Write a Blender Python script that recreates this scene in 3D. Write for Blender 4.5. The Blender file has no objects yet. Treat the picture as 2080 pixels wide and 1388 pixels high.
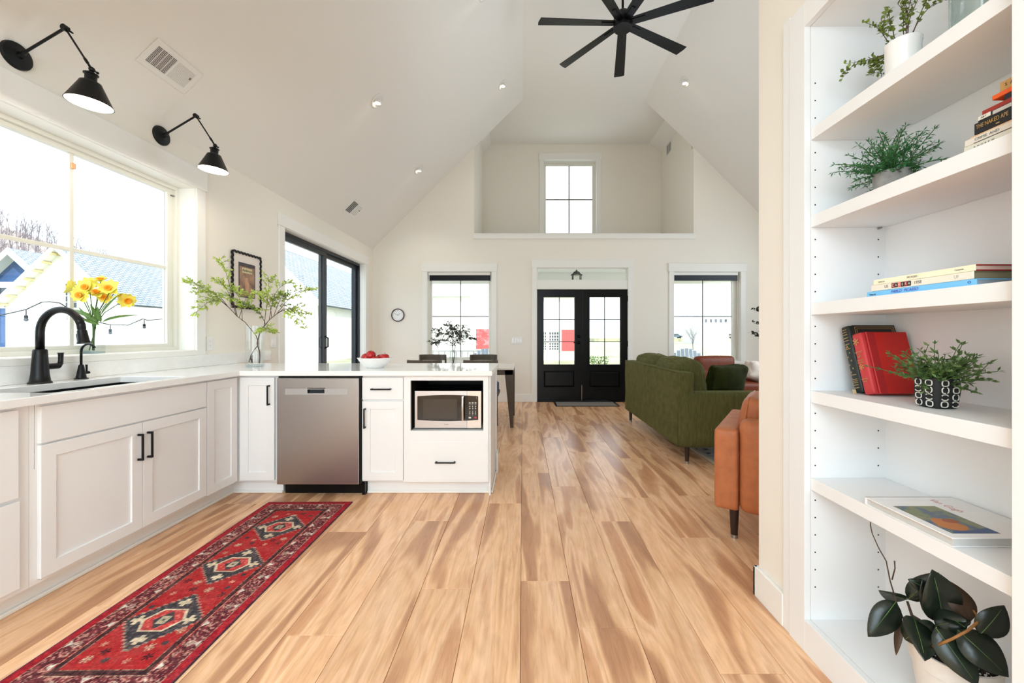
import bpy, math, random
import numpy as np
from mathutils import Matrix, Vector
PI = math.pi
R = math.radians
rnd = random.Random(7)
C = bpy.context.scene.collection
SC = bpy.context.scene

# ---------------------------------------------------------------- camera, world, sun, area lights, exposure
EYE = 1.174          # eye height
FPX = 815.0          # focal length in pixels of a 2080 px wide frame
CX, CY = 1062.0, 682.0
cam_data = bpy.data.cameras.new('camera')
cam_data.sensor_width = 36.0
cam_data.lens = 36.0 * FPX / 2080.0
cam_data.shift_x = (1040.0 - CX) / 2080.0
cam_data.shift_y = (CY - 694.0) / 2080.0
cam_data.clip_start = 0.02
cam_data.clip_end = 500
cam = bpy.data.objects.new('camera', cam_data)
C.objects.link(cam)
cam.location = (0, 0, EYE)
cam.rotation_euler = (PI / 2, 0, 0)
SC.camera = cam

world = bpy.data.worlds.new('sky')
SC.world = world
world.use_nodes = True
wn, wl = world.node_tree.nodes, world.node_tree.links
bg = wn['Background']
wtc = wn.new('ShaderNodeTexCoord')
wno = wn.new('ShaderNodeTexNoise'); wno.inputs['Scale'].default_value = 1.7; wno.inputs['Detail'].default_value = 4
wcr = wn.new('ShaderNodeValToRGB')
wcr.color_ramp.elements[0].position = 0.35; wcr.color_ramp.elements[0].color = (0.62, 0.84, 1.0, 1)
wcr.color_ramp.elements[1].position = 0.62; wcr.color_ramp.elements[1].color = (0.93, 0.96, 1.0, 1)
wl.new(wtc.outputs['Generated'], wno.inputs['Vector'])
wl.new(wno.outputs['Fac'], wcr.inputs['Fac'])
wl.new(wcr.outputs['Color'], bg.inputs['Color'])
SKY = 2.7
bg.inputs['Strength'].default_value = SKY

def add_light(name, kind, loc, rot, energy, color=(1, 1, 1), size=1.0, size_y=None, angle=None, spot=None, blend=0.5):
    d = bpy.data.lights.new(name, kind)
    d.energy = energy; d.color = color
    if kind == 'AREA':
        d.shape = 'RECTANGLE' if size_y else 'SQUARE'
        d.size = size
        if size_y: d.size_y = size_y
    elif kind == 'SUN':
        d.angle = angle or 0.01
    else:
        d.shadow_soft_size = size
    if kind == 'SPOT':
        d.spot_size = spot; d.spot_blend = blend
    o = bpy.data.objects.new(name, d)
    C.objects.link(o)
    o.location = loc; o.rotation_euler = rot
    return o

# sun comes from over the roof behind the camera, so it only lights the street and the neighbours
SUN = add_light('sun', 'SUN', (6, -6, 14), (R(56), 0, R(38)), 3.6, (1.0, 0.97, 0.92), angle=0.02)
# added soft fill under the kitchen ceiling behind the camera, not a fixture
add_light('kitchen_fill', 'AREA', (-0.9, -1.2, 2.62), (R(18), 0, 0), 98, (0.65, 0.85, 1.0), size=2.2, size_y=2.0)
# added fill panel at the closed rear wall, which has no window
add_light('rear_fill', 'AREA', (-0.8, -2.5, 1.6), (R(90), 0, 0), 86, (0.65, 0.85, 1.0), size=3.0, size_y=2.0)
add_light('right_fill', 'AREA', (4.7, 4.9, 1.7), (R(90), 0, R(90)), 56, (0.74, 0.89, 1.0), size=2.4, size_y=1.7)  # added fill in front of the windowless right wall
add_light('vault_fill', 'AREA', (1.08, 4.2, 3.3), (R(180), 0, 0), 17, (0.78, 0.90, 1.0), size=2.2, size_y=3.0)  # added unseen fill facing up to brighten the vault ceiling

SC.view_settings.view_transform = 'Standard'
SC.view_settings.look = 'None'
SC.view_settings.gamma = 1.0
SC.view_settings.use_curve_mapping = False
SC.view_settings.exposure = 0.07
SC.cycles.use_denoising = True
SC.cycles.max_bounces = 10
SC.cycles.diffuse_bounces = 6
SC.cycles.transparent_max_bounces = 16
SC.cycles.sample_clamp_indirect = 6
SC.cycles.caustics_reflective = False
SC.cycles.caustics_refractive = False

# ---------------------------------------------------------------- materials
def lin(c):
    out = []
    for v in c[:3]:
        v = v / 255.0
        out.append(v / 12.92 if v <= 0.04045 else ((v + 0.055) / 1.055) ** 2.4)
    return (out[0], out[1], out[2], 1.0)

def pm(name, col, rough=0.5, metal=0.0, spec=0.5, noise=0, bump=0, nscale=40, emit=None, es=0, sheen=0, coat=0, var=0.06, stretch=None):
    """procedural principled material with a little colour noise and bump"""
    m = bpy.data.materials.new(name); m.use_nodes = True
    n, l = m.node_tree.nodes, m.node_tree.links
    b = n['Principled BSDF']
    c = lin(col)
    b.inputs['Base Color'].default_value = c
    b.inputs['Roughness'].default_value = rough
    b.inputs['Metallic'].default_value = metal
    b.inputs['Specular IOR Level'].default_value = spec
    if sheen:
        b.inputs['Sheen Weight'].default_value = sheen
        b.inputs['Sheen Roughness'].default_value = 0.4
        b.inputs['Sheen Tint'].default_value = (min(1, c[0] * 2.5), min(1, c[1] * 2.5), min(1, c[2] * 2.5), 1)
    if coat:
        b.inputs['Coat Weight'].default_value = coat
        b.inputs['Coat Roughness'].default_value = 0.08
    if emit:
        b.inputs['Emission Color'].default_value = lin(emit)
        b.inputs['Emission Strength'].default_value = es
    if noise or bump:
        tc = n.new('ShaderNodeTexCoord'); no = n.new('ShaderNodeTexNoise')
        no.inputs['Scale'].default_value = nscale; no.inputs['Detail'].default_value = 5
        if stretch:
            mp = n.new('ShaderNodeMapping'); mp.inputs['Scale'].default_value = stretch
            l.new(tc.outputs['Object'], mp.inputs['Vector']); l.new(mp.outputs['Vector'], no.inputs['Vector'])
        else:
            l.new(tc.outputs['Object'], no.inputs['Vector'])
        if noise:
            cr = n.new('ShaderNodeValToRGB')
            cr.color_ramp.elements[0].position = 0.3; cr.color_ramp.elements[1].position = 0.7
            cr.color_ramp.elements[0].color = tuple(max(0, x * (1 - noise)) for x in c[:3]) + (1,)
            cr.color_ramp.elements[1].color = tuple(min(1, x * (1 + noise)) for x in c[:3]) + (1,)
            l.new(no.outputs['Fac'], cr.inputs['Fac']); l.new(cr.outputs['Color'], b.inputs['Base Color'])
        if bump:
            bp = n.new('ShaderNodeBump'); bp.inputs['Strength'].default_value = bump; bp.inputs['Distance'].default_value = 0.01
            l.new(no.outputs['Fac'], bp.inputs['Height']); l.new(bp.outputs['Normal'], b.inputs['Normal'])
    return m

def pane_mat(name, tint=(1, 1, 1), gloss=0.05):
    m = bpy.data.materials.new(name); m.use_nodes = True
    n, l = m.node_tree.nodes, m.node_tree.links
    n.remove(n['Principled BSDF'])
    tr = n.new('ShaderNodeBsdfTransparent'); tr.inputs['Color'].default_value = (*tint, 1)
    gl = n.new('ShaderNodeBsdfGlossy'); gl.inputs['Roughness'].default_value = 0.01
    lw = n.new('ShaderNodeLayerWeight'); lw.inputs['Blend'].default_value = 0.5
    pw = n.new('ShaderNodeMath'); pw.operation = 'POWER'; pw.inputs[1].default_value = 5.0
    mr = n.new('ShaderNodeMath'); mr.operation = 'MULTIPLY_ADD'; mr.inputs[1].default_value = 0.45; mr.inputs[2].default_value = 0.03 + gloss * 0.12
    l.new(lw.outputs['Facing'], pw.inputs[0]); l.new(pw.outputs[0], mr.inputs[0])
    mx = n.new('ShaderNodeMixShader')
    l.new(mr.outputs[0], mx.inputs['Fac']); l.new(tr.outputs[0], mx.inputs[1]); l.new(gl.outputs[0], mx.inputs[2])
    l.new(mx.outputs[0], n['Material Output'].inputs['Surface'])
    return m

def vcol_mat(name, attr='col', rough=0.9, bump=0.3, nscale=400, spec=0.2):
    m = bpy.data.materials.new(name); m.use_nodes = True
    n, l = m.node_tree.nodes, m.node_tree.links
    b = n['Principled BSDF']; b.inputs['Roughness'].default_value = rough; b.inputs['Specular IOR Level'].default_value = spec
    a = n.new('ShaderNodeAttribute'); a.attribute_name = attr
    l.new(a.outputs['Color'], b.inputs['Base Color'])
    if bump:
        tc = n.new('ShaderNodeTexCoord'); no = n.new('ShaderNodeTexNoise'); no.inputs['Scale'].default_value = nscale
        bp = n.new('ShaderNodeBump'); bp.inputs['Strength'].default_value = bump; bp.inputs['Distance'].default_value = 0.003
        l.new(tc.outputs['Object'], no.inputs['Vector']); l.new(no.outputs['Fac'], bp.inputs['Height']); l.new(bp.outputs['Normal'], b.inputs['Normal'])
    return m

def plank_mat():
    m = bpy.data.materials.new('maple_plank'); m.use_nodes = True
    n, l = m.node_tree.nodes, m.node_tree.links
    b = n['Principled BSDF']
    tc = n.new('ShaderNodeTexCoord'); oi = n.new('ShaderNodeObjectInfo')
    sc = n.new('ShaderNodeVectorMath'); sc.operation = 'SCALE'; sc.inputs[0].default_value = (37.0, 91.0, 13.0)
    l.new(oi.outputs['Random'], sc.inputs['Scale'])
    ad = n.new('ShaderNodeVectorMath'); ad.operation = 'ADD'
    l.new(tc.outputs['Object'], ad.inputs[0]); l.new(sc.outputs[0], ad.inputs[1])
    def nz(scale, det, dist, s, rough=0.5):
        mp = n.new('ShaderNodeMapping'); mp.inputs['Scale'].default_value = s
        l.new(ad.outputs[0], mp.inputs['Vector'])
        no = n.new('ShaderNodeTexNoise'); no.inputs['Scale'].default_value = scale; no.inputs['Detail'].default_value = det
        no.inputs['Distortion'].default_value = dist; no.inputs['Roughness'].default_value = rough
        l.new(mp.outputs[0], no.inputs['Vector']); return no
    strips = nz(1.0, 1.2, 0.7, (6.6, 0.75, 1.0))
    grain = nz(1.0, 6.0, 1.2, (60.0, 5.0, 1.0), 0.6)
    cloud = nz(1.0, 3.0, 1.2, (9.0, 3.5, 1.0))
    cr = n.new('ShaderNodeValToRGB'); e = cr.color_ramp.elements
    e[0].position = 0.36; e[0].color = lin((192, 142, 106))
    e[1].position = 0.68; e[1].color = lin((212, 158, 118))
    for p, c in ((0.405, (208, 158, 120)), (0.435, (232, 184, 140)), (0.475, (245, 200, 160)), (0.515, (232, 182, 140)), (0.54, (240, 194, 150)), (0.60, (245, 202, 164)), (0.625, (226, 176, 136))):
        k = e.new(p); k.color = lin(c)
    l.new(strips.outputs['Fac'], cr.inputs['Fac'])
    mg = n.new('ShaderNodeMix'); mg.data_type = 'RGBA'; mg.blend_type = 'MULTIPLY'; mg.inputs[0].default_value = 1.0
    gr = n.new('ShaderNodeValToRGB'); gr.color_ramp.elements[0].position = 0.28; gr.color_ramp.elements[0].color = (0.84, 0.79, 0.75, 1)
    gr.color_ramp.elements[1].position = 0.58; gr.color_ramp.elements[1].color = (1.04, 1.03, 1.02, 1)
    l.new(grain.outputs['Fac'], gr.inputs['Fac'])
    l.new(cr.outputs['Color'], mg.inputs[6]); l.new(gr.outputs['Color'], mg.inputs[7])
    mc = n.new('ShaderNodeMix'); mc.data_type = 'RGBA'; mc.blend_type = 'MULTIPLY'; mc.inputs[0].default_value = 1.0
    cl = n.new('ShaderNodeValToRGB'); cl.color_ramp.elements[0].position = 0.3; cl.color_ramp.elements[0].color = (0.88, 0.85, 0.83, 1)
    cl.color_ramp.elements[1].position = 0.55; cl.color_ramp.elements[1].color = (1, 1, 1, 1)
    l.new(cloud.outputs['Fac'], cl.inputs['Fac'])
    l.new(mg.outputs[2], mc.inputs[6]); l.new(cl.outputs['Color'], mc.inputs[7])
    hv = n.new('ShaderNodeHueSaturation')
    mr = n.new('ShaderNodeMapRange'); mr.inputs[3].default_value = 0.93; mr.inputs[4].default_value = 1.08
    l.new(oi.outputs['Random'], mr.inputs[0]); l.new(mr.outputs[0], hv.inputs['Value'])
    l.new(mc.outputs[2], hv.inputs['Color']); l.new(hv.outputs[0], b.inputs['Base Color'])
    b.inputs['Roughness'].default_value = 0.27
    b.inputs['Specular IOR Level'].default_value = 0.5
    bp = n.new('ShaderNodeBump'); bp.inputs['Strength'].default_value = 0.12; bp.inputs['Distance'].default_value = 0.002
    l.new(grain.outputs['Fac'], bp.inputs['Height']); l.new(bp.outputs[0], b.inputs['Normal'])
    return m

M = {}
M['wall'] = pm('wall_paint', (240, 234, 224), 0.85, spec=0.2, bump=0.04, nscale=300)
M['ceiling'] = pm('ceiling_paint', (238, 235, 230), 0.9, spec=0.15, bump=0.03, nscale=300)
M['trim'] = pm('trim_paint', (240, 238, 233), 0.4, spec=0.4, bump=0.02, nscale=120)
M['cabinet'] = pm('cabinet_paint', (240, 239, 238), 0.42, spec=0.4, bump=0.02, nscale=150)
M['shelf'] = pm('shelf_paint', (238, 238, 238), 0.45, spec=0.35, bump=0.02, nscale=150)
M['quartz'] = pm('white_quartz', (243, 242, 240), 0.06, spec=0.6, noise=0.02, nscale=30)
M['vinyl'] = pm('white_vinyl', (228, 226, 216), 0.35, spec=0.4, bump=0.01, nscale=60)
M['black'] = pm('black_metal', (10, 10, 11), 0.36, spec=0.28, bump=0.02, nscale=200)
M['blackdoor'] = pm('black_door_paint', (7, 7, 8), 0.3, spec=0.25, bump=0.03, nscale=80)
M['charcoal'] = pm('charcoal_aluminium', (28, 34, 42), 0.4, spec=0.5, bump=0.01, nscale=80)
M['steel'] = pm('brushed_steel', (172, 168, 165), 0.33, metal=1.0, bump=0.05, nscale=30, stretch=(400, 4, 4), noise=0.05)
M['steel_light'] = pm('polished_steel', (205, 200, 195), 0.22, metal=1.0, bump=0.01, nscale=60)
M['steel_warm'] = pm('appliance_steel', (196, 188, 184), 0.36, metal=0.85, bump=0.02, nscale=60, stretch=(300, 4, 4))
M['blackglass'] = pm('black_glass', (8, 8, 9), 0.06, spec=0.6, bump=0.0, noise=0.02)
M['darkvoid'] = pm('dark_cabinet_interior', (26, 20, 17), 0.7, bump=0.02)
M['plank'] = plank_mat()
M['subfloor'] = pm('subfloor', (70, 46, 30), 0.9, noise=0.1)
M['glass'] = pane_mat('window_pane')
M['vaseglass'] = pane_mat('vase_glass', (0.975, 0.99, 0.99), 0.1)
M['velvet'] = pm('green_velvet', (84, 83, 48), 0.85, spec=0.12, noise=0.22, bump=0.15, nscale=14, sheen=0.25, stretch=(6, 1, 1))
M['velvet_dark'] = pm('dark_green_velvet', (44, 50, 16), 0.85, spec=0.12, noise=0.2, bump=0.15, nscale=14, sheen=0.25)
M['leather'] = pm('tan_leather', (182, 108, 66), 0.48, spec=0.35, noise=0.12, bump=0.18, nscale=18)
M['leather_dark'] = pm('cognac_leather', (120, 52, 22), 0.45, spec=0.35, noise=0.12, bump=0.15, nscale=18)
M['darkwood'] = pm('dark_wood', (44, 27, 20), 0.35, spec=0.4, noise=0.2, nscale=8, stretch=(20, 20, 2))
M['taupe'] = pm('taupe_wood', (84, 74, 64), 0.5, spec=0.35, noise=0.15, nscale=10, stretch=(10, 10, 2))
M['marble'] = pm('marble_top', (226, 222, 216), 0.15, spec=0.5, noise=0.06, nscale=4)
M['ceramic'] = pm('white_ceramic', (242, 240, 237), 0.18, spec=0.5, noise=0.01)
M['plastic'] = pm('white_plastic', (236, 234, 230), 0.4, spec=0.4, noise=0.01)
M['soil'] = pm('soil', (38, 28, 22), 0.95, noise=0.4, bump=0.8, nscale=90)
M['leaf_lime'] = pm('lime_leaf', (158, 178, 70), 0.55, noise=0.3, nscale=9)
M['leaf_olive'] = pm('olive_leaf', (104, 124, 40), 0.5, noise=0.35, nscale=12)
M['leaf_fern'] = pm('fern_green', (40, 106, 52), 0.5, noise=0.3, nscale=14)
M['leaf_small'] = pm('small_leaf_green', (84, 112, 58), 0.5, noise=0.4, nscale=20)
M['leaf_dark'] = pm('dark_rubber_leaf', (26, 36, 26), 0.28, spec=0.5, noise=0.2, nscale=8)
M['leaf_brown'] = pm('rubber_leaf_underside', (70, 48, 28), 0.5, noise=0.2, nscale=8)
M['stalk'] = pm('brown_stalk', (78, 56, 44), 0.7, noise=0.2)
M['twig'] = pm('amber_twig', (150, 100, 50), 0.6, noise=0.2)
M['petal'] = pm('yellow_petal', (252, 236, 104), 0.5, noise=0.1, nscale=18)
M['trumpet'] = pm('orange_trumpet', (246, 160, 20), 0.5, noise=0.15, nscale=30)
M['stem'] = pm('green_stem', (66, 96, 40), 0.5, noise=0.2)
M['apple'] = pm('red_apple_skin', (170, 20, 22), 0.25, spec=0.5, noise=0.35, nscale=9)
M['bulbglow'] = pm('lamp_glow', (255, 244, 224), 0.5, emit=(255, 232, 200), es=14)
M['shade_in'] = pm('lamp_shade_lining', (250, 246, 238), 0.5, noise=0.01)
M['whiteink'] = pm('off_white_ink', (226, 222, 210), 0.6, noise=0.02)
M['blackink'] = pm('black_ink', (20, 20, 22), 0.6, noise=0.02)
M['grayink'] = pm('grey_ink', (120, 118, 114), 0.6, noise=0.02)
M['gold'] = pm('gilt', (206, 170, 106), 0.35, metal=0.6, noise=0.05)
M['silvergrey'] = pm('vent_grey', (196, 194, 190), 0.6, noise=0.02)
M['ventdark'] = pm('vent_shadow_box', (40, 40, 42), 0.8, noise=0.05)
M['concrete'] = pm('concrete_pot', (150, 146, 142), 0.8, noise=0.2, bump=0.3, nscale=25)
M['paper'] = pm('book_pages', (226, 214, 196), 0.8, noise=0.08, nscale=10, stretch=(1, 1, 200))
M['mat_grey'] = pm('grey_mat', (136, 128, 122), 0.95, noise=0.1, bump=0.3, nscale=200)

# ---------------------------------------------------------------- mesh builder
class MB:
    def __init__(s):
        s.v = []; s.f = []; s.m = []; s.col = None
    def add(s, vs, fs, mi=0):
        o = len(s.v)
        s.v.extend([tuple(p) for p in vs])
        for f in fs:
            s.f.append(tuple(i + o for i in f)); s.m.append(mi)
        return s
    def box(s, x0, x1, y0, y1, z0, z1, mi=0, mat=None):
        if x0 > x1: x0, x1 = x1, x0
        if y0 > y1: y0, y1 = y1, y0
        if z0 > z1: z0, z1 = z1, z0
        vs = [(x0, y0, z0), (x1, y0, z0), (x1, y1, z0), (x0, y1, z0), (x0, y0, z1), (x1, y0, z1), (x1, y1, z1), (x0, y1, z1)]
        if mat is not None: vs = [mat @ Vector(p) for p in vs]
        return s.add(vs, [(0, 3, 2, 1), (4, 5, 6, 7), (0, 1, 5, 4), (1, 2, 6, 5), (2, 3, 7, 6), (3, 0, 4, 7)], mi)
    def prism(s, poly, a0, a1, axis='y', mi=0, mat=None):
        """poly: 2-D outline; axis y: (x,z) outline; x: (y,z); z: (x,y)"""
        n = len(poly)
        def P(p, a):
            return {'y': (p[0], a, p[1]), 'x': (a, p[0], p[1]), 'z': (p[0], p[1], a)}[axis]
        vs = [P(p, a0) for p in poly] + [P(p, a1) for p in poly]
        if mat is not None: vs = [mat @ Vector(p) for p in vs]
        fs = [tuple(range(n))[::-1], tuple(range(n, 2 * n))] + [(i, (i + 1) % n, n + (i + 1) % n, n + i) for i in range(n)]
        return s.add(vs, fs, mi)
    def tube(s, pts, rad, n=8, mi=0, cap=True, up=None):
        pts = [Vector(p) for p in pts]
        if not isinstance(rad, (list, tuple)): rad = [rad] * len(pts)
        vs = []; N = None
        for i, p in enumerate(pts):
            d = (pts[min(i + 1, len(pts) - 1)] - pts[max(i - 1, 0)])
            if d.length < 1e-9: d = Vector((0, 0, 1))
            d.normalize()
            if N is None:
                a = Vector((0, 0, 1)) if abs(d.z) < 0.9 else Vector((1, 0, 0))
                N = d.cross(a).normalized()
            else:
                N = (N - d * N.dot(d))
                N = N.normalized() if N.length > 1e-6 else d.orthogonal().normalized()
            B = d.cross(N)
            for k in range(n):
                a = 2 * PI * k / n
                vs.append(p + (N * math.cos(a) + B * math.sin(a)) * rad[i])
        fs = []
        for i in range(len(pts) - 1):
            for k in range(n):
                k2 = (k + 1) % n
                fs.append((i * n + k, i * n + k2, (i + 1) * n + k2, (i + 1) * n + k))
        if cap:
            fs.append(tuple(range(n))[::-1]); fs.append(tuple(range((len(pts) - 1) * n, len(pts) * n)))
        return s.add(vs, fs, mi)
    def lathe(s, prof, c=(0, 0, 0), n=24, mi=0, mat=None, closed=False, sq=0, caps=True):
        """prof: list of (r, z)"""
        vs = []
        for r, z in prof:
            for k in range(n):
                a = 2 * PI * k / n
                ca, sa = math.cos(a), math.sin(a)
                if sq:
                    q = (abs(ca) ** sq + abs(sa) ** sq) ** (-1.0 / sq)
                    ca, sa = ca * q, sa * q
                vs.append(Vector((c[0] + r * ca, c[1] + r * sa, c[2] + z)))
        if mat is not None: vs = [mat @ p for p in vs]
        m = len(prof); fs = []
        for i in range(m - 1 + (1 if closed else 0)):
            j = (i + 1) % m
            for k in range(n):
                k2 = (k + 1) % n
                fs.append((i * n + k, i * n + k2, j * n + k2, j * n + k))
        if not closed and caps:
            if prof[0][0] > 1e-6: fs.append(tuple(range(n))[::-1])
            if prof[-1][0] > 1e-6: fs.append(tuple(range((m - 1) * n, m * n)))
        return s.add(vs, fs, mi)
    def ball(s, c, r, n=12, mi=0, sz=(1, 1, 1), mat=None):
        vs = []; m = max(4, n // 2)
        for i in range(m + 1):
            t = PI * i / m
            for k in range(n):
                a = 2 * PI * k / n
                vs.append(Vector((c[0] + r * sz[0] * math.sin(t) * math.cos(a), c[1] + r * sz[1] * math.sin(t) * math.sin(a), c[2] + r * sz[2] * math.cos(t))))
        if mat is not None: vs = [mat @ p for p in vs]
        fs = [(i * n + k, (i + 1) * n + k, (i + 1) * n + (k + 1) % n, i * n + (k + 1) % n) for i in range(m) for k in range(n)]
        return s.add(vs, fs, mi)
    def cells(s, us, vs_, mask, a0, a1, axis='z', mi=0):
        """welded slab made of grid cells; mask(i,j) tells if a cell is solid. axis z: (x,y); x: (y,z); y: (x,z)"""
        idx = {}; V = []; F = []
        def P(u, v, a): return {'z': (u, v, a), 'x': (a, u, v), 'y': (u, a, v)}[axis]
        def gid(i, j, k):
            key = (i, j, k)
            if key not in idx:
                idx[key] = len(V); V.append(P(us[i], vs_[j], (a0, a1)[k]))
            return idx[key]
        nu, nv = len(us) - 1, len(vs_) - 1
        solid = lambda i, j: 0 <= i < nu and 0 <= j < nv and mask(i, j)
        for i in range(nu):
            for j in range(nv):
                if not solid(i, j): continue
                F.append((gid(i, j, 1), gid(i + 1, j, 1), gid(i + 1, j + 1, 1), gid(i, j + 1, 1)))
                F.append((gid(i, j, 0), gid(i, j + 1, 0), gid(i + 1, j + 1, 0), gid(i + 1, j, 0)))
                if not solid(i - 1, j): F.append((gid(i, j, 0), gid(i, j, 1), gid(i, j + 1, 1), gid(i, j + 1, 0)))
                if not solid(i + 1, j): F.append((gid(i + 1, j, 0), gid(i + 1, j + 1, 0), gid(i + 1, j + 1, 1), gid(i + 1, j, 1)))
                if not solid(i, j - 1): F.append((gid(i, j, 0), gid(i + 1, j, 0), gid(i + 1, j, 1), gid(i, j, 1)))
                if not solid(i, j + 1): F.append((gid(i, j + 1, 0), gid(i, j + 1, 1), gid(i + 1, j + 1, 1), gid(i + 1, j + 1, 0)))
        return s.add(V, F, mi)
    def holed(s, u0, u1, v0, v1, holes, a0, a1, axis, mi=0):
        us = sorted({u0, u1} | {h[0] for h in holes} | {h[1] for h in holes})
        vs = sorted({v0, v1} | {h[2] for h in holes} | {h[3] for h in holes})
        def mask(i, j):
            cu, cv = (us[i] + us[i + 1]) / 2, (vs[j] + vs[j + 1]) / 2
            return not any(h[0] < cu < h[1] and h[2] < cv < h[3] for h in holes)
        return s.cells(us, vs, mask, a0, a1, axis, mi)
    def frame(s, u0, u1, v0, v1, w, a0, a1, axis, mi=0, wt=None, wb=None):
        """rectangular ring"""
        wt = w if wt is None else wt; wb = w if wb is None else wb
        return s.holed(u0, u1, v0, v1, [(u0 + w, u1 - w, v0 + wb, v1 - wt)], a0, a1, axis, mi)
    def cushion(s, c, size, rr=0.04, puff=(0, 0, 0), n=10, mi=0, mat=None, wrinkle=0, seed=0):
        """soft rounded block: c centre, size full sizes, rr edge radius, puff extra bulge per axis"""
        hx, hy, hz = size[0] / 2, size[1] / 2, size[2] / 2
        idx = {}; V = []; F = []
        rg = random.Random(seed)
        ph = [rg.uniform(0, 6.28) for _ in range(6)]
        def pt(a, b, d):
            key = (round(a, 4), round(b, 4), round(d, 4))
            if key in idx: return idx[key]
            h = Vector((hx, hy, hz)); p = Vector((a * hx, b * hy, d * hz))
            inner = Vector(tuple(max(-(h[k] - rr), min(h[k] - rr, p[k])) for k in range(3)))
            q = p - inner
            if q.length > 1e-9: p = inner + q.normalized() * min(q.length, rr) if sum(1 for k in range(3) if abs(q[k]) > 1e-9) > 1 else p
            A = (1 - b * b) * (1 - d * d); B = (1 - a * a) * (1 - d * d); D = (1 - a * a) * (1 - b * b)
            p = p + Vector((a * puff[0] * A, b * puff[1] * B, d * puff[2] * D))
            if wrinkle:
                p = p + Vector((0, 0, 1)) * wrinkle * math.sin(a * 5 + ph[0] + 2 * b) * math.sin(b * 4 + ph[1]) * (1 if d > 0 else 0.3)
                p = p + Vector((1, 0, 0)) * wrinkle * math.sin(d * 5 + ph[2]) * math.sin(b * 6 + ph[3])
            idx[key] = len(V); V.append(p + Vector(c)); return idx[key]
        g = [-1 + 2 * i / n for i in range(n + 1)]
        # concentrate rows at the edges
        g = [math.copysign(1 - (1 - abs(x)) ** 1.6, x) for x in g]
        for i in range(n):
            for j in range(n):
                a0, a1, b0, b1 = g[i], g[i + 1], g[j], g[j + 1]
                F.append((pt(a0, b0, 1), pt(a1, b0, 1), pt(a1, b1, 1), pt(a0, b1, 1)))
                F.append((pt(a0, b0, -1), pt(a0, b1, -1), pt(a1, b1, -1), pt(a1, b0, -1)))
                F.append((pt(a0, 1, b0), pt(a0, 1, b1), pt(a1, 1, b1), pt(a1, 1, b0)))
                F.append((pt(a0, -1, b0), pt(a1, -1, b0), pt(a1, -1, b1), pt(a0, -1, b1)))
                F.append((pt(1, a0, b0), pt(1, a1, b0), pt(1, a1, b1), pt(1, a0, b1)))
                F.append((pt(-1, a0, b0), pt(-1, a0, b1), pt(-1, a1, b1), pt(-1, a1, b0)))
        if mat is not None: V = [mat @ p for p in V]
        return s.add(V, F, mi)
    def leaf(s, base, d, up, L, W, bend=0.2, mi=0, n=4, fold=0.15, tip=1.0):
        """one leaf from base along d; up is the face normal"""
        d = Vector(d).normalized(); up = Vector(up)
        side = d.cross(up)
        side = side.normalized() if side.length > 1e-5 else d.orthogonal().normalized()
        up = side.cross(d).normalized()
        vs = []; base = Vector(base)
        for i in range(n + 1):
            t = i / n
            w = W * 0.5 * (math.sin(PI * min(1, t ** 0.8 * tip)) ** 0.8 if 0 < t < 1 or tip < 1 else 0.02)
            p = base + d * (L * t) - up * (bend * L * t * t)
            vs += [p - side * w + up * (fold * w), p, p + side * w + up * (fold * w)]
        fs = []
        for i in range(n):
            a = i * 3
            fs += [(a, a + 1, a + 4, a + 3), (a + 1, a + 2, a + 5, a + 4)]
        return s.add(vs, fs, mi)

# ---------------------------------------------------------------- objects
WM = {}
def props(o, label=None, cat=None, group=None, kind=None):
    if label: o['label'] = label
    if cat: o['category'] = cat
    if group: o['group'] = group
    if kind: o['kind'] = kind
    return o

def thing(name, label, cat, loc=(0, 0, 0), rz=0, group=None, mat=None):
    o = bpy.data.objects.new(name, None); C.objects.link(o)
    o.empty_display_size = 0.1
    m = mat if mat is not None else Matrix.Translation(loc) @ Matrix.Rotation(rz, 4, 'Z')
    o.matrix_world = m
    WM[o] = m.copy()
    return props(o, label, cat, group)

def mk(name, mb, mats, parent=None, world=False, bevel=0, smooth=False, seg=2, label=None, kind=None, auto=None, solid=0, sub=0):
    me = bpy.data.meshes.new(name)
    vs = mb.v
    if world and parent is not None:
        inv = WM[parent].inverted(); vs = [inv @ Vector(p) for p in vs]
    me.from_pydata([tuple(p) for p in vs], [], mb.f)
    if not isinstance(mats, (list, tuple)): mats = [mats]
    for m in mats: me.materials.append(M[m] if isinstance(m, str) else m)
    if len(mats) > 1: me.polygons.foreach_set('material_index', mb.m)
    if smooth or auto: me.polygons.foreach_set('use_smooth', [True] * len(me.polygons))
    me.update()
    if auto: me.set_sharp_from_angle(angle=R(auto))
    o = bpy.data.objects.new(name, me); C.objects.link(o)
    if parent is not None:
        o.parent = parent; WM[o] = WM[parent]
    else:
        WM[o] = Matrix.Identity(4)
    if solid:
        s = o.modifiers.new('solid', 'SOLIDIFY'); s.thickness = solid; s.offset = 0
    if bevel:
        b = o.modifiers.new('bevel', 'BEVEL'); b.width = bevel; b.segments = seg; b.limit_method = 'ANGLE'; b.angle_limit = R(40); b.harden_normals = False
    if sub:
        b = o.modifiers.new('sub', 'SUBSURF'); b.levels = sub; b.render_levels = sub
    return props(o, label, None, None, kind)

def solo(name, mb, mats, label, cat, group=None, origin=None, **k):
    """a thing that is one mesh"""
    if origin is not None:
        o_ = Vector(origin); mb.v = [tuple(Vector(p) - o_) for p in mb.v]
    o = mk(name, mb, mats, None, **k)
    if origin is not None:
        o.location = origin; WM[o] = Matrix.Translation(origin)
    return props(o, label, cat, group)

def struct(name, mb, mats, **k):
    return props(mk(name, mb, mats, None, **k), kind='structure')

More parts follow.
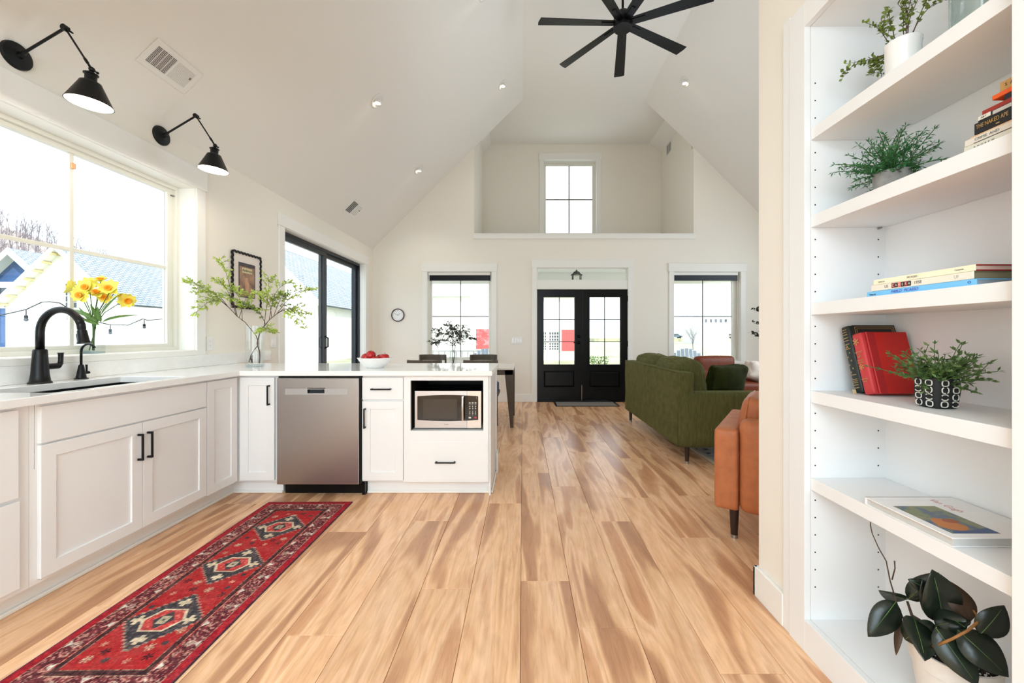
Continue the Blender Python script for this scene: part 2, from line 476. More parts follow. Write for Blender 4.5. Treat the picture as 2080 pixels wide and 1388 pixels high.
def text(name, body, size, mat, parent, origin, xdir, ydir, extrude=0.0004, align='LEFT', font_scale_x=1.0, shear=0.0):
    """flat lettering: origin, reading direction xdir, letter-up direction ydir (world)"""
    cu = bpy.data.curves.new(name, 'FONT'); cu.body = body; cu.size = size; cu.extrude = extrude
    cu.align_x = align; cu.align_y = 'CENTER'; cu.shear = shear; cu.resolution_u = 3
    cu.materials.append(M[mat] if isinstance(mat, str) else mat)
    tmp = bpy.data.objects.new('tmp', cu)
    me = bpy.data.meshes.new_from_object(tmp); me.name = name
    bpy.data.objects.remove(tmp); bpy.data.curves.remove(cu)
    o = bpy.data.objects.new(name, me); C.objects.link(o)
    x = Vector(xdir).normalized(); y = Vector(ydir).normalized(); z = x.cross(y)
    m = Matrix(((x[0] * font_scale_x, y[0], z[0], origin[0]), (x[1] * font_scale_x, y[1], z[1], origin[1]), (x[2] * font_scale_x, y[2], z[2], origin[2]), (0, 0, 0, 1)))
    if parent is not None:
        o.parent = parent; o.matrix_local = WM[parent].inverted() @ m; WM[o] = m
    else: o.matrix_world = m
    return o

def dup(root, loc, rz=0, label=None, group=None, mat=None, name=None):
    r = root.copy(); C.objects.link(r)
    m = mat if mat is not None else Matrix.Translation(loc) @ Matrix.Rotation(rz, 4, 'Z')
    r.matrix_world = m; WM[r] = m
    if label: r['label'] = label
    if group: r['group'] = group
    for ch in list(root.children):
        c = ch.copy(); C.objects.link(c); c.parent = r; c.matrix_parent_inverse = ch.matrix_parent_inverse.copy(); c.matrix_local = ch.matrix_local.copy()
        for g in list(ch.children):
            d = g.copy(); C.objects.link(d); d.parent = c; d.matrix_local = g.matrix_local.copy()
    return r

def ray(px, py, Y):
    """the point at depth Y that lies along a line of sight"""
    return Vector(((px - CX) * Y / FPX, Y, EYE + (CY - py) * Y / FPX))

# ---------------------------------------------------------------- room dimensions
XL, XR = -2.652, 4.808          # side walls of the vault
YF = 7.087                       # far wall, inner face
YK = 1.78                        # where the flat kitchen ceiling ends
YB = -2.7                        # rear wall behind the camera
EAVE, RIDGE = 2.70, 5.352
FX0, FX1 = 0.0, 2.156            # flat strip of the vault
LX0, LX1 = -0.861, 3.017         # loft opening
YLB = 8.75
XB = 1.045                       # bookcase face
# ---------------------------------------------------------------- floor
fl = struct('floor', MB().box(XL - 0.15, XR + 0.15, YB - 0.1, YF + 0.15, -0.12, -0.012), 'subfloor')
WM[fl] = Matrix.Identity(4)
PW, PL = 0.231, 1.511
joint = {0: 1.919, 1: 1.612, -2: 1.861, -1: 2.808, -3: 2.54, 2: 2.536, 3: 1.393, 4: 2.328, -5: 2.40, -4: 1.571, -8: 1.74, -9: 2.80}
plank_meshes = {}
def plank(k, y0, y1):
    L = round(y1 - y0, 3); key = (L,)
    if key not in plank_meshes:
        g = 0.0008; w = PW / 2 - g; c = 0.0012; h = L / 2 - g
        m = MB()
        vs = [(-w, -h, -0.004), (w, -h, -0.004), (w, h, -0.004), (-w, h, -0.004), (-w + c, -h + c, 0), (w - c, -h + c, 0), (w - c, h - c, 0), (-w + c, h - c, 0),
              (-w, -h, -0.012), (w, -h, -0.012), (w, h, -0.012), (-w, h, -0.012)]
        vs = [(x, y, (z if z != -0.004 else -0.0012)) for x, y, z in vs]
        m.add(vs, [(4, 5, 6, 7), (0, 1, 5, 4), (1, 2, 6, 5), (2, 3, 7, 6), (3, 0, 4, 7), (8, 9, 1, 0), (9, 10, 2, 1), (10, 11, 3, 2), (11, 8, 0, 3)])
        me = bpy.data.meshes.new('plank'); me.from_pydata(m.v, [], m.f); me.materials.append(M['plank']); me.update()
        plank_meshes[key] = me
    o = bpy.data.objects.new('plank', plank_meshes[key]); C.objects.link(o)
    o.parent = fl; o.location = (-0.009 + (k + 0.5) * PW, (y0 + y1) / 2, 0)
for k in range(-12, 21):
    x0 = -0.009 + k * PW
    j0 = joint.get(k, rnd.uniform(0, PL))
    near = YB if x0 < XB + 0.1 else 1.70
    y = j0
    while y > near: y -= PL
    while y < YF + 0.02:
        a, b = max(y, near), min(y + PL, YF + 0.02)
        if b - a > 0.05: plank(k, a, b)
        y += PL

# ---------------------------------------------------------------- walls
WIN_L = (1.763, 3.245, 1.055, 2.368)         # left kitchen window, y0 y1 z0 z1
SLD = (4.447, 6.733, 0.0, 2.375)             # sliding door
mb = MB().holed(YB, YF + 0.15, 0, EAVE + 0.12, [WIN_L, SLD], XL - 0.16, XL, 'x')
struct('wall_left', mb, 'wall')

FW1 = (-1.687, -0.548, 0.72, 2.304)
FW2 = (2.664, 3.844, 0.72, 2.304)
FD = (0.248, 1.857, 0.0, 2.374)
mb = MB().holed(XL - 0.16, XR + 0.16, -0.12, 2.883, [FW1, FW2, (FD[0], FD[1], -0.0, FD[3])], YF, YF + 0.15, 'y')
mb.prism([(XL - 0.16, 2.883), (LX0, 2.883), (LX0, 4.5), (LX0 - 0.1, 4.5)], YF, YF + 0.15, 'y')
mb.prism([(LX1, 2.883), (XR + 0.16, 2.883), (LX1 + 0.1, 4.5), (LX1, 4.5)], YF, YF + 0.15, 'y')
struct('wall_far', mb, 'wall')

# loft recess
LW = (0.455, 1.608, 3.36, 5.008)
mb = MB()
mb.holed(LX0 - 0.15, LX1 + 0.15, 2.75, RIDGE + 0.1, [LW], YLB, YLB + 0.15, 'y')
struct('wall_loft_back', mb, 'wall')
struct('wall_loft_left', MB().box(LX0 - 0.12, LX0, YF + 0.15, YLB, 2.75, 5.42).box(LX0 - 0.12, LX0 - 0.001, YF + 0.10, YF + 0.16, 4.3, 5.42), 'wall')
struct('wall_loft_right', MB().box(LX1, LX1 + 0.12, YF + 0.15, YLB, 2.75, 5.42).box(LX1 + 0.001, LX1 + 0.12, YF + 0.10, YF + 0.16, 4.3, 5.42), 'wall')
struct('floor_loft', MB().box(LX0, LX1, YF + 0.15, YLB, 2.80, 2.90), 'wall')
mb = MB()
mb.box(LX0 - 0.12, LX1 + 0.12, YF, YLB + 0.1, RIDGE + 0.0, RIDGE + 0.1)
mb.prism([(LX0, 5.17), (-0.687, RIDGE + 0.001), (LX0, RIDGE + 0.001)], YF + 0.01, YLB, 'y')
mb.prism([(LX1, 5.17), (LX1, RIDGE + 0.001), (2.749, RIDGE + 0.001)], YF + 0.01, YLB, 'y')
struct('ceiling_loft', mb, 'ceiling')
# gable pieces above the slopes, closing the gap outside the vault
mb = MB()
mb.prism([(LX0 - 0.2, 4.40), (0.0, RIDGE + 0.05), (LX0 - 0.2, RIDGE + 0.05)], YF + 0.005, YF + 0.10, 'y')
mb.prism([(LX1 + 0.2, 4.40), (LX1 + 0.2, RIDGE + 0.05), (2.156, RIDGE + 0.05)], YF + 0.005, YF + 0.10, 'y')
struct('wall_loft_front', mb, 'wall')

# vault
t = 0.14
mb = MB().prism([(XL, EAVE), (FX0, RIDGE), (FX0 - t, RIDGE + t), (XL - t, EAVE + t * 0.3)], YK, YF + 0.001, 'y')
struct('ceiling_left_slope', mb, 'ceiling')
mb = MB().prism([(XR, EAVE), (XR + t, EAVE + t * 0.3), (FX1 + t, RIDGE + t), (FX1, RIDGE)], YK, YF + 0.001, 'y')
struct('ceiling_right_slope', mb, 'ceiling')
struct('ceiling_ridge', MB().box(FX0 - t, FX1 + t, YK, YF + 0.001, RIDGE, RIDGE + t), 'ceiling')
struct('ceiling_kitchen', MB().box(XL - 0.16, 1.5, YB - 0.1, YK - 0.1, EAVE, EAVE + 0.1), 'ceiling')
mb = MB().prism([(XL, EAVE), (XR, EAVE), (FX1, RIDGE), (FX0, RIDGE)], YK - 0.1, YK, 'y')
struct('wall_gable_above_kitchen', mb, 'wall')
struct('wall_right_living', MB().box(XR, XR + 0.16, YK - 0.1, YF + 0.15, 0, EAVE + 0.1), 'wall')
struct('wall_near_living', MB().box(1.4005, XR + 0.16, 1.69, 1.805, 0, EAVE + 0.1), 'wall')
# closed rear kitchen wall behind the camera
struct('wall_rear', MB().box(XL - 0.16, 1.5, YB - 0.12, YB, 0, EAVE + 0.1), 'wall')
# wall that holds the bookcase
XW = 1.062
BK0, BK1, BKZ = 0.745, 1.617, 2.425
mb = MB().holed(YB, 1.805, 0, EAVE + 0.1, [(BK0, BK1, 0, BKZ)], XW, 1.40, 'x')
struct('wall_right', mb, 'wall')
struct('wall_behind_bookcase', MB().box(1.40, 1.44, YB, 1.69, 0, EAVE + 0.1), 'wall')

# baseboards
def baseboard(name, segs):
    mb = MB()
    for b in segs: mb.box(*b)
    return struct(name, mb, 'trim', bevel=0.003)
bh = 0.135
baseboard('baseboard_far', [(XL, -0.0, YF - 0.016, YF - 0.0005, 0, bh), (-0.0, 0.165, YF - 0.016, YF - 0.0005, 0, bh), (1.948, XR, YF - 0.016, YF - 0.0005, 0, bh)])
baseboard('baseboard_left', [(XL + 0.0005, XL + 0.016, 3.75, 4.33, 0, bh)])
baseboard('baseboard_right', [(XW - 0.017, XW - 0.0005, BK1, 1.822, 0, 0.133), (XW - 0.017, XR, 1.8055, 1.822, 0, 0.133)])
baseboard('baseboard_living', [(XR - 0.016, XR - 0.0005, 1.83, YF - 0.017, 0, bh)])

# ---------------------------------------------------------------- windows and doors
def window_casing(name, axis, plane, u0, u1, z0, z1, sgn, w=0.09, head=0.145, over=0.012, proud=0.018, stool=None, jamb=0.13):
    """flat casing round an opening plus the jamb lining; axis is the wall normal. returns the casing object"""
    p0, p1 = plane + sgn * 0.0006, plane + sgn * proud
    mb = MB()
    B = (lambda a0, a1, b0, b1, c0, c1: mb.box(a0, a1, b0, b1, c0, c1)) if axis == 'y' else (lambda a0, a1, b0, b1, c0, c1: mb.box(b0, b1, a0, a1, c0, c1))
    zb = z0 - (0.04 if stool else 0)
    B(u0 - w, u0, p0, p1, zb, z1); B(u1, u1 + w, p0, p1, zb, z1)
    B(u0 - w - over, u1 + w + over, p0, plane + sgn * (proud + 0.006), z1, z1 + head)
    if stool: B(u0, u1, p0, p1, zb, z0)
    j = 0.012
    q = plane - sgn * jamb
    B(u0 - j, u0 + 0.004, p0, q, z0, z1); B(u1 - 0.004, u1 + j, p0, q, z0, z1)
    B(u0, u1, p0, q, z1 - 0.004, z1 + j)
    if stool: B(u0, u1, p0, q, z0 - j, z0 + 0.004)
    return mk(name, mb, 'trim', bevel=0.0025)

def sroot(name):
    o = bpy.data.objects.new(name, None); C.objects.link(o); WM[o] = Matrix.Identity(4); o['kind'] = 'structure'
    return o

def sash_window(name, axis, u0, u1, z0, z1, a, sgn, gx, gz, fw=0.05, mun=0.02, mat='vinyl', mmat=None, steps=True, divs=(1, 1), handle=False):
    """frame, sash, glass and muntins; a is the glass plane, sgn points into the room; gx, gz glass rectangle"""
    root = sroot(name)
    ax = axis
    mk('window_frame', MB().holed(u0, u1, z0, z1, [(u0 + fw * .45, u1 - fw * .45, z0 + fw * .45, z1 - fw * .45)], a - sgn * 0.03, a + sgn * 0.045, ax), mat, root, bevel=0.003)
    mk('sash', MB().holed(u0 + fw * .4, u1 - fw * .4, z0 + fw * .4, z1 - fw * .4, [(gx[0], gx[1], gz[0], gz[1])], a - sgn * 0.02, a + sgn * 0.022, ax), mat, root, bevel=0.004)
    nx, nz = divs
    us = [gx[0] + (gx[1] - gx[0]) * i / (nx + 1) for i in range(nx + 2)]
    zs = [gz[0] + (gz[1] - gz[0]) * i / (nz + 1) for i in range(nz + 2)]
    P = (lambda mbx, a0, a1, b0, b1: mbx.box(a0, a1, a - 0.008, a + 0.008, b0, b1)) if ax == 'y' else (lambda mbx, a0, a1, b0, b1: mbx.box(a - 0.008, a + 0.008, a0, a1, b0, b1))
    for i in range(1, nx + 1): mk('muntin', P(MB(), us[i] - mun / 2, us[i] + mun / 2, gz[0], gz[1]), mmat or mat, root, bevel=0.002)
    P = (lambda mbx, a0, a1, b0, b1: mbx.box(a0, a1, a - 0.007, a + 0.007, b0, b1)) if ax == 'y' else (lambda mbx, a0, a1, b0, b1: mbx.box(a - 0.007, a + 0.007, a0, a1, b0, b1))
    for i in range(1, nz + 1): mk('muntin', P(MB(), gx[0], gx[1], zs[i] - mun / 2, zs[i] + mun / 2), mmat or mat, root, bevel=0.002)
    G = (lambda mbx, a0, a1, b0, b1: mbx.box(a0, a1, a - 0.002, a + 0.002, b0, b1)) if ax == 'y' else (lambda mbx, a0, a1, b0, b1: mbx.box(a - 0.002, a + 0.002, a0, a1, b0, b1))
    for i in range(nx + 1):
        for j in range(nz + 1):
            mk('pane', G(MB(), us[i], us[i + 1], zs[j], zs[j + 1]), 'glass', root)
    return root

def adopt(child, root):
    child.parent = root
    if 'kind' in child and child['kind'] == 'structure': del child['kind']

# kitchen window
w1 = sash_window('window_1', 'x', WIN_L[0], WIN_L[1], WIN_L[2], WIN_L[3], -2.822, 1, (1.847, 3.161), (1.112, 2.310), fw=0.07, mun=0.024)
adopt(window_casing('casing', 'x', XL, *WIN_L[:2], WIN_L[2], WIN_L[3], 1, w=0.09, head=0.165, stool=True), w1)
mk('latch', MB().box(-2.80, -2.785, 3.185, 3.21, 2.285, 2.293), 'grayink', w1)
mk('mullion_band', MB().box(-2.809, -2.80, 2.493, 2.515, 2.215, 2.25), pm('orange_sticker', (236, 176, 120), 0.5, noise=0.02), w1)
# slider
root = sroot('door_1')
d1 = root
mk('door_frame', MB().holed(4.40, 6.80, 0, 2.40, [(4.47, 6.715, 0.03, 2.335)], -2.87, -2.735, 'x'), 'charcoal', root, bevel=0.003)
for (y0, y1, x) in ((5.53, 6.74, -2.80), (4.44, 5.62, -2.765)):
    lf = mk('sliding_panel', MB().holed(y0, y1, 0.03, 2.345, [(y0 + 0.075, y1 - 0.075, 0.13, 2.275)], x - 0.02, x + 0.02, 'x'), 'charcoal', root, bevel=0.003)
    mk('pane', MB().box(x - 0.003, x + 0.003, y0 + 0.075, y1 - 0.075, 0.13, 2.275), 'glass', lf)
    if x == -2.765:
        h = MB().tube([(x + 0.022, y1 - 0.05, 1.0), (x + 0.06, y1 - 0.05, 1.02), (x + 0.06, y1 - 0.05, 1.14), (x + 0.022, y1 - 0.05, 1.16)], 0.011, 8)
        mk('handle', h, 'black', lf, smooth=True)
adopt(window_casing('casing', 'x', XL, SLD[0], SLD[1], 0.0, SLD[3], 1, w=0.10, head=0.13, jamb=0.085), root)

# far windows with rolled-up shades
for nm, o, gx in (('window_2', FW1, (-1.623, -0.609)), ('window_3', FW2, (2.708, 3.74))):
    w = sash_window(nm, 'y', o[0], o[1], o[2], o[3], YF + 0.11, -1, gx, (0.786, 2.25), fw=0.06, mun=0.016, mmat='grayink')
    adopt(window_casing('casing', 'y', YF, o[0], o[1], o[2], o[3], -1, w=0.085, head=0.145, stool=True, jamb=0.085), w)
for lab, o, side in (('black roller shade rolled up in the window beside the clock', FW1, 1), ('black roller shade rolled up in the window behind the green sofa', FW2, -1)):
    s_ = thing('roller_shade', lab, 'shade', ((o[0] + o[1]) / 2, YF + 0.045, 2.25))
    mk('valance', MB().box(o[0] + 0.01, o[1] - 0.03, YF + 0.02, YF + 0.075, 2.246, 2.298), 'trim', s_, world=True, bevel=0.008)
    mk('rolled_fabric', MB().box(o[0] + 0.03, o[1] - 0.03, YF + 0.04, YF + 0.048, 2.155, 2.25), 'charcoal' if side < 0 else 'blackdoor', s_, world=True)
    mk('hem_bar', MB().box(o[0] + 0.03, o[1] - 0.03, YF + 0.037, YF + 0.051, 2.15, 2.16), 'blackdoor', s_, world=True)
    chx = o[1] - 0.035 if side < 0 else o[0] + 0.03
    mk('chain', MB().tube([(chx, YF + 0.03, 2.25), (chx, YF + 0.03, 1.3)], 0.0025, 5), 'plastic', s_, world=True)

# loft window
w = sash_window('window_4', 'y', LW[0], LW[1], LW[2], LW[3], YLB + 0.12, -1, (0.51, 1.531), (3.44, 4.92), fw=0.06, mun=0.026, mmat='grayink')
adopt(window_casing('casing', 'y', YLB, LW[0], LW[1], LW[2], LW[3], -1, w=0.09, head=0.145, stool=True, jamb=0.11), w)
# loft ledge board
struct('trim_1', MB().box(LX0 - 0.015, LX1 + 0.03, YF - 0.022, YF - 0.0005, 2.883, 2.974).box(LX0 - 0.015, LX1 + 0.03, YF - 0.03, YF + 0.2, 2.955, 2.974), 'trim', bevel=0.003)

# front double door with transom
root = sroot('door_2')
d2 = root
mk('transom_bar', MB().box(FD[0], FD[1], YF - 0.004, YF + 0.13, 1.994, 2.151), 'trim', root, bevel=0.003)
tr = mk('transom_sash', MB().holed(FD[0], FD[1], 2.151, FD[3], [(0.272, 1.83, 2.168, 2.352)], YF + 0.05, YF + 0.09, 'y'), 'trim', root, bevel=0.003)
mk('pane', MB().box(0.272, 1.83, YF + 0.068, YF + 0.072, 2.168, 2.352), 'glass', tr)
mk('threshold', MB().box(FD[0], FD[1], YF - 0.01, YF + 0.14, 0.0, 0.018), 'blackdoor', root, bevel=0.003)
seam = 1.0435
for (x0, x1, g0, g1, mv) in ((FD[0] + 0.004, seam - 0.002, 0.37, 0.913, 0.647), (seam + 0.002, FD[1] - 0.004, 1.183, 1.722, 1.449)):
    y0, y1 = YF + 0.012, YF + 0.056
    dl = mk('door_leaf', MB().holed(x0, x1, 0.02, 1.990, [(g0, g1, 0.664, 1.852), (g0, g1, 0.261, 0.548)], y0, y1, 'y'), 'blackdoor', root, bevel=0.002)
    mk('glazing_bead', MB().frame(g0 - 0.018, g1 + 0.018, 0.646, 1.870, 0.018, y0 - 0.008, y0 + 0.002, 'y'), 'blackdoor', dl, bevel=0.003)
    mk('muntin', MB().box(mv - 0.006, mv + 0.006, y0 + 0.008, y1 - 0.008, 0.664, 1.852), 'blackdoor', dl)
    for z in (1.458, 1.064): mk('muntin', MB().box(g0, g1, y0 + 0.009, y1 - 0.009, z - 0.006, z + 0.006), 'blackdoor', dl)
    us = [g0, mv, g1]; zs = [0.664, 1.064, 1.458, 1.852]
    for i in range(2):
        for j in range(3): mk('pane', MB().box(us[i], us[i + 1], y0 + 0.02, y0 + 0.024, zs[j], zs[j + 1]), 'glass', dl)
    pb = MB()
    pb.box(g0, g1, y0 + 0.016, y1 - 0.006, 0.261, 0.548)
    a, b, c, d = g0 + 0.03, g1 - 0.03, 0.291, 0.518
    pb.add([(g0 + .006, y0 + .014, .267), (g1 - .006, y0 + .014, .267), (g1 - .006, y0 + .014, .542), (g0 + .006, y0 + .014, .542), (a, y0 + .003, c), (b, y0 + .003, c), (b, y0 + .003, d), (a, y0 + .003, d)],
           [(4, 7, 6, 5), (0, 4, 5, 1), (1, 5, 6, 2), (2, 6, 7, 3), (3, 7, 4, 0)])
    mk('panel', pb, 'blackdoor', dl)
    mk('panel_moulding', MB().frame(g0 - 0.012, g1 + 0.012, 0.249, 0.560, 0.014, y0 - 0.005, y0 + 0.004, 'y'), 'blackdoor', dl, bevel=0.003)
mk('astragal', MB().box(seam - 0.016, seam + 0.016, YF + 0.004, YF + 0.0125, 0.02, 1.99), 'blackdoor', root, bevel=0.003)
mk('flush_bolt', MB().box(seam - 0.005, seam + 0.003, YF - 0.001, YF + 0.005, 0.03, 0.30), 'steel_light', root)
for z in (1.05, 1.16): mk('lock', MB().lathe([(0.028, 0), (0.03, 0.01), (0.012, 0.014), (0.012, 0.05)], n=16, mat=Matrix.Translation((seam - 0.055, YF + 0.012, z)) @ Matrix.Rotation(R(90), 4, 'X')), 'blackdoor', root, smooth=True)
mk('lever', MB().tube([(seam - 0.055, YF - 0.03, 1.05), (seam - 0.15, YF - 0.032, 1.05)], 0.009, 8), 'blackdoor', root, smooth=True)
for z in (0.25, 0.98, 1.78): mk('hinge', MB().box(FD[1] - 0.008, FD[1] + 0.008, YF - 0.004, YF + 0.012, z, z + 0.10), 'blackdoor', root, bevel=0.002)
adopt(window_casing('casing', 'y', YF, FD[0], FD[1], 0.0, FD[3], -1, w=0.085, head=0.135, jamb=0.14), root)

# ---------------------------------------------------------------- slope helpers, vents, recessed lights
def slope_mat(px, py, side, rot=0):
    v = (CY - py) / FPX; u = (px - CX) / FPX
    if side < 0: d = (EAVE - XL - EYE) / (v - u)
    else: d = (EAVE + XR - EYE) / (u + v)
    p = Vector((u * d, d, EYE + v * d))
    n = Vector((1, 0, -1)).normalized() if side < 0 else Vector((-1, 0, -1)).normalized()
    x = Vector((0, 1, 0)); y = n.cross(x)
    m = Matrix(((x[0], y[0], n[0], p[0]), (x[1], y[1], n[1], p[1]), (x[2], y[2], n[2], p[2]), (0, 0, 0, 1)))
    return m @ Matrix.Rotation(rot, 4, 'Z')

def downlight(px, py, side, label):
    m = slope_mat(px, py, side)
    t_ = thing('recessed_light', label, 'light', mat=m, group='sloped ceiling downlights')
    mk('trim_ring', MB().lathe([(0.088, 0.0005), (0.09, 0.004), (0.080, 0.006), (0.066, 0.004), (0.060, 0.0006)], n=32), 'plastic', t_, smooth=True)
    # gimbal that aims straight down
    down = m.to_3x3().inverted() @ Vector((0, 0, -1))
    q = Vector((0, 0, 1)).rotation_difference(down).to_matrix().to_4x4()
    g = Matrix.Translation((0, 0, 0.0)) @ q
    mk('gimbal', MB().lathe([(0.030, -0.01), (0.045, 0.012), (0.048, 0.03), (0.042, 0.034), (0.036, 0.026)], n=24, mat=g), 'plastic', t_, smooth=True)
    mk('lens', MB().lathe([(0.0, 0.028), (0.02, 0.029), (0.037, 0.024)], n=24, mat=g), 'bulbglow', t_, smooth=True)
    L = add_light('lamp', 'SPOT', (0, 0, 0), (0, 0, 0), 16, (1.0, 0.94, 0.86), size=0.03, spot=R(110), blend=0.6)
    L.parent = t_
    L.matrix_local = m.inverted() @ Matrix.Translation(m @ (g @ Vector((0, 0, 0.045))))
    return t_
for (px, py, sd_, lab) in ((767, 205, -1, 'lit recessed light on the left slope, between the large vent and the fan'), (851, 344, -1, 'lit recessed light lowest on the left slope, above the small vent'),
                          (1021, 172, -1, 'lit recessed light high on the left slope, next to the fan'), (1391, 166, 1, 'lit recessed light on the right ceiling slope'),
                          (984, -14, -1, 'recessed light at the top edge, left of the fan')):
    downlight(px, py, sd_, lab)

def vent(px, py, W, L, dark, label, slats, rot=0):
    m = slope_mat(px, py, -1, rot)
    v_ = thing('ceiling_vent', label, 'vent', mat=m)
    mk('cover_frame', MB().frame(-L / 2, L / 2, -W / 2, W / 2, 0.035, 0.001, 0.008, 'z'), 'plastic', v_, bevel=0.003)
    u0, u1, w = -L / 2 + 0.033, L / 2 - 0.033, W / 2 - 0.033
    mid = u0 + (u1 - u0) * 0.5
    mk('duct', MB().box(u0, u1, -w, w, -0.004, 0.002, ), 'ventdark', v_)
    mk('mullion', MB().box(mid - 0.006, mid + 0.006, -w, w, 0.002, 0.008), 'plastic', v_)
    for k in range(slats):
        y = -w + 2 * w * (k + 0.5) / slats
        for (a, b, tilt) in ((u0, mid - 0.006, 1), (mid + 0.006, u1, -1)):
            if tilt == 1:
                mb = MB().box(a, b, y - 0.0016, y + 0.0016, 0.002, 0.007)
            else:
                wd = w / slats * 0.82
                mb = MB().box(a, b, y - wd, y + wd, 0.004, 0.0065)
            mk('slat', mb, 'plastic', v_)
    for k in range(1, 4):
        x = u0 + (mid - u0) * k / 4
        mk('blade', MB().box(x - 0.0012, x + 0.0012, -w, w, 0.0015, 0.005), 'plastic', v_)
    mk('lever', MB().box(u1 - 0.02, u1 - 0.012, w * 0.1, w * 0.35, 0.006, 0.012), 'grayink', v_)
vent(348, 137, 0.20, 0.36, True, 'large white ceiling vent with dark louvres above the sconces', 16, 0)
vent(719, 424, 0.25, 0.37, True, 'small white ceiling vent low on the left slope near the sliding door', 9, 0)
# loft vent on the right knee wall
v_ = thing('wall_vent', 'grey wall vent high on the right side wall of the loft', 'vent', (LX1, 8.3, 5.0))
mk('cover_frame', MB().frame(8.14, 8.42, 4.93, 5.16, 0.02, LX1 - 0.008, LX1 - 0.0005, 'x'), 'plastic', v_, world=True)
mk('backing', MB().box(LX1 - 0.003, LX1 - 0.0006, 8.155, 8.405, 4.945, 5.145), 'silvergrey', v_, world=True)
for k in range(7): mk('slat', MB().box(LX1 - 0.007, LX1 - 0.003, 8.16, 8.40, 4.955 + k * 0.027, 4.962 + k * 0.027), 'grayink', v_, world=True)
mk('mullion', MB().box(LX1 - 0.008, LX1 - 0.003, 8.275, 8.285, 4.95, 5.14), 'plastic', v_, world=True)
# ---------------------------------------------------------------- kitchen
def shaker(parent, name, axis, plane, u0, u1, z0, z1, sgn, rail=0.058, th=0.019, mat='cabinet', flat=False):
    """door or drawer front standing proud of the carcass; plane is its outer face, sgn the outward direction on the axis"""
    mb = MB(); p1 = plane; p0 = plane - sgn * th
    if flat:
        B = (min(p0, p1), max(p0, p1))
        mb = MB().box(u0, u1, B[0], B[1], z0, z1) if axis == 'y' else MB().box(B[0], B[1], u0, u1, z0, z1)
        return mk(name, mb, mat, parent, world=True, bevel=0.0022)
    mb.holed(u0, u1, z0, z1, [(u0 + rail, u1 - rail, z0 + rail, z1 - rail)], min(p0, p1), max(p0, p1), axis)
    d = mk(name, mb, mat, parent, world=True, bevel=0.0015)
    q0, q1 = sorted((plane - sgn * th, plane - sgn * 0.009))
    pb = MB().box(u0 + rail - .002, u1 - rail + .002, q0, q1, z0 + rail - .002, z1 - rail + .002) if axis == 'y' else MB().box(q0, q1, u0 + rail - .002, u1 - rail + .002, z0 + rail - .002, z1 - rail + .002)
    mk('panel', pb, mat, d, world=True)
    return d

def pull(parent, c, axis, vert, L=0.145, out=None):
    """black bar pull centred at c; out is the outward vector"""
    out = Vector(out); c = Vector(c); d = Vector((0, 0, 1)) if vert else (Vector((1, 0, 0)) if axis == 'y' else Vector((0, 1, 0)))
    s = d.cross(out)
    mb = MB()
    m = Matrix((( d[0], s[0], out[0], c[0]), (d[1], s[1], out[1], c[1]), (d[2], s[2], out[2], c[2]), (0, 0, 0, 1)))
    mb.box(-L / 2, L / 2, -0.005, 0.005, 0.022, 0.031, mat=m)
    for e in (-1, 1): mb.box(e * (L / 2 - 0.012), e * L / 2, -0.005, 0.005, 0, 0.024, mat=m)
    h = mk('handle', mb, 'black', parent, world=True, bevel=0.0025)
    h['label'] = 'black bar pull'
    return h

CF = -2.093      # carcass face of the left run (doors stand out to -2.074)
DF = -2.074
PF = 2.925       # outer face of the peninsula doors
PC = 2.944       # its carcass face
TK = 0.105
# --- left run
cb = thing('sink_cabinet', 'wide white base cabinet with two shaker doors under the sink', 'cabinet', (-2.35, 2.18, 0), group='white base cabinets')
mb = MB().box(XL + 0.002, CF, 1.70, 2.636, TK, 0.60).box(CF, CF + 0.0025, 1.719, 2.617, 0.60, 0.880)
mb.box(XL + 0.002, CF, 1.70, 1.718, 0.6001, 0.88).box(XL + 0.002, CF, 2.618, 2.636, 0.6001, 0.88)
mk('carcass', mb, 'cabinet', cb, world=True)
shaker(cb, 'false_drawer', 'x', DF, 1.727, 2.633, 0.708, 0.868, 1, flat=True)
d = shaker(cb, 'door', 'x', DF, 1.727, 2.188, 0.125, 0.700, 1); pull(d, (DF, 2.162, 0.572), 'x', True, out=(1, 0, 0))
d = shaker(cb, 'door', 'x', DF, 2.191, 2.633, 0.125, 0.700, 1); pull(d, (DF, 2.217, 0.572), 'x', True, out=(1, 0, 0))
cb = thing('corner_cabinet', 'white corner base cabinet with one narrow shaker door on each side', 'cabinet', (-2.35, 2.9, 0), group='white base cabinets')
mb = MB().box(XL + 0.002, CF, 2.6375, 3.495, TK, 0.880).box(CF, -1.7925, PC, 3.495, TK, 0.880)
mk('carcass', mb, 'cabinet', cb, world=True)
shaker(cb, 'door', 'x', DF, 2.641, 2.916, 0.118, 0.868, 1)
d = shaker(cb, 'door', 'y', PF, -2.062, -1.812, 0.118, 0.868, -1); pull(d, (-1.846, PF, 0.741), 'y', True, out=(0, -1, 0))
cb = thing('drawer_cabinet', 'white base cabinet with stacked flat drawers left of the sink', 'cabinet', (-2.35, 1.3, 0), group='white base cabinets')
mk('carcass', MB().box(XL + 0.002, CF, 0.72, 1.6985, TK, 0.880), 'cabinet', cb, world=True)
for (z0, z1, ye) in ((0.505, 0.868, 1.652), (0.130, 0.490, 1.656)):
    d = shaker(cb, 'drawer', 'x', DF, 0.98, ye, z0, z1, 1, flat=True); pull(d, (DF, 1.30, (z0 + z1) / 2 + 0.05), 'x', False, out=(1, 0, 0))
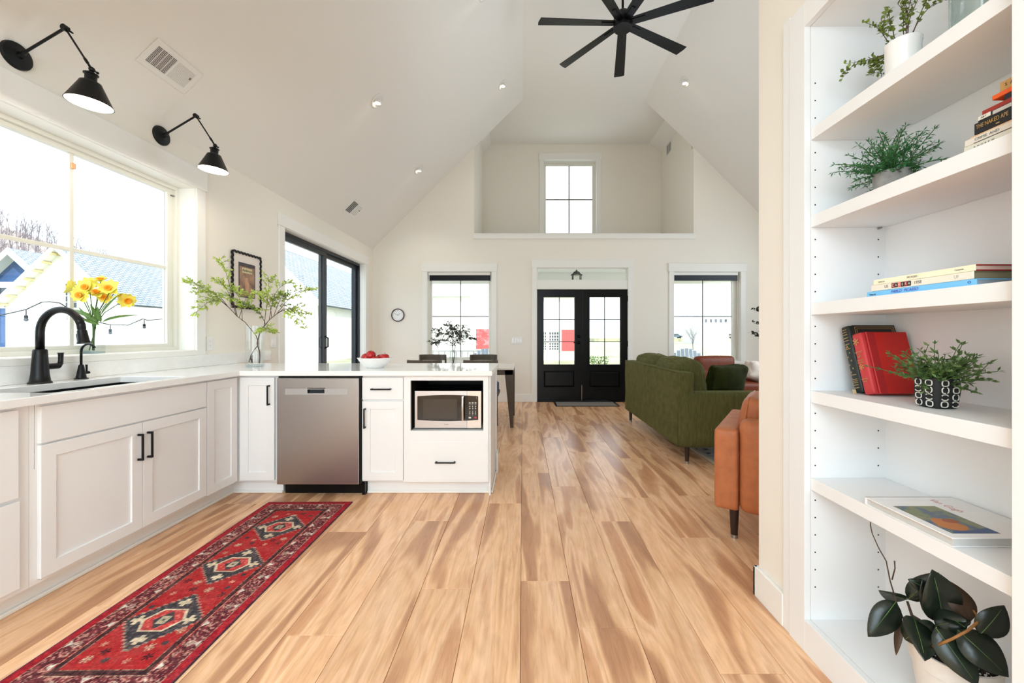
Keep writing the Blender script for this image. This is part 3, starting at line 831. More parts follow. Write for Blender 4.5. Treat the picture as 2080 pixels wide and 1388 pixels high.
# plinth of the run
tk = solo('toe_kick', MB().box(XL + 0.01, -2.165, 0.72, 3.05, 0, TK - 0.001).box(XL + 0.01, -1.79, 3.0, 3.45, 0, TK - 0.001), 'cabinet', 'white recessed plinth under the sink run, meeting the floor', 'plinth', origin=(-2.3, 2.0, 0), bevel=0.002)
mb = MB().box(-2.1648, -2.150, 0.72, 2.985, 0, 0.02).box(-2.1648, -1.79, 2.985, 2.9998, 0, 0.02)
WM[tk] = Matrix.Translation((-2.3, 2.0, 0))
mk('shoe_moulding', mb, 'trim', tk, world=True, bevel=0.006)
# --- peninsula
cb = thing('narrow_cabinet', 'narrow white cabinet with drawer over door, between dishwasher and microwave', 'cabinet', (-1.02, 3.2, 0), group='white base cabinets')
mk('carcass', MB().box(-1.176, -0.8705, PC, 3.495, TK, 0.880), 'cabinet', cb, world=True)
d = shaker(cb, 'drawer', 'y', PF, -1.172, -0.873, 0.707, 0.867, -1, flat=True); pull(d, (-1.03, PF, 0.785), 'y', False, out=(0, -1, 0))
d = shaker(cb, 'door', 'y', PF, -1.172, -0.873, 0.118, 0.695, -1); pull(d, (-1.148, PF, 0.573), 'y', True, out=(0, -1, 0))
cb = thing('microwave_cabinet', 'white end cabinet with open microwave niche above a deep drawer', 'cabinet', (-0.56, 3.2, 0), group='white base cabinets')
N = (-0.819, -0.289, 0.4795, 0.846)
mb = MB().holed(-0.8695, -0.2495, TK, 0.880, [(N[0], N[1], N[2], N[3])], PC - 0.018, PC + 0.004, 'y')
mk('face_frame', mb, 'cabinet', cb, world=True, bevel=0.0015)
mb = MB().box(-0.8695, -0.2495, PC + 0.004, 3.495, TK, N[2] - 0.012)
mk('carcass', mb, 'cabinet', cb, world=True)
mb = MB().box(N[0], N[1], PC + 0.004, 3.47, N[2] - 0.012, N[2])
mk('niche_floor', mb, 'cabinet', cb, world=True)
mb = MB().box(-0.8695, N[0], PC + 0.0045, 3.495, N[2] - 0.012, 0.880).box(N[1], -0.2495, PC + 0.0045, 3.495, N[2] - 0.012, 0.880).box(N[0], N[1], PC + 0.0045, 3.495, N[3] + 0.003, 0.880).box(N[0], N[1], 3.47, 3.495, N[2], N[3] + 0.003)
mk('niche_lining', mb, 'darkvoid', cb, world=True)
d = shaker(cb, 'drawer', 'y', PF, -0.863, -0.2555, 0.1175, 0.400, -1, flat=True); pull(d, (-0.5625, PF, 0.254), 'y', False, out=(0, -1, 0))
cb = thing('peninsula_panel', 'white end and back panels of the peninsula facing the dining area', 'panel', (-0.24, 3.2, 0))
mk('end_panel', MB().box(-0.249, -0.236, PC, 3.496, 0, 0.880), 'cabinet', cb, world=True, bevel=0.002)
mk('back_panel', MB().box(XL + 0.02, -0.236, 3.4965, 3.512, 0, 0.880), 'cabinet', cb, world=True, bevel=0.002)
mk('corner_post', MB().box(-0.2358, -0.226, 3.44, 3.52, 0, 0.880), 'cabinet', cb, world=True, bevel=0.002)
mk('base_board', MB().box(-2.5, -0.215, 3.5125, 3.53, 0, 0.17).box(-0.2258, -0.212, 3.42, 3.53, 0, 0.17), 'trim', cb, world=True, bevel=0.003)
pl = solo('toe_kick', MB().box(-1.16, -0.2495, 2.998, 3.45, 0, TK - 0.001), 'cabinet', 'white plinth under the peninsula, right of the dishwasher', 'plinth', origin=(-0.7, 3.2, 0), bevel=0.002)
mk('shoe_moulding', MB().box(-1.16, -0.234, 2.984, 2.9978, 0, 0.02).box(-0.2355, -0.222, 2.984, 3.42, 0, 0.02), 'trim', pl, world=True, bevel=0.006)

# --- dishwasher
dw = thing('dishwasher', 'stainless steel dishwasher with pocket handle and black kick plate', 'dishwasher', (-1.48, 3.2, 0))
mk('tub', MB().box(-1.787, -1.180, 2.935, 3.45, 0.10, 0.876), 'darkvoid', dw, world=True)
ub = MB().holed(-1.779, -1.186, 0.0965, 0.866, [(-1.558, -1.432, 0.757, 0.793)], 2.900, 2.934, 'y')
dd = mk('door_panel', ub, 'steel', dw, world=True, bevel=0.004)
mk('trim_strip', MB().holed(-1.718, -1.265, 0.745, 0.790, [(-1.5565, -1.4335, 0.757, 0.785)], 2.8985, 2.9005, 'y'), pm('strip_grey', (176, 174, 172), 0.35, metal=0.3, noise=0.02), dd, world=True, bevel=0.0008)
hp = MB().box(-1.5565, -1.4335, 2.925, 2.933, 0.755, 0.793).box(-1.54, -1.45, 2.9, 2.91, 0.776, 0.789)
mk('handle_pocket', hp, 'charcoal', dd, world=True, bevel=0.002)
mk('side_seal', MB().box(-1.185, -1.1775, 2.91, 2.936, 0.0965, 0.872), 'blackdoor', dw, world=True)
mk('kick_plate', MB().box(-1.77, -1.165, 2.99, 3.01, 0.0, 0.10).box(-1.185, -1.163, 2.955, 2.99, 0.0, 0.104), 'blackdoor', dw, world=True, bevel=0.002)

# --- microwave
mw = thing('microwave_oven', 'stainless microwave oven with black glass door in the niche', 'microwave', (-0.55, 3.15, N[2]))
x0, x1, z0, z1, y0 = -0.7995, -0.308, N[2] + 0.010, N[2] + 0.2835, 2.970
mk('body', MB().box(x0 + .003, x1 - .003, y0 + 0.014, 3.36, z0, z1), 'blackdoor', mw, world=True, bevel=0.004)
sp = -0.4135
# steel surround with bowed opening: strips
def bow(x, top):   # curved black window outline
    t_ = (x - (x0 + 0.018)) / ((x1 - 0.022) - (x0 + 0.018))
    c = math.sin(PI * max(0, min(1, t_))) * 0.010
    return (z1 - 0.038 + c) if top else (z0 + 0.060 - c)
def steel_strip(xa, xb, nm, k=14):
    mb = MB()
    for top in (True, False):
        pts = [xa + (xb - xa) * i / k for i in range(k + 1)]
        poly = ([(x, bow(x, True)) for x in pts] + [(xb, z1), (xa, z1)]) if top else ([(xa, z0), (xb, z0)] + [(x, bow(x, False)) for x in pts[::-1]])
        mb.prism(poly, y0, y0 + 0.014, 'y')
    return mb
lft = steel_strip(x0 + 0.018, sp - 0.0008, 'l'); lft.box(x0, x0 + 0.018, y0, y0 + 0.014, z0, z1)
dr = mk('door', lft, 'steel_warm', mw, world=True)
rgt = steel_strip(sp + 0.0008, x1 - 0.022, 'r'); rgt.box(x1 - 0.022, x1, y0, y0 + 0.014, z0, z1)
mk('control_surround', rgt, 'steel_light', mw, world=True)
mk('door_glass', MB().box(x0 + 0.017, sp - 0.001, y0 + 0.003, y0 + 0.0135, z0 + 0.045, z1 - 0.024), 'blackglass', dr, world=True)
mk('viewing_window', MB().box(-0.738, -0.487, y0 + 0.0015, y0 + 0.003, z0 + 0.067, z1 - 0.060), pm('oven_mesh_window', (50, 44, 38), 0.12, spec=0.6, noise=0.05), dr, world=True)
cp = mk('control_panel', MB().box(sp + 0.001, x1 - 0.021, y0 + 0.003, y0 + 0.0135, z0 + 0.045, z1 - 0.024), 'blackglass', mw, world=True)
hb = MB().tube([(-0.442, y0 - 0.022, z0 + 0.062), (-0.442, y0 - 0.030, z0 + 0.13), (-0.442, y0 - 0.030, z1 - 0.10), (-0.442, y0 - 0.022, z1 - 0.042)], 0.011, 10)
hb.box(-0.450, -0.434, y0 - 0.02, y0 + 0.002, z1 - 0.055, z1 - 0.036).box(-0.450, -0.434, y0 - 0.02, y0 + 0.002, z0 + 0.058, z0 + 0.076)
hh = mk('handle', hb, 'steel_light', dr, world=True, auto=40); hh['label'] = 'curved silver door handle'
for r_ in range(8):
    for c_ in range(3):
        bx = -0.3925 + c_ * 0.021; bz = z1 - 0.088 - r_ * 0.0135
        if r_ < 2: kb = MB().box(bx - 0.0065, bx + 0.0065, y0 + 0.0012, y0 + 0.0032, bz - 0.0036, bz + 0.0036)
        else: kb = MB().box(bx - 0.0032, bx + 0.0032, y0 + 0.0012, y0 + 0.0032, bz - 0.0028, bz + 0.0028)
        mk('button', kb, 'grayink' if r_ % 3 == 1 else 'whiteink', cp, world=True)
mk('button', MB().box(-0.4015, -0.3835, y0 + 0.0012, y0 + 0.0032, z0 + 0.071, z0 + 0.081), 'whiteink', cp, world=True)
b_ = mk('button', MB().box(-0.360, -0.341, y0 + 0.0012, y0 + 0.0032, z0 + 0.071, z0 + 0.082), pm('red_button', (196, 50, 74), 0.5, noise=0.02), cp, world=True); b_['label'] = 'red stop button'
text('display_digits', '1', 0.013, 'whiteink', cp, (-0.348, y0 + 0.0022, z1 - 0.052), (1, 0, 0), (0, 0, 1))
text('maker_name', 'TOSHIBA', 0.0085, 'blackink', dr, (-0.5665, y0 - 0.0004, z0 + 0.026), (1, 0, 0), (0, 0, 1), align='CENTER')
for xx in (x0 + 0.05, x1 - 0.05):
    for yy in (3.02, 3.30): mk('foot', MB().box(xx - .015, xx + .015, yy - .015, yy + .015, N[2], z0), 'blackdoor', mw, world=True)

# --- worktop, L-shaped with sink cut-out, and short backsplash
SK = (-2.505, -2.102, 1.79, 2.50)
us = [XL + 0.001, SK[0], SK[1], -2.04, -0.221]
vs = [0.70, SK[2], SK[3], 2.89, 3.71]
def msk(i, j):
    if i == 1 and j == 1: return False
    return i < 3 or j == 3
ct = MB().cells(us, vs, msk, 0.8825, 0.919, 'z')
wt = solo('worktop', ct, 'quartz', 'glossy white L-shaped quartz worktop over the sink run and peninsula', 'countertop', origin=(-2.3, 3.2, 0.9), bevel=0.003)
bs = MB().box(XL + 0.0006, XL + 0.018, 0.70, 4.20, 0.9195, 1.0145)
bsp = solo('backsplash', bs, 'quartz', 'low white stone upstand along the wall behind the sink', 'backsplash', origin=(XL + 0.01, 2.4, 0.92), bevel=0.002)
sk = thing('kitchen_sink', 'black undermount sink set in the white worktop', 'sink', (-2.3, 2.145, 0.88))
a, b, c, d_ = SK[0] - 0.004, SK[1] + 0.003, SK[2] - 0.004, SK[3] + 0.004
mb = MB().holed(a - 0.01, b + 0.004, c - 0.01, d_ + 0.01, [(a, b, c, d_)], 0.662, 0.8822, 'z')
mb.box(a - 0.01, b + 0.004, c - 0.01, d_ + 0.01, 0.652, 0.662)
mk('basin', mb, 'black', sk, world=True)
mk('drain', MB().lathe([(0.045, 0.6622), (0.045, 0.6635), (0.03, 0.664), (0.0, 0.6632)], c=(-2.3, 2.145, 0), n=24), 'steel', sk, world=True, smooth=True)

# --- faucet
fx, fy, zt = -2.575, 2.14, 0.919
fa = thing('kitchen_faucet', 'tall black gooseneck faucet with pull-down spray head', 'faucet', (fx, fy, zt))
mk('base', MB().lathe([(0.045, 0), (0.045, 0.006), (0.039, 0.012), (0.034, 0.05), (0.029, 0.14), (0.0275, 0.176), (0.024, 0.182), (0.0, 0.182)], n=28), 'black', fa, auto=40)
arc = [(0, 0, 0.17), (0, 0, 0.27)]
Rr = 0.112
for i in range(0, 15):
    a = PI - (PI * 0.90) * i / 14
    arc.append((Rr + Rr * math.cos(a), 0, 0.276 + Rr * 1.05 * math.sin(a)))
mk('spout', MB().tube(arc, 0.0175, 16), 'black', fa, smooth=True)
e = Vector(arc[-1]); dn = (Vector(arc[-1]) - Vector(arc[-2])).normalized(); dn = Vector((0.16, 0, -1)).normalized()
q = Vector((0, 0, 1)).rotation_difference(dn).to_matrix().to_4x4(); mh = Matrix.Translation(e) @ q
sh = mk('spray_head', MB().lathe([(0.0175, -0.005), (0.0178, 0.022), (0.0165, 0.024), (0.0165, 0.028), (0.019, 0.03), (0.0235, 0.088), (0.027, 0.094), (0.027, 0.1), (0.0, 0.1)], n=24, mat=mh), 'black', fa, auto=35)
mk('button', MB().box(0.019, 0.029, -0.008, 0.008, 0.045, 0.09, mat=mh), 'black', sh, bevel=0.003)
mk('lever_hub', MB().tube([(0, 0.02, 0.088), (0, 0.028, 0.088), (0, 0.03, 0.088), (0, 0.085, 0.088)], [0.019, 0.019, 0.0165, 0.0165], 18), 'black', fa, auto=40)
mk('lever', MB().tube([(0, 0.07, 0.086), (0, 0.085, 0.088), (0, 0.094, 0.10), (0, 0.096, 0.12), (0, 0.096, 0.155), (0, 0.096, 0.157), (0, 0.096, 0.160)], [0.014, 0.014, 0.0115, 0.0105, 0.0115, 0.014, 0.014], 14), 'black', fa, auto=40)
ff = thing('filter_faucet', 'small black filtered-water faucet beside the tall faucet', 'faucet', (-2.60, 2.362, zt))
mk('base', MB().lathe([(0.031, 0), (0.031, 0.004), (0.024, 0.006), (0.021, 0.02), (0.012, 0.078), (0.009, 0.084), (0.0, 0.084)], n=24), 'black', ff, auto=40)
arc = [(0, 0, 0.08), (0, 0, 0.155)]
for i in range(11):
    a = PI - PI * 0.83 * i / 10
    arc.append((0.042 + 0.042 * math.cos(a), 0, 0.160 + 0.045 * math.sin(a)))
mk('spout', MB().tube(arc, [0.0062] * 11 + [0.0066, 0.0075], 12), 'black', ff, smooth=True)
mk('lever', MB().tube([(0, 0.008, 0.034), (0, 0.036, 0.034), (0, 0.042, 0.036)], [0.008, 0.008, 0.009], 12).tube([(0, 0.03, 0.036), (0, 0.029, 0.082)], [0.004, 0.0055], 10), 'black', ff, auto=40)

# --- sconces
def sconce(y, label):
    s_ = thing('wall_sconce', label, 'wall lamp', (XL + 0.0006, y, 2.638), group='black swing-arm sconces over the kitchen window')
    X90 = Matrix.Rotation(R(90), 4, 'Y')
    mk('backplate', MB().lathe([(0.068, 0), (0.068, 0.006), (0.064, 0.014), (0.045, 0.017), (0.016, 0.022), (0.012, 0.04), (0.0, 0.04)], n=36, mat=X90), 'black', s_, auto=35)
    p0 = Vector((0.036, 0, 0.012)); p1 = Vector((0.258, 0, 0.145)); p2 = Vector((0.398, 0, -0.072))
    mk('pivot', MB().tube([(0.03, -0.014, 0.005), (0.03, 0.014, 0.005)], 0.009, 12).tube([(0.026, 0, 0.004), p0 + Vector((0.02, 0, 0.01))], 0.008, 10), 'black', s_, auto=40)
    mk('lower_arm', MB().tube([p0, p0.lerp(p1, 0.04), p0.lerp(p1, 0.05), p1.lerp(p0, 0.05), p1.lerp(p0, 0.04), p1], [0.009, 0.009, 0.0065, 0.0065, 0.0085, 0.0085], 12), 'black', s_, auto=40)
    mk('elbow_joint', MB().tube([p1 + Vector((0, -0.012, 0)), p1 + Vector((0, 0.012, 0))], 0.015, 18).tube([p1 + Vector((0, 0.012, 0)), p1 + Vector((0, 0.022, 0)), p1 + Vector((0.012, 0.026, -0.008))], [0.005, 0.005, 0.004], 8), 'black', s_, auto=40)
    mk('upper_arm', MB().tube([p1, p1.lerp(p2, 0.72), p1.lerp(p2, 0.74), p1.lerp(p2, 0.84), p1.lerp(p2, 0.86), p2], [0.0048, 0.0048, 0.007, 0.007, 0.005, 0.007], 12), 'black', s_, auto=40)
    mk('socket_joint', MB().ball(p2, 0.0135, 14).tube([p2, p2 + Vector((0.0, 0.024, 0))], 0.0045, 8).ball(p2 + Vector((0, 0.028, 0)), 0.007, 10), 'black', s_, auto=40)
    T_ = Matrix.Translation(p2 + Vector((-0.004, 0, -0.012))) @ Matrix.Rotation(R(3), 4, 'Y')
    mk('socket_cup', MB().lathe([(0.0, 0.0), (0.012, 0.0), (0.024, -0.010), (0.030, -0.011), (0.030, -0.016), (0.024, -0.02), (0.024, -0.045), (0.027, -0.05), (0.027, -0.056), (0.0, -0.056)], n=28, mat=T_), 'black', s_, auto=35)
    mk('shade', MB().lathe([(0.026, -0.048), (0.042, -0.056), (0.047, -0.068), (0.092, -0.166), (0.094, -0.169), (0.091, -0.169), (0.046, -0.071), (0.041, -0.060), (0.026, -0.053)], n=44, mat=T_), 'black', s_, auto=50)
    mk('shade_lining', MB().lathe([(0.0895, -0.1685), (0.0445, -0.0715), (0.030, -0.060), (0.002, -0.059)], n=44, mat=T_, caps=False), 'shade_in', s_, smooth=True)
    mk('bulb', MB().ball((0, 0, -0.098), 0.028, 18, sz=(1, 1, 1.25), mat=T_), 'bulbglow', s_, smooth=True)
    L = add_light('lamp', 'POINT', (0, 0, 0), (0, 0, 0), 8, (1.0, 0.88, 0.74), size=0.028)
    L.parent = s_; L.location = T_ @ Vector((0, 0, -0.142))
sconce(2.098, 'black swing-arm sconce nearest the camera, top left over the window')
sconce(2.938, 'black swing-arm sconce farther along, right of the window centre')

# --- outlets and switches
def wall_plate(name, label, cat, axis, c, w, h, n, rocker=True):
    p = thing(name, label, cat, c)
    def B(mb, u0, u1, z0, z1, a, b):
        return mb.box(u0, u1, -b, -a, z0, z1) if axis == 'y' else mb.box(a, b, u0, u1, z0, z1)
    mk('plate', B(MB(), -w / 2, w / 2, -h / 2, h / 2, 0.0006, 0.006), 'plastic', p, bevel=0.0025)
    for i in range(n):
        u = (i - (n - 1) / 2) * 0.046
        mk('rocker' if rocker else 'socket', B(MB(), u - 0.0165, u + 0.0165, -0.033, 0.033, 0.006, 0.0085), 'ceramic', p, bevel=0.0015)
        if not rocker:
            for s_ in (-1, 1):
                mb = MB()
                for k in (-1, 1): B(mb, u + k * 0.0055 - 0.001, u + k * 0.0055 + 0.001, s_ * 0.017 - 0.003, s_ * 0.017 + 0.004, 0.0085, 0.0088)
                mk('slots', mb, 'grayink', p)
    return p
wall_plate('power_outlet', 'white outlet plate right of the kitchen window', 'outlet', 'x', (XL, 3.393, 1.108), 0.072, 0.118, 1, False)
wall_plate('light_switch', 'white double switch plate beside the sliding door casing', 'switch', 'x', (XL, 4.262, 1.106), 0.09, 0.118, 2)
wall_plate('light_switch', 'white four-gang switch plate between left window and black front door', 'switch', 'y', (-0.108, YF, 1.087), 0.212, 0.122, 4)

# --- wall clock
ck = thing('wall_clock', 'round wall clock with dark red rim and white face', 'clock', (-2.204, YF, 1.535))
Xm = Matrix.Rotation(R(90), 4, 'X')
mk('rim', MB().lathe([(0.098, 0.001), (0.114, 0.001), (0.116, 0.02), (0.110, 0.03), (0.103, 0.03), (0.100, 0.018)], n=48, mat=Xm, closed=True), pm('maroon_enamel', (58, 12, 22), 0.3, noise=0.03), ck, smooth=True)
mk('dial', MB().lathe([(0.0, 0.012), (0.101, 0.012), (0.101, 0.001), (0, 0.001)], n=48, mat=Xm), 'ceramic', ck)
for k in range(12):
    a = 2 * PI * k / 12
    num = str(12 if k == 0 else k)
    text('numeral', num, 0.019, 'grayink', ck, Vector((-2.204 + 0.08 * math.sin(a), YF - 0.0125, 1.535 + 0.08 * math.cos(a))), (1, 0, 0), (0, 0, 1), align='CENTER')
for (a, L_, w_) in ((R(50), 0.05, 0.004), (R(-62), 0.075, 0.003)):
    mk('hand', MB().box(-w_ / 2, w_ / 2, -0.016, -0.014, -0.012, L_, mat=Matrix.Rotation(a, 4, 'Y')), 'blackink', ck)
mk('hub', MB().lathe([(0.004, 0.012), (0.004, 0.018), (0, 0.018)], n=12, mat=Xm), 'blackink', ck)

# --- framed poster with a scalloped frame
fy0, fy1, fz0, fz1 = 3.645, 4.035, 1.440, 1.950
pf = thing('picture_frame', 'small framed print with wavy black frame on the wall by the sliding door', 'picture', (XL, (fy0 + fy1) / 2, (fz0 + fz1) / 2))
mk('mat_board', MB().box(XL + 0.002, XL + 0.012, fy0, fy1, fz0, fz1), pm('mat_board', (226, 216, 208), 0.8, noise=0.01), pf, world=True)
path = []
def walk(p, q, nn):
    for i in range(nn):
        t_ = i / nn; path.append((p[0] + (q[0] - p[0]) * t_, p[1] + (q[1] - p[1]) * t_))
walk((fy0, fz0), (fy1, fz0), 48); walk((fy1, fz0), (fy1, fz1), 60); walk((fy1, fz1), (fy0, fz1), 48); walk((fy0, fz1), (fy0, fz0), 60)
pts = []; acc = 0
for i, p in enumerate(path):
    seg = i / len(path); w = 0.0045 * math.sin(2 * PI * 40 * seg)
    cy_, cz_ = (fy0 + fy1) / 2, (fz0 + fz1) / 2
    ny = (1 if p[0] >= fy1 - 1e-6 else (-1 if p[0] <= fy0 + 1e-6 else 0)); nz = (1 if p[1] >= fz1 - 1e-6 else (-1 if p[1] <= fz0 + 1e-6 else 0))
    pts.append(Vector((XL + 0.014, p[0] + ny * w, p[1] + nz * w)))
pts.append(pts[0])
mk('frame', MB().tube(pts, 0.0105, 8, cap=False), 'black', pf, world=True, smooth=True)
pr = MB(); 
py0, py1, pz0, pz1 = 3.725, 3.955, 1.535, 1.862
mk('print', MB().box(XL + 0.012, XL + 0.0135, py0, py1, pz0, pz1), pm('poster_dark', (72, 66, 70), 0.6, noise=0.12, nscale=16), pf, world=True)
mk('print_field', MB().box(XL + 0.0135, XL + 0.0142, py0 + 0.012, py1 - 0.012, pz0 + 0.01, pz1 - 0.035), pm('poster_warm', (150, 118, 96), 0.6, noise=0.5, nscale=14), pf, world=True)
mk('title_card', MB().box(XL + 0.0142, XL + 0.015, py0 + 0.045, py1 - 0.045, pz1 - 0.095, pz1 - 0.045), pm('poster_cream', (206, 192, 150), 0.6, noise=0.03), pf, world=True)
text('lettering', 'Anderson', 0.034, 'blackink', pf, (XL + 0.0156, (py0 + py1) / 2, pz1 - 0.070), (0, 1, 0), (0, 0, 1), align='CENTER')
mk('figure', MB().prism([(0.10, 0.02), (0.13, 0.02), (0.14, 0.14), (0.125, 0.19), (0.09, 0.19), (0.085, 0.12)], XL + 0.0142, XL + 0.0148, 'x', mat=Matrix.Translation((0, py0, pz0))), pm('poster_peach', (196, 150, 120), 0.6, noise=0.15, nscale=20), pf, world=True)
# ---------------------------------------------------------------- ceiling fan
fc = Vector((1.09, 4.45, 0)); fz = EYE + (CY - 47) * fc.y / FPX
fc.x = (1265 - CX) * fc.y / FPX
fn = thing('ceiling_fan', 'large black ceiling fan with long narrow blades on a down rod', 'fan', (fc.x, fc.y, fz))
mk('down_rod', MB().tube([(0, 0, 0.06), (0, 0, RIDGE - fz - 0.05)], 0.013, 14), 'black', fn, smooth=True)
mk('canopy', MB().lathe([(0.0, RIDGE - fz - 0.0008), (0.07, RIDGE - fz - 0.0008), (0.068, RIDGE - fz - 0.03), (0.03, RIDGE - fz - 0.07), (0, RIDGE - fz - 0.07)], n=28), 'black', fn, auto=40)
mk('motor_housing', MB().lathe([(0.0, 0.13), (0.055, 0.125), (0.085, 0.095), (0.10, 0.055), (0.105, 0.01), (0.105, -0.03), (0.0, -0.03)], n=36), 'black', fn, auto=40)
mk('hub_cap', MB().lathe([(0.105, -0.0305), (0.108, -0.045), (0.098, -0.064), (0.0, -0.068)], n=36), 'blackdoor', fn, auto=40)
RB = 0.925
for k in range(7):
    a = R(79 + k * 360 / 7.0)
    mt = Matrix.Rotation(a, 4, 'Z') @ Matrix.Rotation(R(-10), 4, 'X')
    vs = []; n_ = 8
    for i in range(n_ + 1):
        t_ = i / n_; x = 0.10 + (RB - 0.10) * t_; w = 0.050 + 0.018 * t_
        sk_ = 0.012 * t_ if i == n_ else 0
        for (yy, zz) in ((-w, -0.006), (-w * .3, 0.002), (w * .3, 0.004), (w, 0.0), (w, -0.006), (-w * .3, -0.006)):
            vs.append(mt @ Vector((x + (sk_ if yy < 0 else -sk_), yy, zz)))
    fs = [(i * 6 + j, i * 6 + (j + 1) % 6, (i + 1) * 6 + (j + 1) % 6, (i + 1) * 6 + j) for i in range(n_) for j in range(6)]
    fs += [tuple(range(6))[::-1], tuple(range(n_ * 6, n_ * 6 + 6))]
    bl = mk('blade', MB().add(vs, fs), 'black', fn)
    mk('blade_bracket', MB().box(0.09, 0.24, -0.022, 0.022, -0.014, -0.0065, mat=mt), 'blackdoor', bl, bevel=0.003)

# ---------------------------------------------------------------- soft furniture
def tapered_leg(x, y, z0, h, r0=0.024, r1=0.016, dx=0, dy=0, mat='darkwood'):
    return MB().tube([(x + dx, y + dy, z0), (x + dx * .9, y + dy * .9, z0 + h * 0.12), (x, y, z0 + h)], [r1, r1 + 0.001, r0], 16)
# green sofa: back towards the camera's left, facing +X
sf = thing('sofa', 'green velvet sofa seen from behind with dark tapered legs', 'sofa', (1.85, 4.58, 0))
SX, SY0, SY1 = 1.405, 3.62, 5.55
lz = 0.012
mk('base_frame', MB().cushion(((SX + 2.32) / 2, (SY0 + SY1) / 2, 0.27), (2.32 - SX - 0.04, SY1 - SY0 - 0.06, 0.22), 0.02), 'velvet', sf, world=True, smooth=True)
mk('back_panel', MB().cushion((SX + 0.075, (SY0 + SY1) / 2, 0.50), (0.15, SY1 - SY0 - 0.02, 0.68), 0.022, puff=(0.012, 0, 0), n=12, wrinkle=0.002), 'velvet', sf, world=True, smooth=True)
for y in (SY0 + 0.085, SY1 - 0.085):
    am = MB().cushion(((SX + 2.35) / 2 + 0.02, y, 0.408), (2.35 - SX, 0.17, 0.50), 0.038, puff=(0, 0.006, 0.004), n=12)
    mk('arm', am, 'velvet', sf, world=True, smooth=True)
mk('back_seam', MB().tube([(SX + 0.003, SY0 + 0.025, 0.165), (SX + 0.003, SY0 + 0.025, 0.83)], 0.004, 6).tube([(SX + 0.006, SY0 + 0.025, 0.836), (SX + 0.006, SY1 - 0.025, 0.836)], 0.005, 6), 'velvet', sf, world=True, smooth=True)
ym = (SY0 + SY1) / 2
for i, (ya, yb) in enumerate(((SY0 + 0.175, ym - 0.004), (ym + 0.004, SY1 - 0.175))):
    yc = (ya + yb) / 2
    mk('seat_cushion', MB().cushion((SX + 0.56, yc, 0.45), (0.76, yb - ya, 0.15), 0.045, puff=(0, 0, 0.02), n=12, wrinkle=0.003, seed=i), 'velvet', sf, world=True, smooth=True)
    lean = Matrix.Translation((SX + 0.235, yc, 0.70)) @ Matrix.Rotation(R(-9), 4, 'Y')
    wdt = yb - ya
    cu_ = MB().cushion((0, 0, 0), (0.21, wdt + 0.03, 0.47), 0.075, puff=(0.05, 0.0, 0.02), n=14, wrinkle=0.006, seed=i + 3, mat=lean)
    bc = mk('back_cushion', cu_, 'velvet', sf, world=True, smooth=True)
    sq = [lean @ Vector((0.092, yy, zz)) for yy, zz in ((-wdt / 2 + .02, -0.2), (-wdt / 2 - .005, 0), (-wdt / 2 + .03, 0.205), (0, 0.24), (wdt / 2 - .03, 0.205), (wdt / 2 + .005, 0), (wdt / 2 - .02, -0.2))]
    mk('piping', MB().tube(sq, 0.004, 6), 'velvet', bc, world=True, smooth=True)
for (x, y) in ((SX + 0.10, SY0 + 0.06), (SX + 0.06, SY1 - 0.10), (2.24, SY0 + 0.06), (2.24, SY1 - 0.10)):
    z_ = lz if x > 1.6 else 0.0006
    L_ = mk('leg', tapered_leg(x, y, z_, 0.17 - z_), 'darkwood', sf, world=True, auto=40)
    mk('leg_cap', MB().tube([(x, y, z_), (x, y, z_ + 0.022)], 0.0175, 16), 'steel', L_, world=True, auto=40)
# throw pillow
tp = Matrix.Translation((2.06, 4.07, 0.715)) @ Matrix.Rotation(R(-64), 4, 'Z') @ Matrix.Rotation(R(14), 4, 'Y')
pb = MB().cushion((0, 0, 0), (0.11, 0.50, 0.34), 0.045, puff=(0.05, -0.035, -0.02), n=12, wrinkle=0.006, seed=9, mat=tp)
pw = solo('throw_pillow', pb, 'velvet_dark', 'dark green throw pillow on the sofa near its arm', 'pillow', origin=tuple(tp.translation), smooth=True)

# tan leather armchair seen from its back corner
c0 = Vector((1.116, 2.345, 0)); ang = math.atan2(-0.565, 0.825)
LC = Matrix.Translation(c0) @ Matrix.Rotation(ang, 4, 'Z')      # x: along near side, towards the front; y: along the back
lc = thing('leather_armchair', 'tan leather armchair in the foreground, partly behind the white wall', 'armchair', mat=LC)
D_, W_ = 0.56, 0.75
mk('back_panel', MB().cushion((0.064, W_ / 2, 0.402), (0.128, W_, 0.465), 0.022, puff=(0.004, 0, 0.003), n=12), 'leather', lc, smooth=True)
for y in (0.075, W_ - 0.075):
    mk('arm', MB().cushion((0.128 + (D_ - 0.128) / 2, y, 0.43), (D_ - 0.128, 0.15, 0.52), 0.04, puff=(0, 0.006, 0.006), n=12), 'leather', lc, smooth=True)
mk('seat_base', MB().cushion((0.128 + 0.21, W_ / 2, 0.28), (0.42, W_ - 0.31, 0.2), 0.02), 'leather', lc, smooth=True)
mk('seat_cushion', MB().cushion((0.128 + 0.21, W_ / 2, 0.43), (0.44, W_ - 0.31, 0.13), 0.04, puff=(0, 0, 0.012)), 'leather', lc, smooth=True)
bcm = Matrix.Translation((0.175, W_ / 2 + 0.02, 0.63)) @ Matrix.Rotation(R(8), 4, 'Y')
bcu = mk('back_cushion', MB().cushion((0, 0, 0), (0.13, W_ - 0.28, 0.34), 0.055, puff=(0.018, 0, 0.006), n=12, wrinkle=0.003, mat=bcm), 'leather', lc, smooth=True)
mk('piping', MB().tube([bcm @ Vector((-0.035, yy, zz)) for yy, zz in ((-0.235, -0.15), (-0.238, 0.0), (-0.235, 0.12), (-0.20, 0.165), (0.2, 0.165), (0.235, 0.12))], 0.0035, 6), 'leather', bcu, smooth=True)
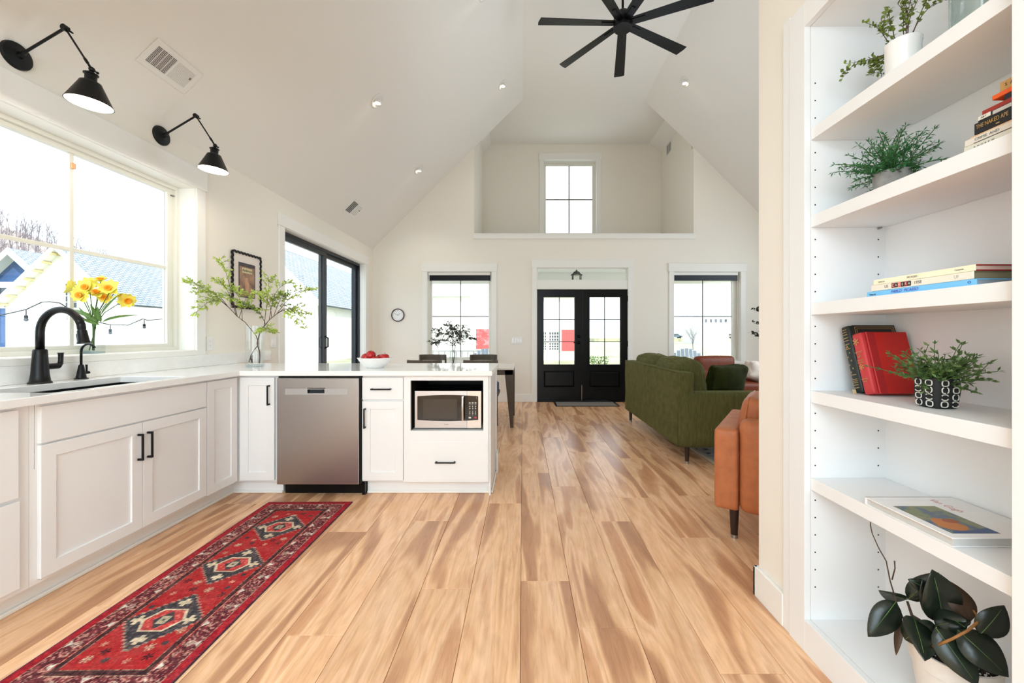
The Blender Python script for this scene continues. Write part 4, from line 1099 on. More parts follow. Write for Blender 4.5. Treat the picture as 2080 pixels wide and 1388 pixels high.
mk('seam', MB().tube([(0.128, -0.001, 0.185), (0.128, -0.001, 0.63)], 0.0026, 6), 'leather_dark', lc, smooth=True)
for (x, y) in ((0.10, 0.055), (0.10, W_ - 0.055), (D_ - 0.06, 0.055), (D_ - 0.06, W_ - 0.055)):
    L_ = mk('leg', tapered_leg(x, y, 0.0006, 0.18, 0.027, 0.018), 'darkwood', lc, auto=40)
    mk('leg_cap', MB().tube([(x, y, 0.0004), (x, y, 0.02)], 0.0195, 16), 'steel', L_, auto=40)
# second leather armchair at the far end
LC2 = Matrix.Translation((3.12, 6.05, 0.012)) @ Matrix.Rotation(R(8), 4, 'Z')
l2 = thing('leather_armchair', 'cognac leather armchair behind the green sofa, below the right window', 'armchair', mat=LC2)
mk('back_rest', MB().cushion((-0.06, 0.30, 0.55), (0.66, 0.15, 0.58), 0.06, puff=(0, 0.01, 0.008), n=12), 'leather_dark', l2, smooth=True)
mk('seat_cushion', MB().cushion((0, -0.05, 0.40), (0.62, 0.58, 0.16), 0.05, puff=(0, 0, 0.015)), 'leather_dark', l2, smooth=True)
for s_ in (-1, 1):
    mk('arm', MB().cushion((s_ * 0.40, 0.0, 0.40), (0.13, 0.72, 0.46), 0.05, puff=(0, 0, 0.01)), 'leather_dark', l2, smooth=True)
for (x, y) in ((-0.38, -0.3), (0.38, -0.3), (-0.38, 0.3), (0.38, 0.3)): mk('leg', tapered_leg(x, y, 0.0004, 0.2), 'darkwood', l2, auto=40)
bm_ = Matrix.Translation((3.50, 5.98, 0.62)) @ Matrix.Rotation(R(20), 4, 'Z') @ Matrix.Rotation(R(18), 4, 'Y')
solo('throw_blanket', MB().cushion((0, 0, 0), (0.44, 0.18, 0.26), 0.05, puff=(0.0, 0.02, 0.01), n=12, wrinkle=0.014, seed=4, mat=bm_), pm('cream_throw', (226, 212, 200), 0.9, noise=0.05, bump=0.3, nscale=40), 'cream throw blanket draped over the far leather armchair', 'blanket', origin=tuple(bm_.translation), smooth=True)
# living-room rug
rg = MB()
gx_, gy_ = 60, 70
X0, X1, Y0, Y1 = 1.735, 4.1, 3.02, 6.62
def grid_cols(nx, ny, x0, x1, y0, y1, z, fn, name, mat, label, cat, thick=0.008, wob=0.0):
    V = []; Cc = []
    for j in range(ny + 1):
        for i in range(nx + 1):
            u, v = i / nx, j / ny
            V.append((x0 + (x1 - x0) * u, y0 + (y1 - y0) * v, z)); 
    U, Vv = np.meshgrid(np.linspace(0, 1, nx + 1), np.linspace(0, 1, ny + 1))
    cols = fn(U, Vv).reshape(-1, 3)
    F = [(j * (nx + 1) + i, j * (nx + 1) + i + 1, (j + 1) * (nx + 1) + i + 1, (j + 1) * (nx + 1) + i) for j in range(ny) for i in range(nx)]
    o = len(V)
    ring = [0, nx, (ny + 1) * (nx + 1) - 1, ny * (nx + 1)]
    for r_ in ring: V.append((V[r_][0], V[r_][1], z - thick))
    for k in range(4): F.append((o + k, o + (k + 1) % 4, ring[(k + 1) % 4], ring[k]))
    cx_, cy_ = (x0 + x1) / 2, (y0 + y1) / 2
    V = [(a - cx_, b - cy_, c) for a, b, c in V]
    me = bpy.data.meshes.new(name); me.from_pydata(V, [], F); me.materials.append(mat); me.update()
    at = me.color_attributes.new('col', 'FLOAT_COLOR', 'POINT')
    full = np.ones((len(V), 4), dtype=np.float32)
    l_ = np.where(cols <= 0.04045, cols / 12.92, ((cols + 0.055) / 1.055) ** 2.4)
    full[:len(cols), :3] = l_; full[len(cols):, :3] = 0.05
    at.data.foreach_set('color', full.ravel())
    ob = bpy.data.objects.new(name, me); C.objects.link(ob); ob.location = (cx_, cy_, 0)
    return props(ob, label, cat)
rs = np.random.RandomState(3)
def smooth_noise(shape, cell, seed):
    r_ = np.random.RandomState(seed)
    gh, gw = shape[0] // cell + 3, shape[1] // cell + 3
    g = r_.rand(gh, gw)
    yy = np.arange(shape[0]) / cell; xx = np.arange(shape[1]) / cell
    y0 = yy.astype(int); x0 = xx.astype(int); fy = (yy - y0)[:, None]; fx_ = (xx - x0)[None, :]
    a = g[y0][:, x0]; b = g[y0][:, x0 + 1]; c = g[y0 + 1][:, x0]; d = g[y0 + 1][:, x0 + 1]
    return (a * (1 - fx_) + b * fx_) * (1 - fy) + (c * (1 - fx_) + d * fx_) * fy
def living(U, V):
    sh = U.shape
    n1 = smooth_noise(sh, 7, 1); n2 = smooth_noise(sh, 3, 2)
    base = np.stack([0.74 + 0 * U, 0.72 + 0 * U, 0.70 + 0 * U], -1)
    dark = ((np.abs(np.sin(U * 60 + 3 * n1) * np.sin(V * 84 + 2 * n2)) > 0.72) & (n2 > 0.42)).astype(float)[..., None]
    edge = ((U < 0.012)).astype(float)[..., None]
    c = base * (1 - dark) + np.array([0.36, 0.37, 0.40]) * dark
    c = c * (1 - edge) + np.array([0.86, 0.80, 0.70]) * edge
    return np.clip(c * (0.94 + 0.1 * n1[..., None]), 0, 1)
grid_cols(170, 240, X0, X1, Y0, Y1, 0.0115, living, 'area_rug', vcol_mat('rug_wool'), 'pale grey patterned area rug under the green sofa', 'rug', thick=0.011)

# red runner
def runner(U, V):
    sh = U.shape
    W, L = 0.588, 1.56
    x = (U - 0.5) * W; y = V * L                      # metres; y measured from the near end
    ax = np.abs(x); ye = np.minimum(y, L - y)
    n1 = smooth_noise(sh, 3, 11); n2 = smooth_noise(sh, 9, 12); n3 = np.random.RandomState(5).rand(*sh); n4 = smooth_noise(sh, 2, 14)
    def col(r, g, b): return np.array([r, g, b]) / 255.0
    RED, DRED, MAR, CRM, NAV, PNK, BLK = col(178, 38, 42), col(140, 26, 40), col(70, 30, 40), col(222, 206, 176), col(52, 60, 66), col(206, 92, 88), col(44, 32, 36)
    c = np.ones(sh + (3,)) * RED
    def put(mask, colr, a=1.0):
        m_ = mask[..., None] * a
        return c * (1 - m_) + colr * m_
    c = put(n1 > 0.62, col(194, 58, 52), 0.6); c = put(n4 > 0.75, DRED, 0.45)
    fw = 0.155; fe = 0.172
    # border: motif band
    band = (ax > 0.182) | (ye < 0.135)
    inside_f = (ax < fw) & (ye > fe)
    c = put(band.astype(float), MAR, 0.85)
    d_e = np.minimum(0.294 - ax, ye)                  # distance from the outer edge
    s_ = np.where((0.294 - ax) < ye, y, x + 5.0)
    w_ = (d_e - 0.042) / 0.075                        # 0..1 across the motif band
    inb = (w_ > 0) & (w_ < 1) & band
    ph = s_ * 2 * np.pi / 0.19
    mix = (np.sin(ph * 3 + 5 * n1) * np.sin(w_ * 6.3 + 4 * n2))
    c = put((inb & (mix > 0.35)).astype(float), col(150, 60, 66), 0.9)
    c = put((inb & (mix < -0.55)).astype(float), col(120, 40, 56), 0.9)
    c = put((inb & (n4 > 0.60) & (n3 > 0.35)).astype(float), col(204, 158, 140), 0.85)
    # big zig-zag and white triangles
    tr_ = (s_ / 0.105) % 1.0
    zig = np.abs(tr_ - 0.5) * 2
    c = put((inb & (np.abs(zig - w_) < 0.07)).astype(float), col(96, 44, 50), 0.9)
    sub = (s_ / 0.105).astype(int) % 2
    tri = (np.abs(tr_ - 0.5) < (0.34 - w_) * 0.55) & (w_ > 0.05) & (w_ < 0.34) & (sub == 0)
    tri2 = (np.abs(tr_ - 0.5) < (w_ - 0.62) * 0.55) & (w_ > 0.62) & (w_ < 0.95) & (sub == 1)
    c = put((inb & (tri | tri2)).astype(float), col(232, 222, 208), 0.95)
    star = ((np.abs(tr_ - 0.5) * 0.105) ** 2 + ((w_ - 0.55) * 0.075) ** 2 < 0.016 ** 2) & (sub == 0)
    c = put((inb & star & (n3 > 0.3)).astype(float), col(206, 186, 168), 0.8)
    # thin cream guard lines
    for d0 in (0.042, 0.117):
        c = put((np.abs(d_e - d0) < 0.0022).astype(float) * (n3 > 0.25), CRM, 0.75)
    # dark inner guard
    g_ = ((d_e > 0.119) & (d_e < 0.142))
    c = put((g_ & (d_e > 0.121)).astype(float), BLK, 0.85); c = put((g_ & (n4 > 0.55)).astype(float), col(110, 60, 60), 0.5)
    c = put((np.abs(d_e - 0.142) < 0.0025).astype(float) * (n3 > 0.4), CRM, 0.6)
    # outer red edge
    oe = d_e < 0.040
    c = put(oe.astype(float), col(160, 26, 40), 1.0); c = put((oe & (n1 > 0.55)).astype(float), col(184, 40, 48), 0.7)
    c = put((d_e < 0.0045).astype(float), col(58, 38, 66), 0.9)
    # field medallions
    fld = d_e > 0.145
    for yc in (0.39, 0.79, 1.19):
        dx_, dy_ = ax, np.abs(y - yc)
        jx = 0.010 * np.sign(np.sin(dx_ * 220)); 
        dia = dx_ / 0.148 + dy_ / 0.165 + 0.08 * (n1 - 0.5)
        st = np.floor(dx_ / 0.016) * 0.016
        dia_s = st / 0.150 + dy_ / 0.160
        c = put((fld & (dia_s < 1.0)).astype(float), NAV, 0.92)
        c = put((fld & (dia_s < 1.0) & (n4 > 0.66)).astype(float), col(92, 88, 92), 0.7)
        c = put((fld & (np.abs(dia_s - 1.0) < 0.035)).astype(float) * (n3 > 0.35), CRM, 0.6)
        # cream anchors on the four points
        for (ax_, ay_) in ((dx_ - 0.105, dy_), (dx_, dy_ - 0.108)):
            c = put((fld & (np.abs(ax_) < 0.026) & (np.abs(ay_) < 0.010)).astype(float), CRM, 0.95)
            c = put((fld & (np.abs(ax_) < 0.009) & (np.abs(ay_) < 0.026)).astype(float), CRM, 0.95)
        ins = np.maximum(dx_ / 0.082, (dx_ * 0.55 + dy_) / 0.090)
        hexa = np.maximum(dy_ / 0.066, (dx_ / 0.088 + dy_ / 0.150))
        c = put((fld & (hexa < 1.0)).astype(float), CRM, 0.97)
        c = put((fld & (hexa < 0.86)).astype(float), col(200, 66, 66), 1.0)
        c = put((fld & (hexa < 0.86) & (n4 > 0.7)).astype(float), col(222, 130, 116), 0.7)
        c = put((fld & ((dx_ / 0.042 + dy_ / 0.052) < 1.0)).astype(float), NAV, 0.95)
        c = put((fld & (np.maximum(dx_ / 0.018, dy_ / 0.022) < 1.0)).astype(float), col(196, 184, 156), 0.95)
        c = put((fld & (np.maximum(dx_ / 0.005, dy_ / 0.006) < 1.0)).astype(float), NAV, 0.95)
    # scattered little flowers
    for k, (fx_, fy_) in enumerate([(-0.10, 0.19), (-0.03, 0.185), (0.05, 0.18), (0.11, 0.20), (0.075, 0.245), (0.115, 0.265), (-0.11, 0.262), (-0.07, 0.225), (0.12, 0.33), (-0.12, 0.47),
                                  (-0.105, 0.56), (-0.04, 0.59), (0.035, 0.585), (0.11, 0.60), (0.10, 0.645), (-0.115, 0.655), (-0.06, 0.64), (0.115, 0.70), (-0.12, 0.90), (0.12, 0.55),
                                  (-0.105, 0.98), (-0.04, 1.00), (0.04, 0.985), (0.105, 1.0), (0.11, 1.045), (-0.11, 1.06), (-0.055, 1.035), (0.06, 1.03), (-0.11, 1.33), (0.11, 1.34), (-0.045, 1.365), (0.05, 1.37), (0.0, 1.345)]):
        a_, b_ = (x - fx_) , (y - fy_)
        r_ = np.sqrt(a_ ** 2 + b_ ** 2); th = np.arctan2(b_, a_)
        R0 = (0.017, 0.012, 0.014, 0.020)[k % 4]
        pet = (r_ < R0 * (0.62 + 0.38 * np.cos(6 * th))) & (r_ > 0.003)
        cc = (CRM, NAV, col(226, 178, 150), col(40, 26, 34))[k % 4]
        c = put((fld & pet).astype(float), cc, 0.9)
        if k % 4 == 1: c = put((fld & (r_ < R0)).astype(float), NAV, 0.75)
        if k % 4 == 0: c = put((fld & (np.abs(r_ - R0) < 0.0022)).astype(float) * (n3 > 0.4), col(196, 160, 130), 0.8)
    # wear, and the horizontal weave
    wv = 0.93 + 0.10 * np.random.RandomState(8).rand(sh[0], 1) * np.ones(sh)
    fade = np.clip((n2 - 0.35) * 0.35 + (n3 - 0.5) * 0.18, 0, 0.22)[..., None]
    c = c * (1 - fade) + col(188, 140, 124) * fade
    c = c * (wv * (0.86 + 0.26 * n4) * (0.90 + 0.2 * n3))[..., None]
    return np.clip(c, 0, 1)
rn = grid_cols(170, 440, -1.783 + 0.0, -1.195, 1.258, 2.818, 0.006, runner, 'runner_rug', vcol_mat('runner_pile', rough=0.95, nscale=600), 'red patterned runner rug with three dark medallions on the wood floor', 'rug', thick=0.0055)
rn.rotation_euler = (0, 0, R(0.7)); rn.location = (-1.480, 2.038, 0)
# door mat
dm = thing('door_mat', 'grey door mat with black rim in front of the black double door', 'mat', (1.30, 6.86, 0))
mk('pile', MB().box(0.57, 1.58, 6.66, 7.05, 0.0006, 0.009), 'mat_grey', dm, world=True)
mk('rim', MB().frame(0.545, 1.605, 6.64, 7.068, 0.025, 0.0006, 0.007, 'z'), 'blackdoor', dm, world=True)

# ---------------------------------------------------------------- dining set
TB = (-1.70, -0.115, 5.08, 5.95)
tb = thing('dining_table', 'dining table with pale stone top and tapering dark taupe legs', 'table', ((TB[0] + TB[1]) / 2, 5.5, 0))
mk('tabletop', MB().box(TB[0], TB[1], TB[2], TB[3], 0.737, 0.762), 'marble', tb, world=True, bevel=0.004)
mk('apron', MB().frame(TB[0] + 0.03, TB[1] - 0.01, TB[2] + 0.03, TB[3] - 0.03, 0.03, 0.672, 0.7368, 'z'), 'taupe', tb, world=True, bevel=0.002)
for sx in (0, 1):
    for sy in (0, 1):
        x = TB[0] + 0.08 if sx == 0 else TB[1] - 0.005; y = TB[2] + 0.03 if sy == 0 else TB[3] - 0.03
        dx = -1 if sx == 1 else 1; dy = 1 if sy == 0 else -1
        w0, w1 = 0.115, 0.040
        vs = [(x + dx * w0, y, .7365), (x, y, .7365), (x, y + dy * .05, .7365), (x + dx * w0, y + dy * .05, .7365),
              (x + dx * w1, y, .0006), (x, y, .0006), (x, y + dy * .035, .0006), (x + dx * w1, y + dy * .035, .0006)]
        mk('leg', MB().add(vs, [(0, 1, 2, 3), (7, 6, 5, 4), (0, 4, 5, 1), (1, 5, 6, 2), (2, 6, 7, 3), (3, 7, 4, 0)]), 'taupe', tb, world=True, bevel=0.002)
def dining_chair(x, y, rz, label, pillow=False):
    ch = thing('dining_chair', label, 'chair', (x, y, 0), rz, group='taupe dining chairs round the table')
    mk('seat', MB().cushion((0, 0.02, 0.455), (0.44, 0.42, 0.05), 0.018, puff=(0, 0, 0.006), n=6), 'taupe', ch, smooth=True)
    arcp = [(-0.215, -0.13), (-0.20, -0.19), (-0.12, -0.225), (0, -0.235), (0.12, -0.225), (0.20, -0.19), (0.215, -0.13)]
    inner = [(a * 0.88, b + 0.024) for a, b in arcp]
    mk('backrest', MB().prism(arcp + inner[::-1], 0.79, 0.878, 'z'), 'taupe', ch, bevel=0.008)
    for s_ in (-1, 1):
        mk('leg', MB().tube([(s_ * 0.175, -0.215, 0.0006), (s_ * 0.185, -0.195, 0.44), (s_ * 0.19, -0.19, 0.80)], [0.012, 0.017, 0.014], 10), 'taupe', ch, smooth=True)
        mk('leg', MB().tube([(s_ * 0.18, 0.20, 0.0006), (s_ * 0.175, 0.18, 0.44)], [0.012, 0.017], 10), 'taupe', ch, smooth=True)
    mk('stretcher', MB().tube([(-0.18, 0, 0.25), (0.18, 0, 0.25)], 0.009, 8).tube([(-0.18, -0.2, 0.25), (-0.18, 0.19, 0.25)], 0.009, 8).tube([(0.18, -0.2, 0.25), (0.18, 0.19, 0.25)], 0.009, 8), 'taupe', ch, smooth=True)
    return ch
dining_chair(-1.20, 5.03, 0, 'taupe dining chair beside the fruit bowl, near side of the table')
dining_chair(-0.515, 5.03, 0, 'taupe dining chair on the near side, at the right end of the table')
dining_chair(-1.40, 6.10, PI, 'taupe dining chair on the window side, below the left pane')
dining_chair(-0.612, 6.10, PI, 'taupe dining chair on the window side, nearest the front door')
m_ = Matrix.Translation((-0.515, 5.07, 0.56)) @ Matrix.Rotation(R(10), 4, 'X')
cp_ = thing('striped_cushion', 'small blue and white striped cushion on the right dining chair', 'cushion', (-0.515, 5.0, 0.482))
for k in range(9):
    x0_ = -0.21 + k * 0.0467
    mk('stripe', MB().cushion((-0.515 + x0_ + 0.0233, 5.0, 0.53), (0.0466, 0.36, 0.095), 0.012, puff=(0, 0, 0.02), n=4), pm('navy_stripe', (50, 64, 120), 0.9, noise=0.05) if k % 2 == 0 else 'whiteink', cp_, world=True, smooth=True)
# glass vase with a bare tree on the table
tv = thing('glass_vase', 'tall clear glass vase on the dining table holding dark branches', 'vase', (-0.94, 5.42, 0.7625))
mk('vessel', MB().lathe([(0.045, 0.0), (0.05, 0.004), (0.05, 0.26), (0.046, 0.26), (0.046, 0.012), (0.0, 0.012)], n=24), 'vaseglass', tv, auto=40)
br = thing('branch_arrangement', 'dark leafy branch arrangement in the vase on the dining table', 'branches', (-0.94, 5.42, 0.775))
tw = MB(); lf = MB(); rb = random.Random(12)
def grow(p, d, L_, r_, depth):
    q = p + d * L_
    tw.tube([p, (p + q) / 2 + Vector((rb.uniform(-1, 1), rb.uniform(-1, 1), rb.uniform(-1, 1))) * L_ * 0.08, q], [r_, r_ * 0.8, r_ * 0.6], 5, cap=False)
    if depth >= 1:
        for _ in range(8):
            o = p.lerp(q, rb.random()) ; dd = Vector((rb.uniform(-1, 1), rb.uniform(-1, 1), rb.uniform(-.4, 1)))
            lf.leaf(o, dd, (rb.uniform(-1, 1), rb.uniform(-1, 1), 1), rb.uniform(0.02, 0.032), 0.014, n=2)
    if depth < 4:
        for _ in range(3 if depth < 3 else 2):
            nd = (d + Vector((rb.uniform(-1, 1), rb.uniform(-1, 1), rb.uniform(-0.75, 0.15))) * 0.95).normalized()
            grow(q, nd, L_ * rb.uniform(0.58, 0.74), r_ * 0.62, depth + 1)
for k in range(3):
    a = k * 2.1
    grow(Vector((0, 0, 0.0)), Vector((0.10 * math.cos(a), 0.10 * math.sin(a), 1)).normalized(), 0.26, 0.006, 0)
mk('branches', tw, 'stalk', br, smooth=True); mk('foliage', lf, pm('dusky_leaf', (60, 62, 52), 0.6, noise=0.2), br, kind='stuff')
# ---------------------------------------------------------------- bookcase
bk = thing('built_in_bookcase', 'tall white built-in bookcase with five shelves at the right', 'bookcase', (1.2, 1.17, 0))
SI, SJ = 1.489, 0.858                 # inner faces of the side panels
XS, XBK = 1.067, 1.345
mk('side_panel', MB().box(XS + 0.001, XBK, SI, SI + 0.018, 0.0, 2.40), 'shelf', bk, world=True)
mk('side_panel', MB().box(XS + 0.001, XBK, SJ - 0.018, SJ, 0.0, 2.40), 'shelf', bk, world=True)
mk('back_panel', MB().box(XBK, XBK + 0.012, SJ - 0.018, SI + 0.018, 0.0, 2.40), 'shelf', bk, world=True)
mk('bottom_board', MB().box(XS + 0.001, XBK, SJ, SI, 0.100, 0.120), 'shelf', bk, world=True)
mk('top_board', MB().box(XS + 0.001, XBK, SJ, SI, 2.321, 2.345), 'shelf', bk, world=True)
for (nm, y0, y1, z0, z1) in (('stile', SI, 1.574, 0.0, 2.412), ('stile', 0.772, SJ, 0.0, 2.412), ('top_rail', SJ, SI, 2.321, 2.412), ('bottom_rail', SJ, SI, 0.0, 0.120)):
    mk(nm, MB().box(XB, XS, y0, y1, z0, z1), 'shelf', bk, world=True, bevel=0.0012)
mk('scribe_trim', MB().box(XB + 0.003, XW + 0.02, 1.5745, 1.6165, 0.0, 2.425).box(XB + 0.003, XW + 0.02, 0.7455, 0.7715, 0.0, 2.425), 'shelf', bk, world=True, bevel=0.002)
mk('shadow_gap', MB().box(XB + 0.012, XW + 0.02, 0.7715, 1.5745, 2.4125, 2.4245), 'ventdark', bk, world=True)
SHZ = [0.602, 0.926, 1.2505, 1.575, 1.899]; TH = 0.0438
for z in SHZ:
    s_ = mk('shelf', MB().box(XS + 0.0015, XBK - 0.001, SJ + 0.001, SI - 0.001, z, z + TH), 'shelf', bk, world=True, bevel=0.0008)
holes = MB()
for k in range(30):
    z = 2.111 - 0.0645 * k
    if any(zz - 0.006 < z < zz + TH + 0.006 for zz in SHZ): continue
    for x in (1.085, 1.319): holes.tube([(x, SI - 0.0006, z), (x, SI + 0.0005, z)], 0.0028, 10)
mk('pin_holes', holes, 'blackink', bk, world=True, kind='stuff')
mk('shelf_pin', MB().tube([(1.319, SI, 1.571), (1.319, SI - 0.014, 1.571)], 0.0035, 8), 'steel', bk, world=True)
ZA, ZB, ZC, ZD, ZE = (SHZ[4] + TH + .0006, SHZ[3] + TH + .0006, SHZ[2] + TH + .0006, SHZ[1] + TH + .0006, SHZ[0] + TH + .0006)

def pmc(name, col, **k): return pm(name, col, 0.5, noise=0.03, nscale=20, **k)
def book(label, x0, depth, y_far, y_near, z0, th, cover, group, pages='paper', spine=None, board=0.0022):
    """a book lying flat, spine towards -X. returns the thing"""
    b = thing('book', label, 'book', ((x0 + depth / 2), (y_far + y_near) / 2, z0), group=group)
    mk('page_block', MB().box(x0 + 0.004, x0 + depth - 0.004, y_near + 0.003, y_far - 0.003, z0 + board, z0 + th - board), pages, b, world=True)
    cb_ = MB().box(x0 + 0.003, x0 + depth, y_near, y_far, z0, z0 + board).box(x0 + 0.003, x0 + depth, y_near, y_far, z0 + th - board, z0 + th)
    mk('cover', cb_, cover, b, world=True)
    mk('spine', MB().box(x0, x0 + 0.0032, y_near, y_far, z0, z0 + th), spine or cover, b, world=True, bevel=0.001)
    return b
def spine_text(b, s, size, mat, x0, y, z, sx=1.0, align='LEFT', shear=0):
    return text('lettering', s, size, mat, b, (x0 - 0.0006, y, z), (0, -1, 0), (0, 0, 1), 0.0002, align, sx, shear)
# shelf C: three art books
z = ZC; G = 'art books lying flat on the middle shelf'
blue = pmc('sky_blue_cover', (122, 198, 246)); cream = pmc('cream_cover', (244, 234, 218)); ivory = pmc('ivory_cover', (250, 242, 212)); redc = pmc('dark_red_board', (150, 30, 28))
b = book('sky blue art book, bottom of three on the middle shelf', 1.078, 0.22, 1.257, 0.954, z, 0.0150, blue, G, pages=pmc('grey_pages', (150, 160, 168)))
spine_text(b, 'PABLO  PICASSO', 0.0115, pmc('violet_ink', (96, 84, 190)), 1.078, 1.175, z + 0.0072, 0.95, shear=0.25)
spine_text(b, 'Tobias Jun', 0.0062, 'blackink', 1.078, 1.248, z + 0.0055, 0.9)
text('emblem', 'O', 0.009, pmc('mid_blue_ink', (50, 100, 170)), b, (1.0774, 0.972, z + 0.0075), (0, -1, 0), (0, 0, 1))
z += 0.0156
b = book('thick cream art book, middle of three on the middle shelf', 1.080, 0.21, 1.244, 0.962, z, 0.0185, pmc('olive_board', (112, 106, 82)), G, pages=pmc('olive_pages', (140, 130, 100)), spine=cream)
spine_text(b, 'US', 0.012, 'grayink', 1.080, 1.198, z + 0.0092, 0.9)
ltr = 'CAMERA'
for i, ch_ in enumerate(ltr):
    yy = 1.175 - i * 0.0098
    mk('letter_block', MB().box(1.0793, 1.0799, yy - 0.0096, yy - 0.0002, z + 0.003, z + 0.0165), (redc if i % 2 == 0 else 'blackink') if i != 2 else pmc('coral_block', (230, 110, 100)), b, world=True)
    text('lettering', ch_, 0.011, 'whiteink', b, (1.0790, yy - 0.0049, z + 0.0095), (0, -1, 0), (0, 0, 1), 0.0001, 'CENTER', 0.8)
spine_text(b, '1958', 0.012, 'grayink', 1.080, 1.108, z + 0.0095, 0.9)
spine_text(b, 'UF', 0.013, 'silvergrey', 1.080, 1.005, z + 0.0095, 0.8)
z += 0.0191
b = book('slim ivory book with dark red boards, top of three on the middle shelf', 1.082, 0.20, 1.238, 0.960, z, 0.0155, redc, G, pages=pmc('pinkish_pages', (226, 196, 182)), spine=ivory, board=0.003)
spine_text(b, 'PICASSO', 0.0078, 'grayink', 1.082, 1.130, z + 0.0078, 1.0)
spine_text(b, 'Tobias Jun', 0.0055, 'grayink', 1.082, 1.222, z + 0.007, 1.0)
spine_text(b, 'Campana', 0.0055, 'grayink', 1.082, 1.005, z + 0.008, 1.0)

# shelf B: paperback stack at the right end
z = ZB; G = 'books stacked flat at the right end of the second shelf'; xs = 1.088
def bk2(label, y_far, th, cover, dx=0.0, pages='paper', **k):
    global z
    b_ = book(label, xs + dx, 0.20, y_far, SJ + 0.006, z, th, cover, G, pages, **k)
    zz = z; z += th + 0.0005
    return b_, zz
b, zz = bk2('large cream book, bottom of the upper right stack', 0.990, 0.0175, pmc('bone_cover', (222, 216, 200)))
mk('dark_underline', MB().box(xs - 0.0006, xs - 0.0001, SJ + 0.006, 0.97, zz, zz + 0.0014), 'blackink', b, world=True)
spine_text(b, 'A  N  D  R  E  W', 0.006, 'grayink', xs, 0.968, zz + 0.0085)
b, zz = bk2('cream book with grey title, second from the bottom of the upper right stack', 0.988, 0.0150, pmc('pale_cover', (226, 218, 206)))
mk('dark_underline', MB().box(xs - 0.0006, xs - 0.0001, SJ + 0.006, 0.968, zz, zz + 0.0010), 'blackink', b, world=True)
spine_text(b, 'CRIME  AND', 0.009, 'grayink', xs, 0.966, zz + 0.008)
b, zz = bk2('thin peach book, third from the bottom of the upper right stack', 0.980, 0.0045, pmc('peach_cover', (224, 186, 146)), 0.004, board=0.001)
b, zz = bk2('thick black book with gilt title in the upper right stack', 0.970, 0.0270, pmc('black_cover', (18, 18, 22)), 0.003)
spine_text(b, 'THE NAKED APE', 0.0140, 'gold', xs + 0.003, 0.9655, zz + 0.0165, 0.62)
mk('gilt_mark', MB().box(xs + 0.0022, xs + 0.0029, 0.918, 0.925, zz + 0.004, zz + 0.0065), 'gold', b, world=True)
b, zz = bk2('black and white book under the red one, upper right stack', 0.963, 0.0125, pmc('charcoal_cover', (34, 34, 38)), 0.004)
mk('white_label', MB().box(xs + 0.0032, xs + 0.0038, 0.936, 0.962, zz + 0.003, zz + 0.0122), 'whiteink', b, world=True)
mk('grey_label', MB().box(xs + 0.0032, xs + 0.0038, 0.896, 0.932, zz + 0.002, zz + 0.0105), 'silvergrey', b, world=True)
spine_text(b, 'ART', 0.006, 'blackink', xs + 0.0036, 0.956, zz + 0.0075)
b, zz = bk2('thin dark red book in the upper right stack', 0.956, 0.0105, pmc('brick_cover', (160, 44, 34)), 0.006)
b, zz = bk2('dark blue-black book under the orange one, upper right stack', 0.914, 0.0125, pmc('ink_cover', (30, 34, 44)), 0.008)
mk('white_label', MB().box(xs + 0.0072, xs + 0.0078, 0.866, 0.884, zz + 0.002, zz + 0.0105), 'whiteink', b, world=True)
b, zz = bk2('orange paperback near the top of the upper right stack', 0.936, 0.0100, pmc('orange_cover', (236, 96, 30)), 0.006)
b, zz = bk2('tan book on top of the upper right stack', 0.922, 0.0220, pmc('tan_cover', (196, 152, 92)), 0.008)
spine_text(b, 'S  A  R', 0.010, 'blackink', xs + 0.008, 0.912, zz + 0.011)

# shelf D: two leaning hardbacks, spines out, covers towards the camera
def leaning(label, xw, H, T, ybase, lean, cover, spine_m):
    """pivot on its lower near edge; local x: depth, y: thickness (far), z: height"""
    m = Matrix.Translation((1.170, ybase, ZD + T * math.sin(lean))) @ Matrix.Rotation(-lean, 4, 'X')
    b_ = thing('book', label, 'book', mat=m, group='hardbacks leaning on the fourth shelf')
    mk('page_block', MB().box(0.006, xw - 0.004, 0.003, T - 0.003, 0.003, H - 0.004), 'paper', b_)
    cv = mk('cover', MB().box(0.012, xw, 0.0, 0.003, 0, H).box(0.012, xw, T - 0.003, T, 0, H), cover, b_, bevel=0.0008)
    mk('spine', MB().cushion((0.008, T / 2, H / 2), (0.018, T, H), 0.006, puff=(0.003, 0, 0), n=8), spine_m, b_, smooth=True)
    return b_, m
rot = R(15.5)
rd = pmc('scarlet_cloth', (192, 26, 18)); rdl = pmc('rose_spine_cloth', (196, 50, 52)); rdd = pmc('crimson_cloth', (164, 18, 22))
b, m = leaning('bright red hardback leaning in front of the black one', 0.158, 0.213, 0.040, 1.334, rot, rd, rdl)
mk('cloth_band', MB().box(0.012, 0.045, -0.0006, 0.0, 0.0, 0.213), rdd, b)
mk('hinge_groove', MB().box(0.016, 0.020, -0.0012, -0.0005, 0.0, 0.213), pmc('light_red', (214, 70, 72)), b)
Mx = lambda y_, z_: m @ Vector((-0.0052, y_, z_))
yd = (m.to_3x3() @ Vector((0, -1, 0))); zd = (m.to_3x3() @ Vector((0, 0, 1)))
for zc, s_ in ((0.180, 0.030), (0.092, 0.026)):
    text('gilt_ornament', '*', s_ * 1.9, 'gold', b, Mx(0.022, zc - 0.008), yd, zd, 0.0003, 'CENTER')
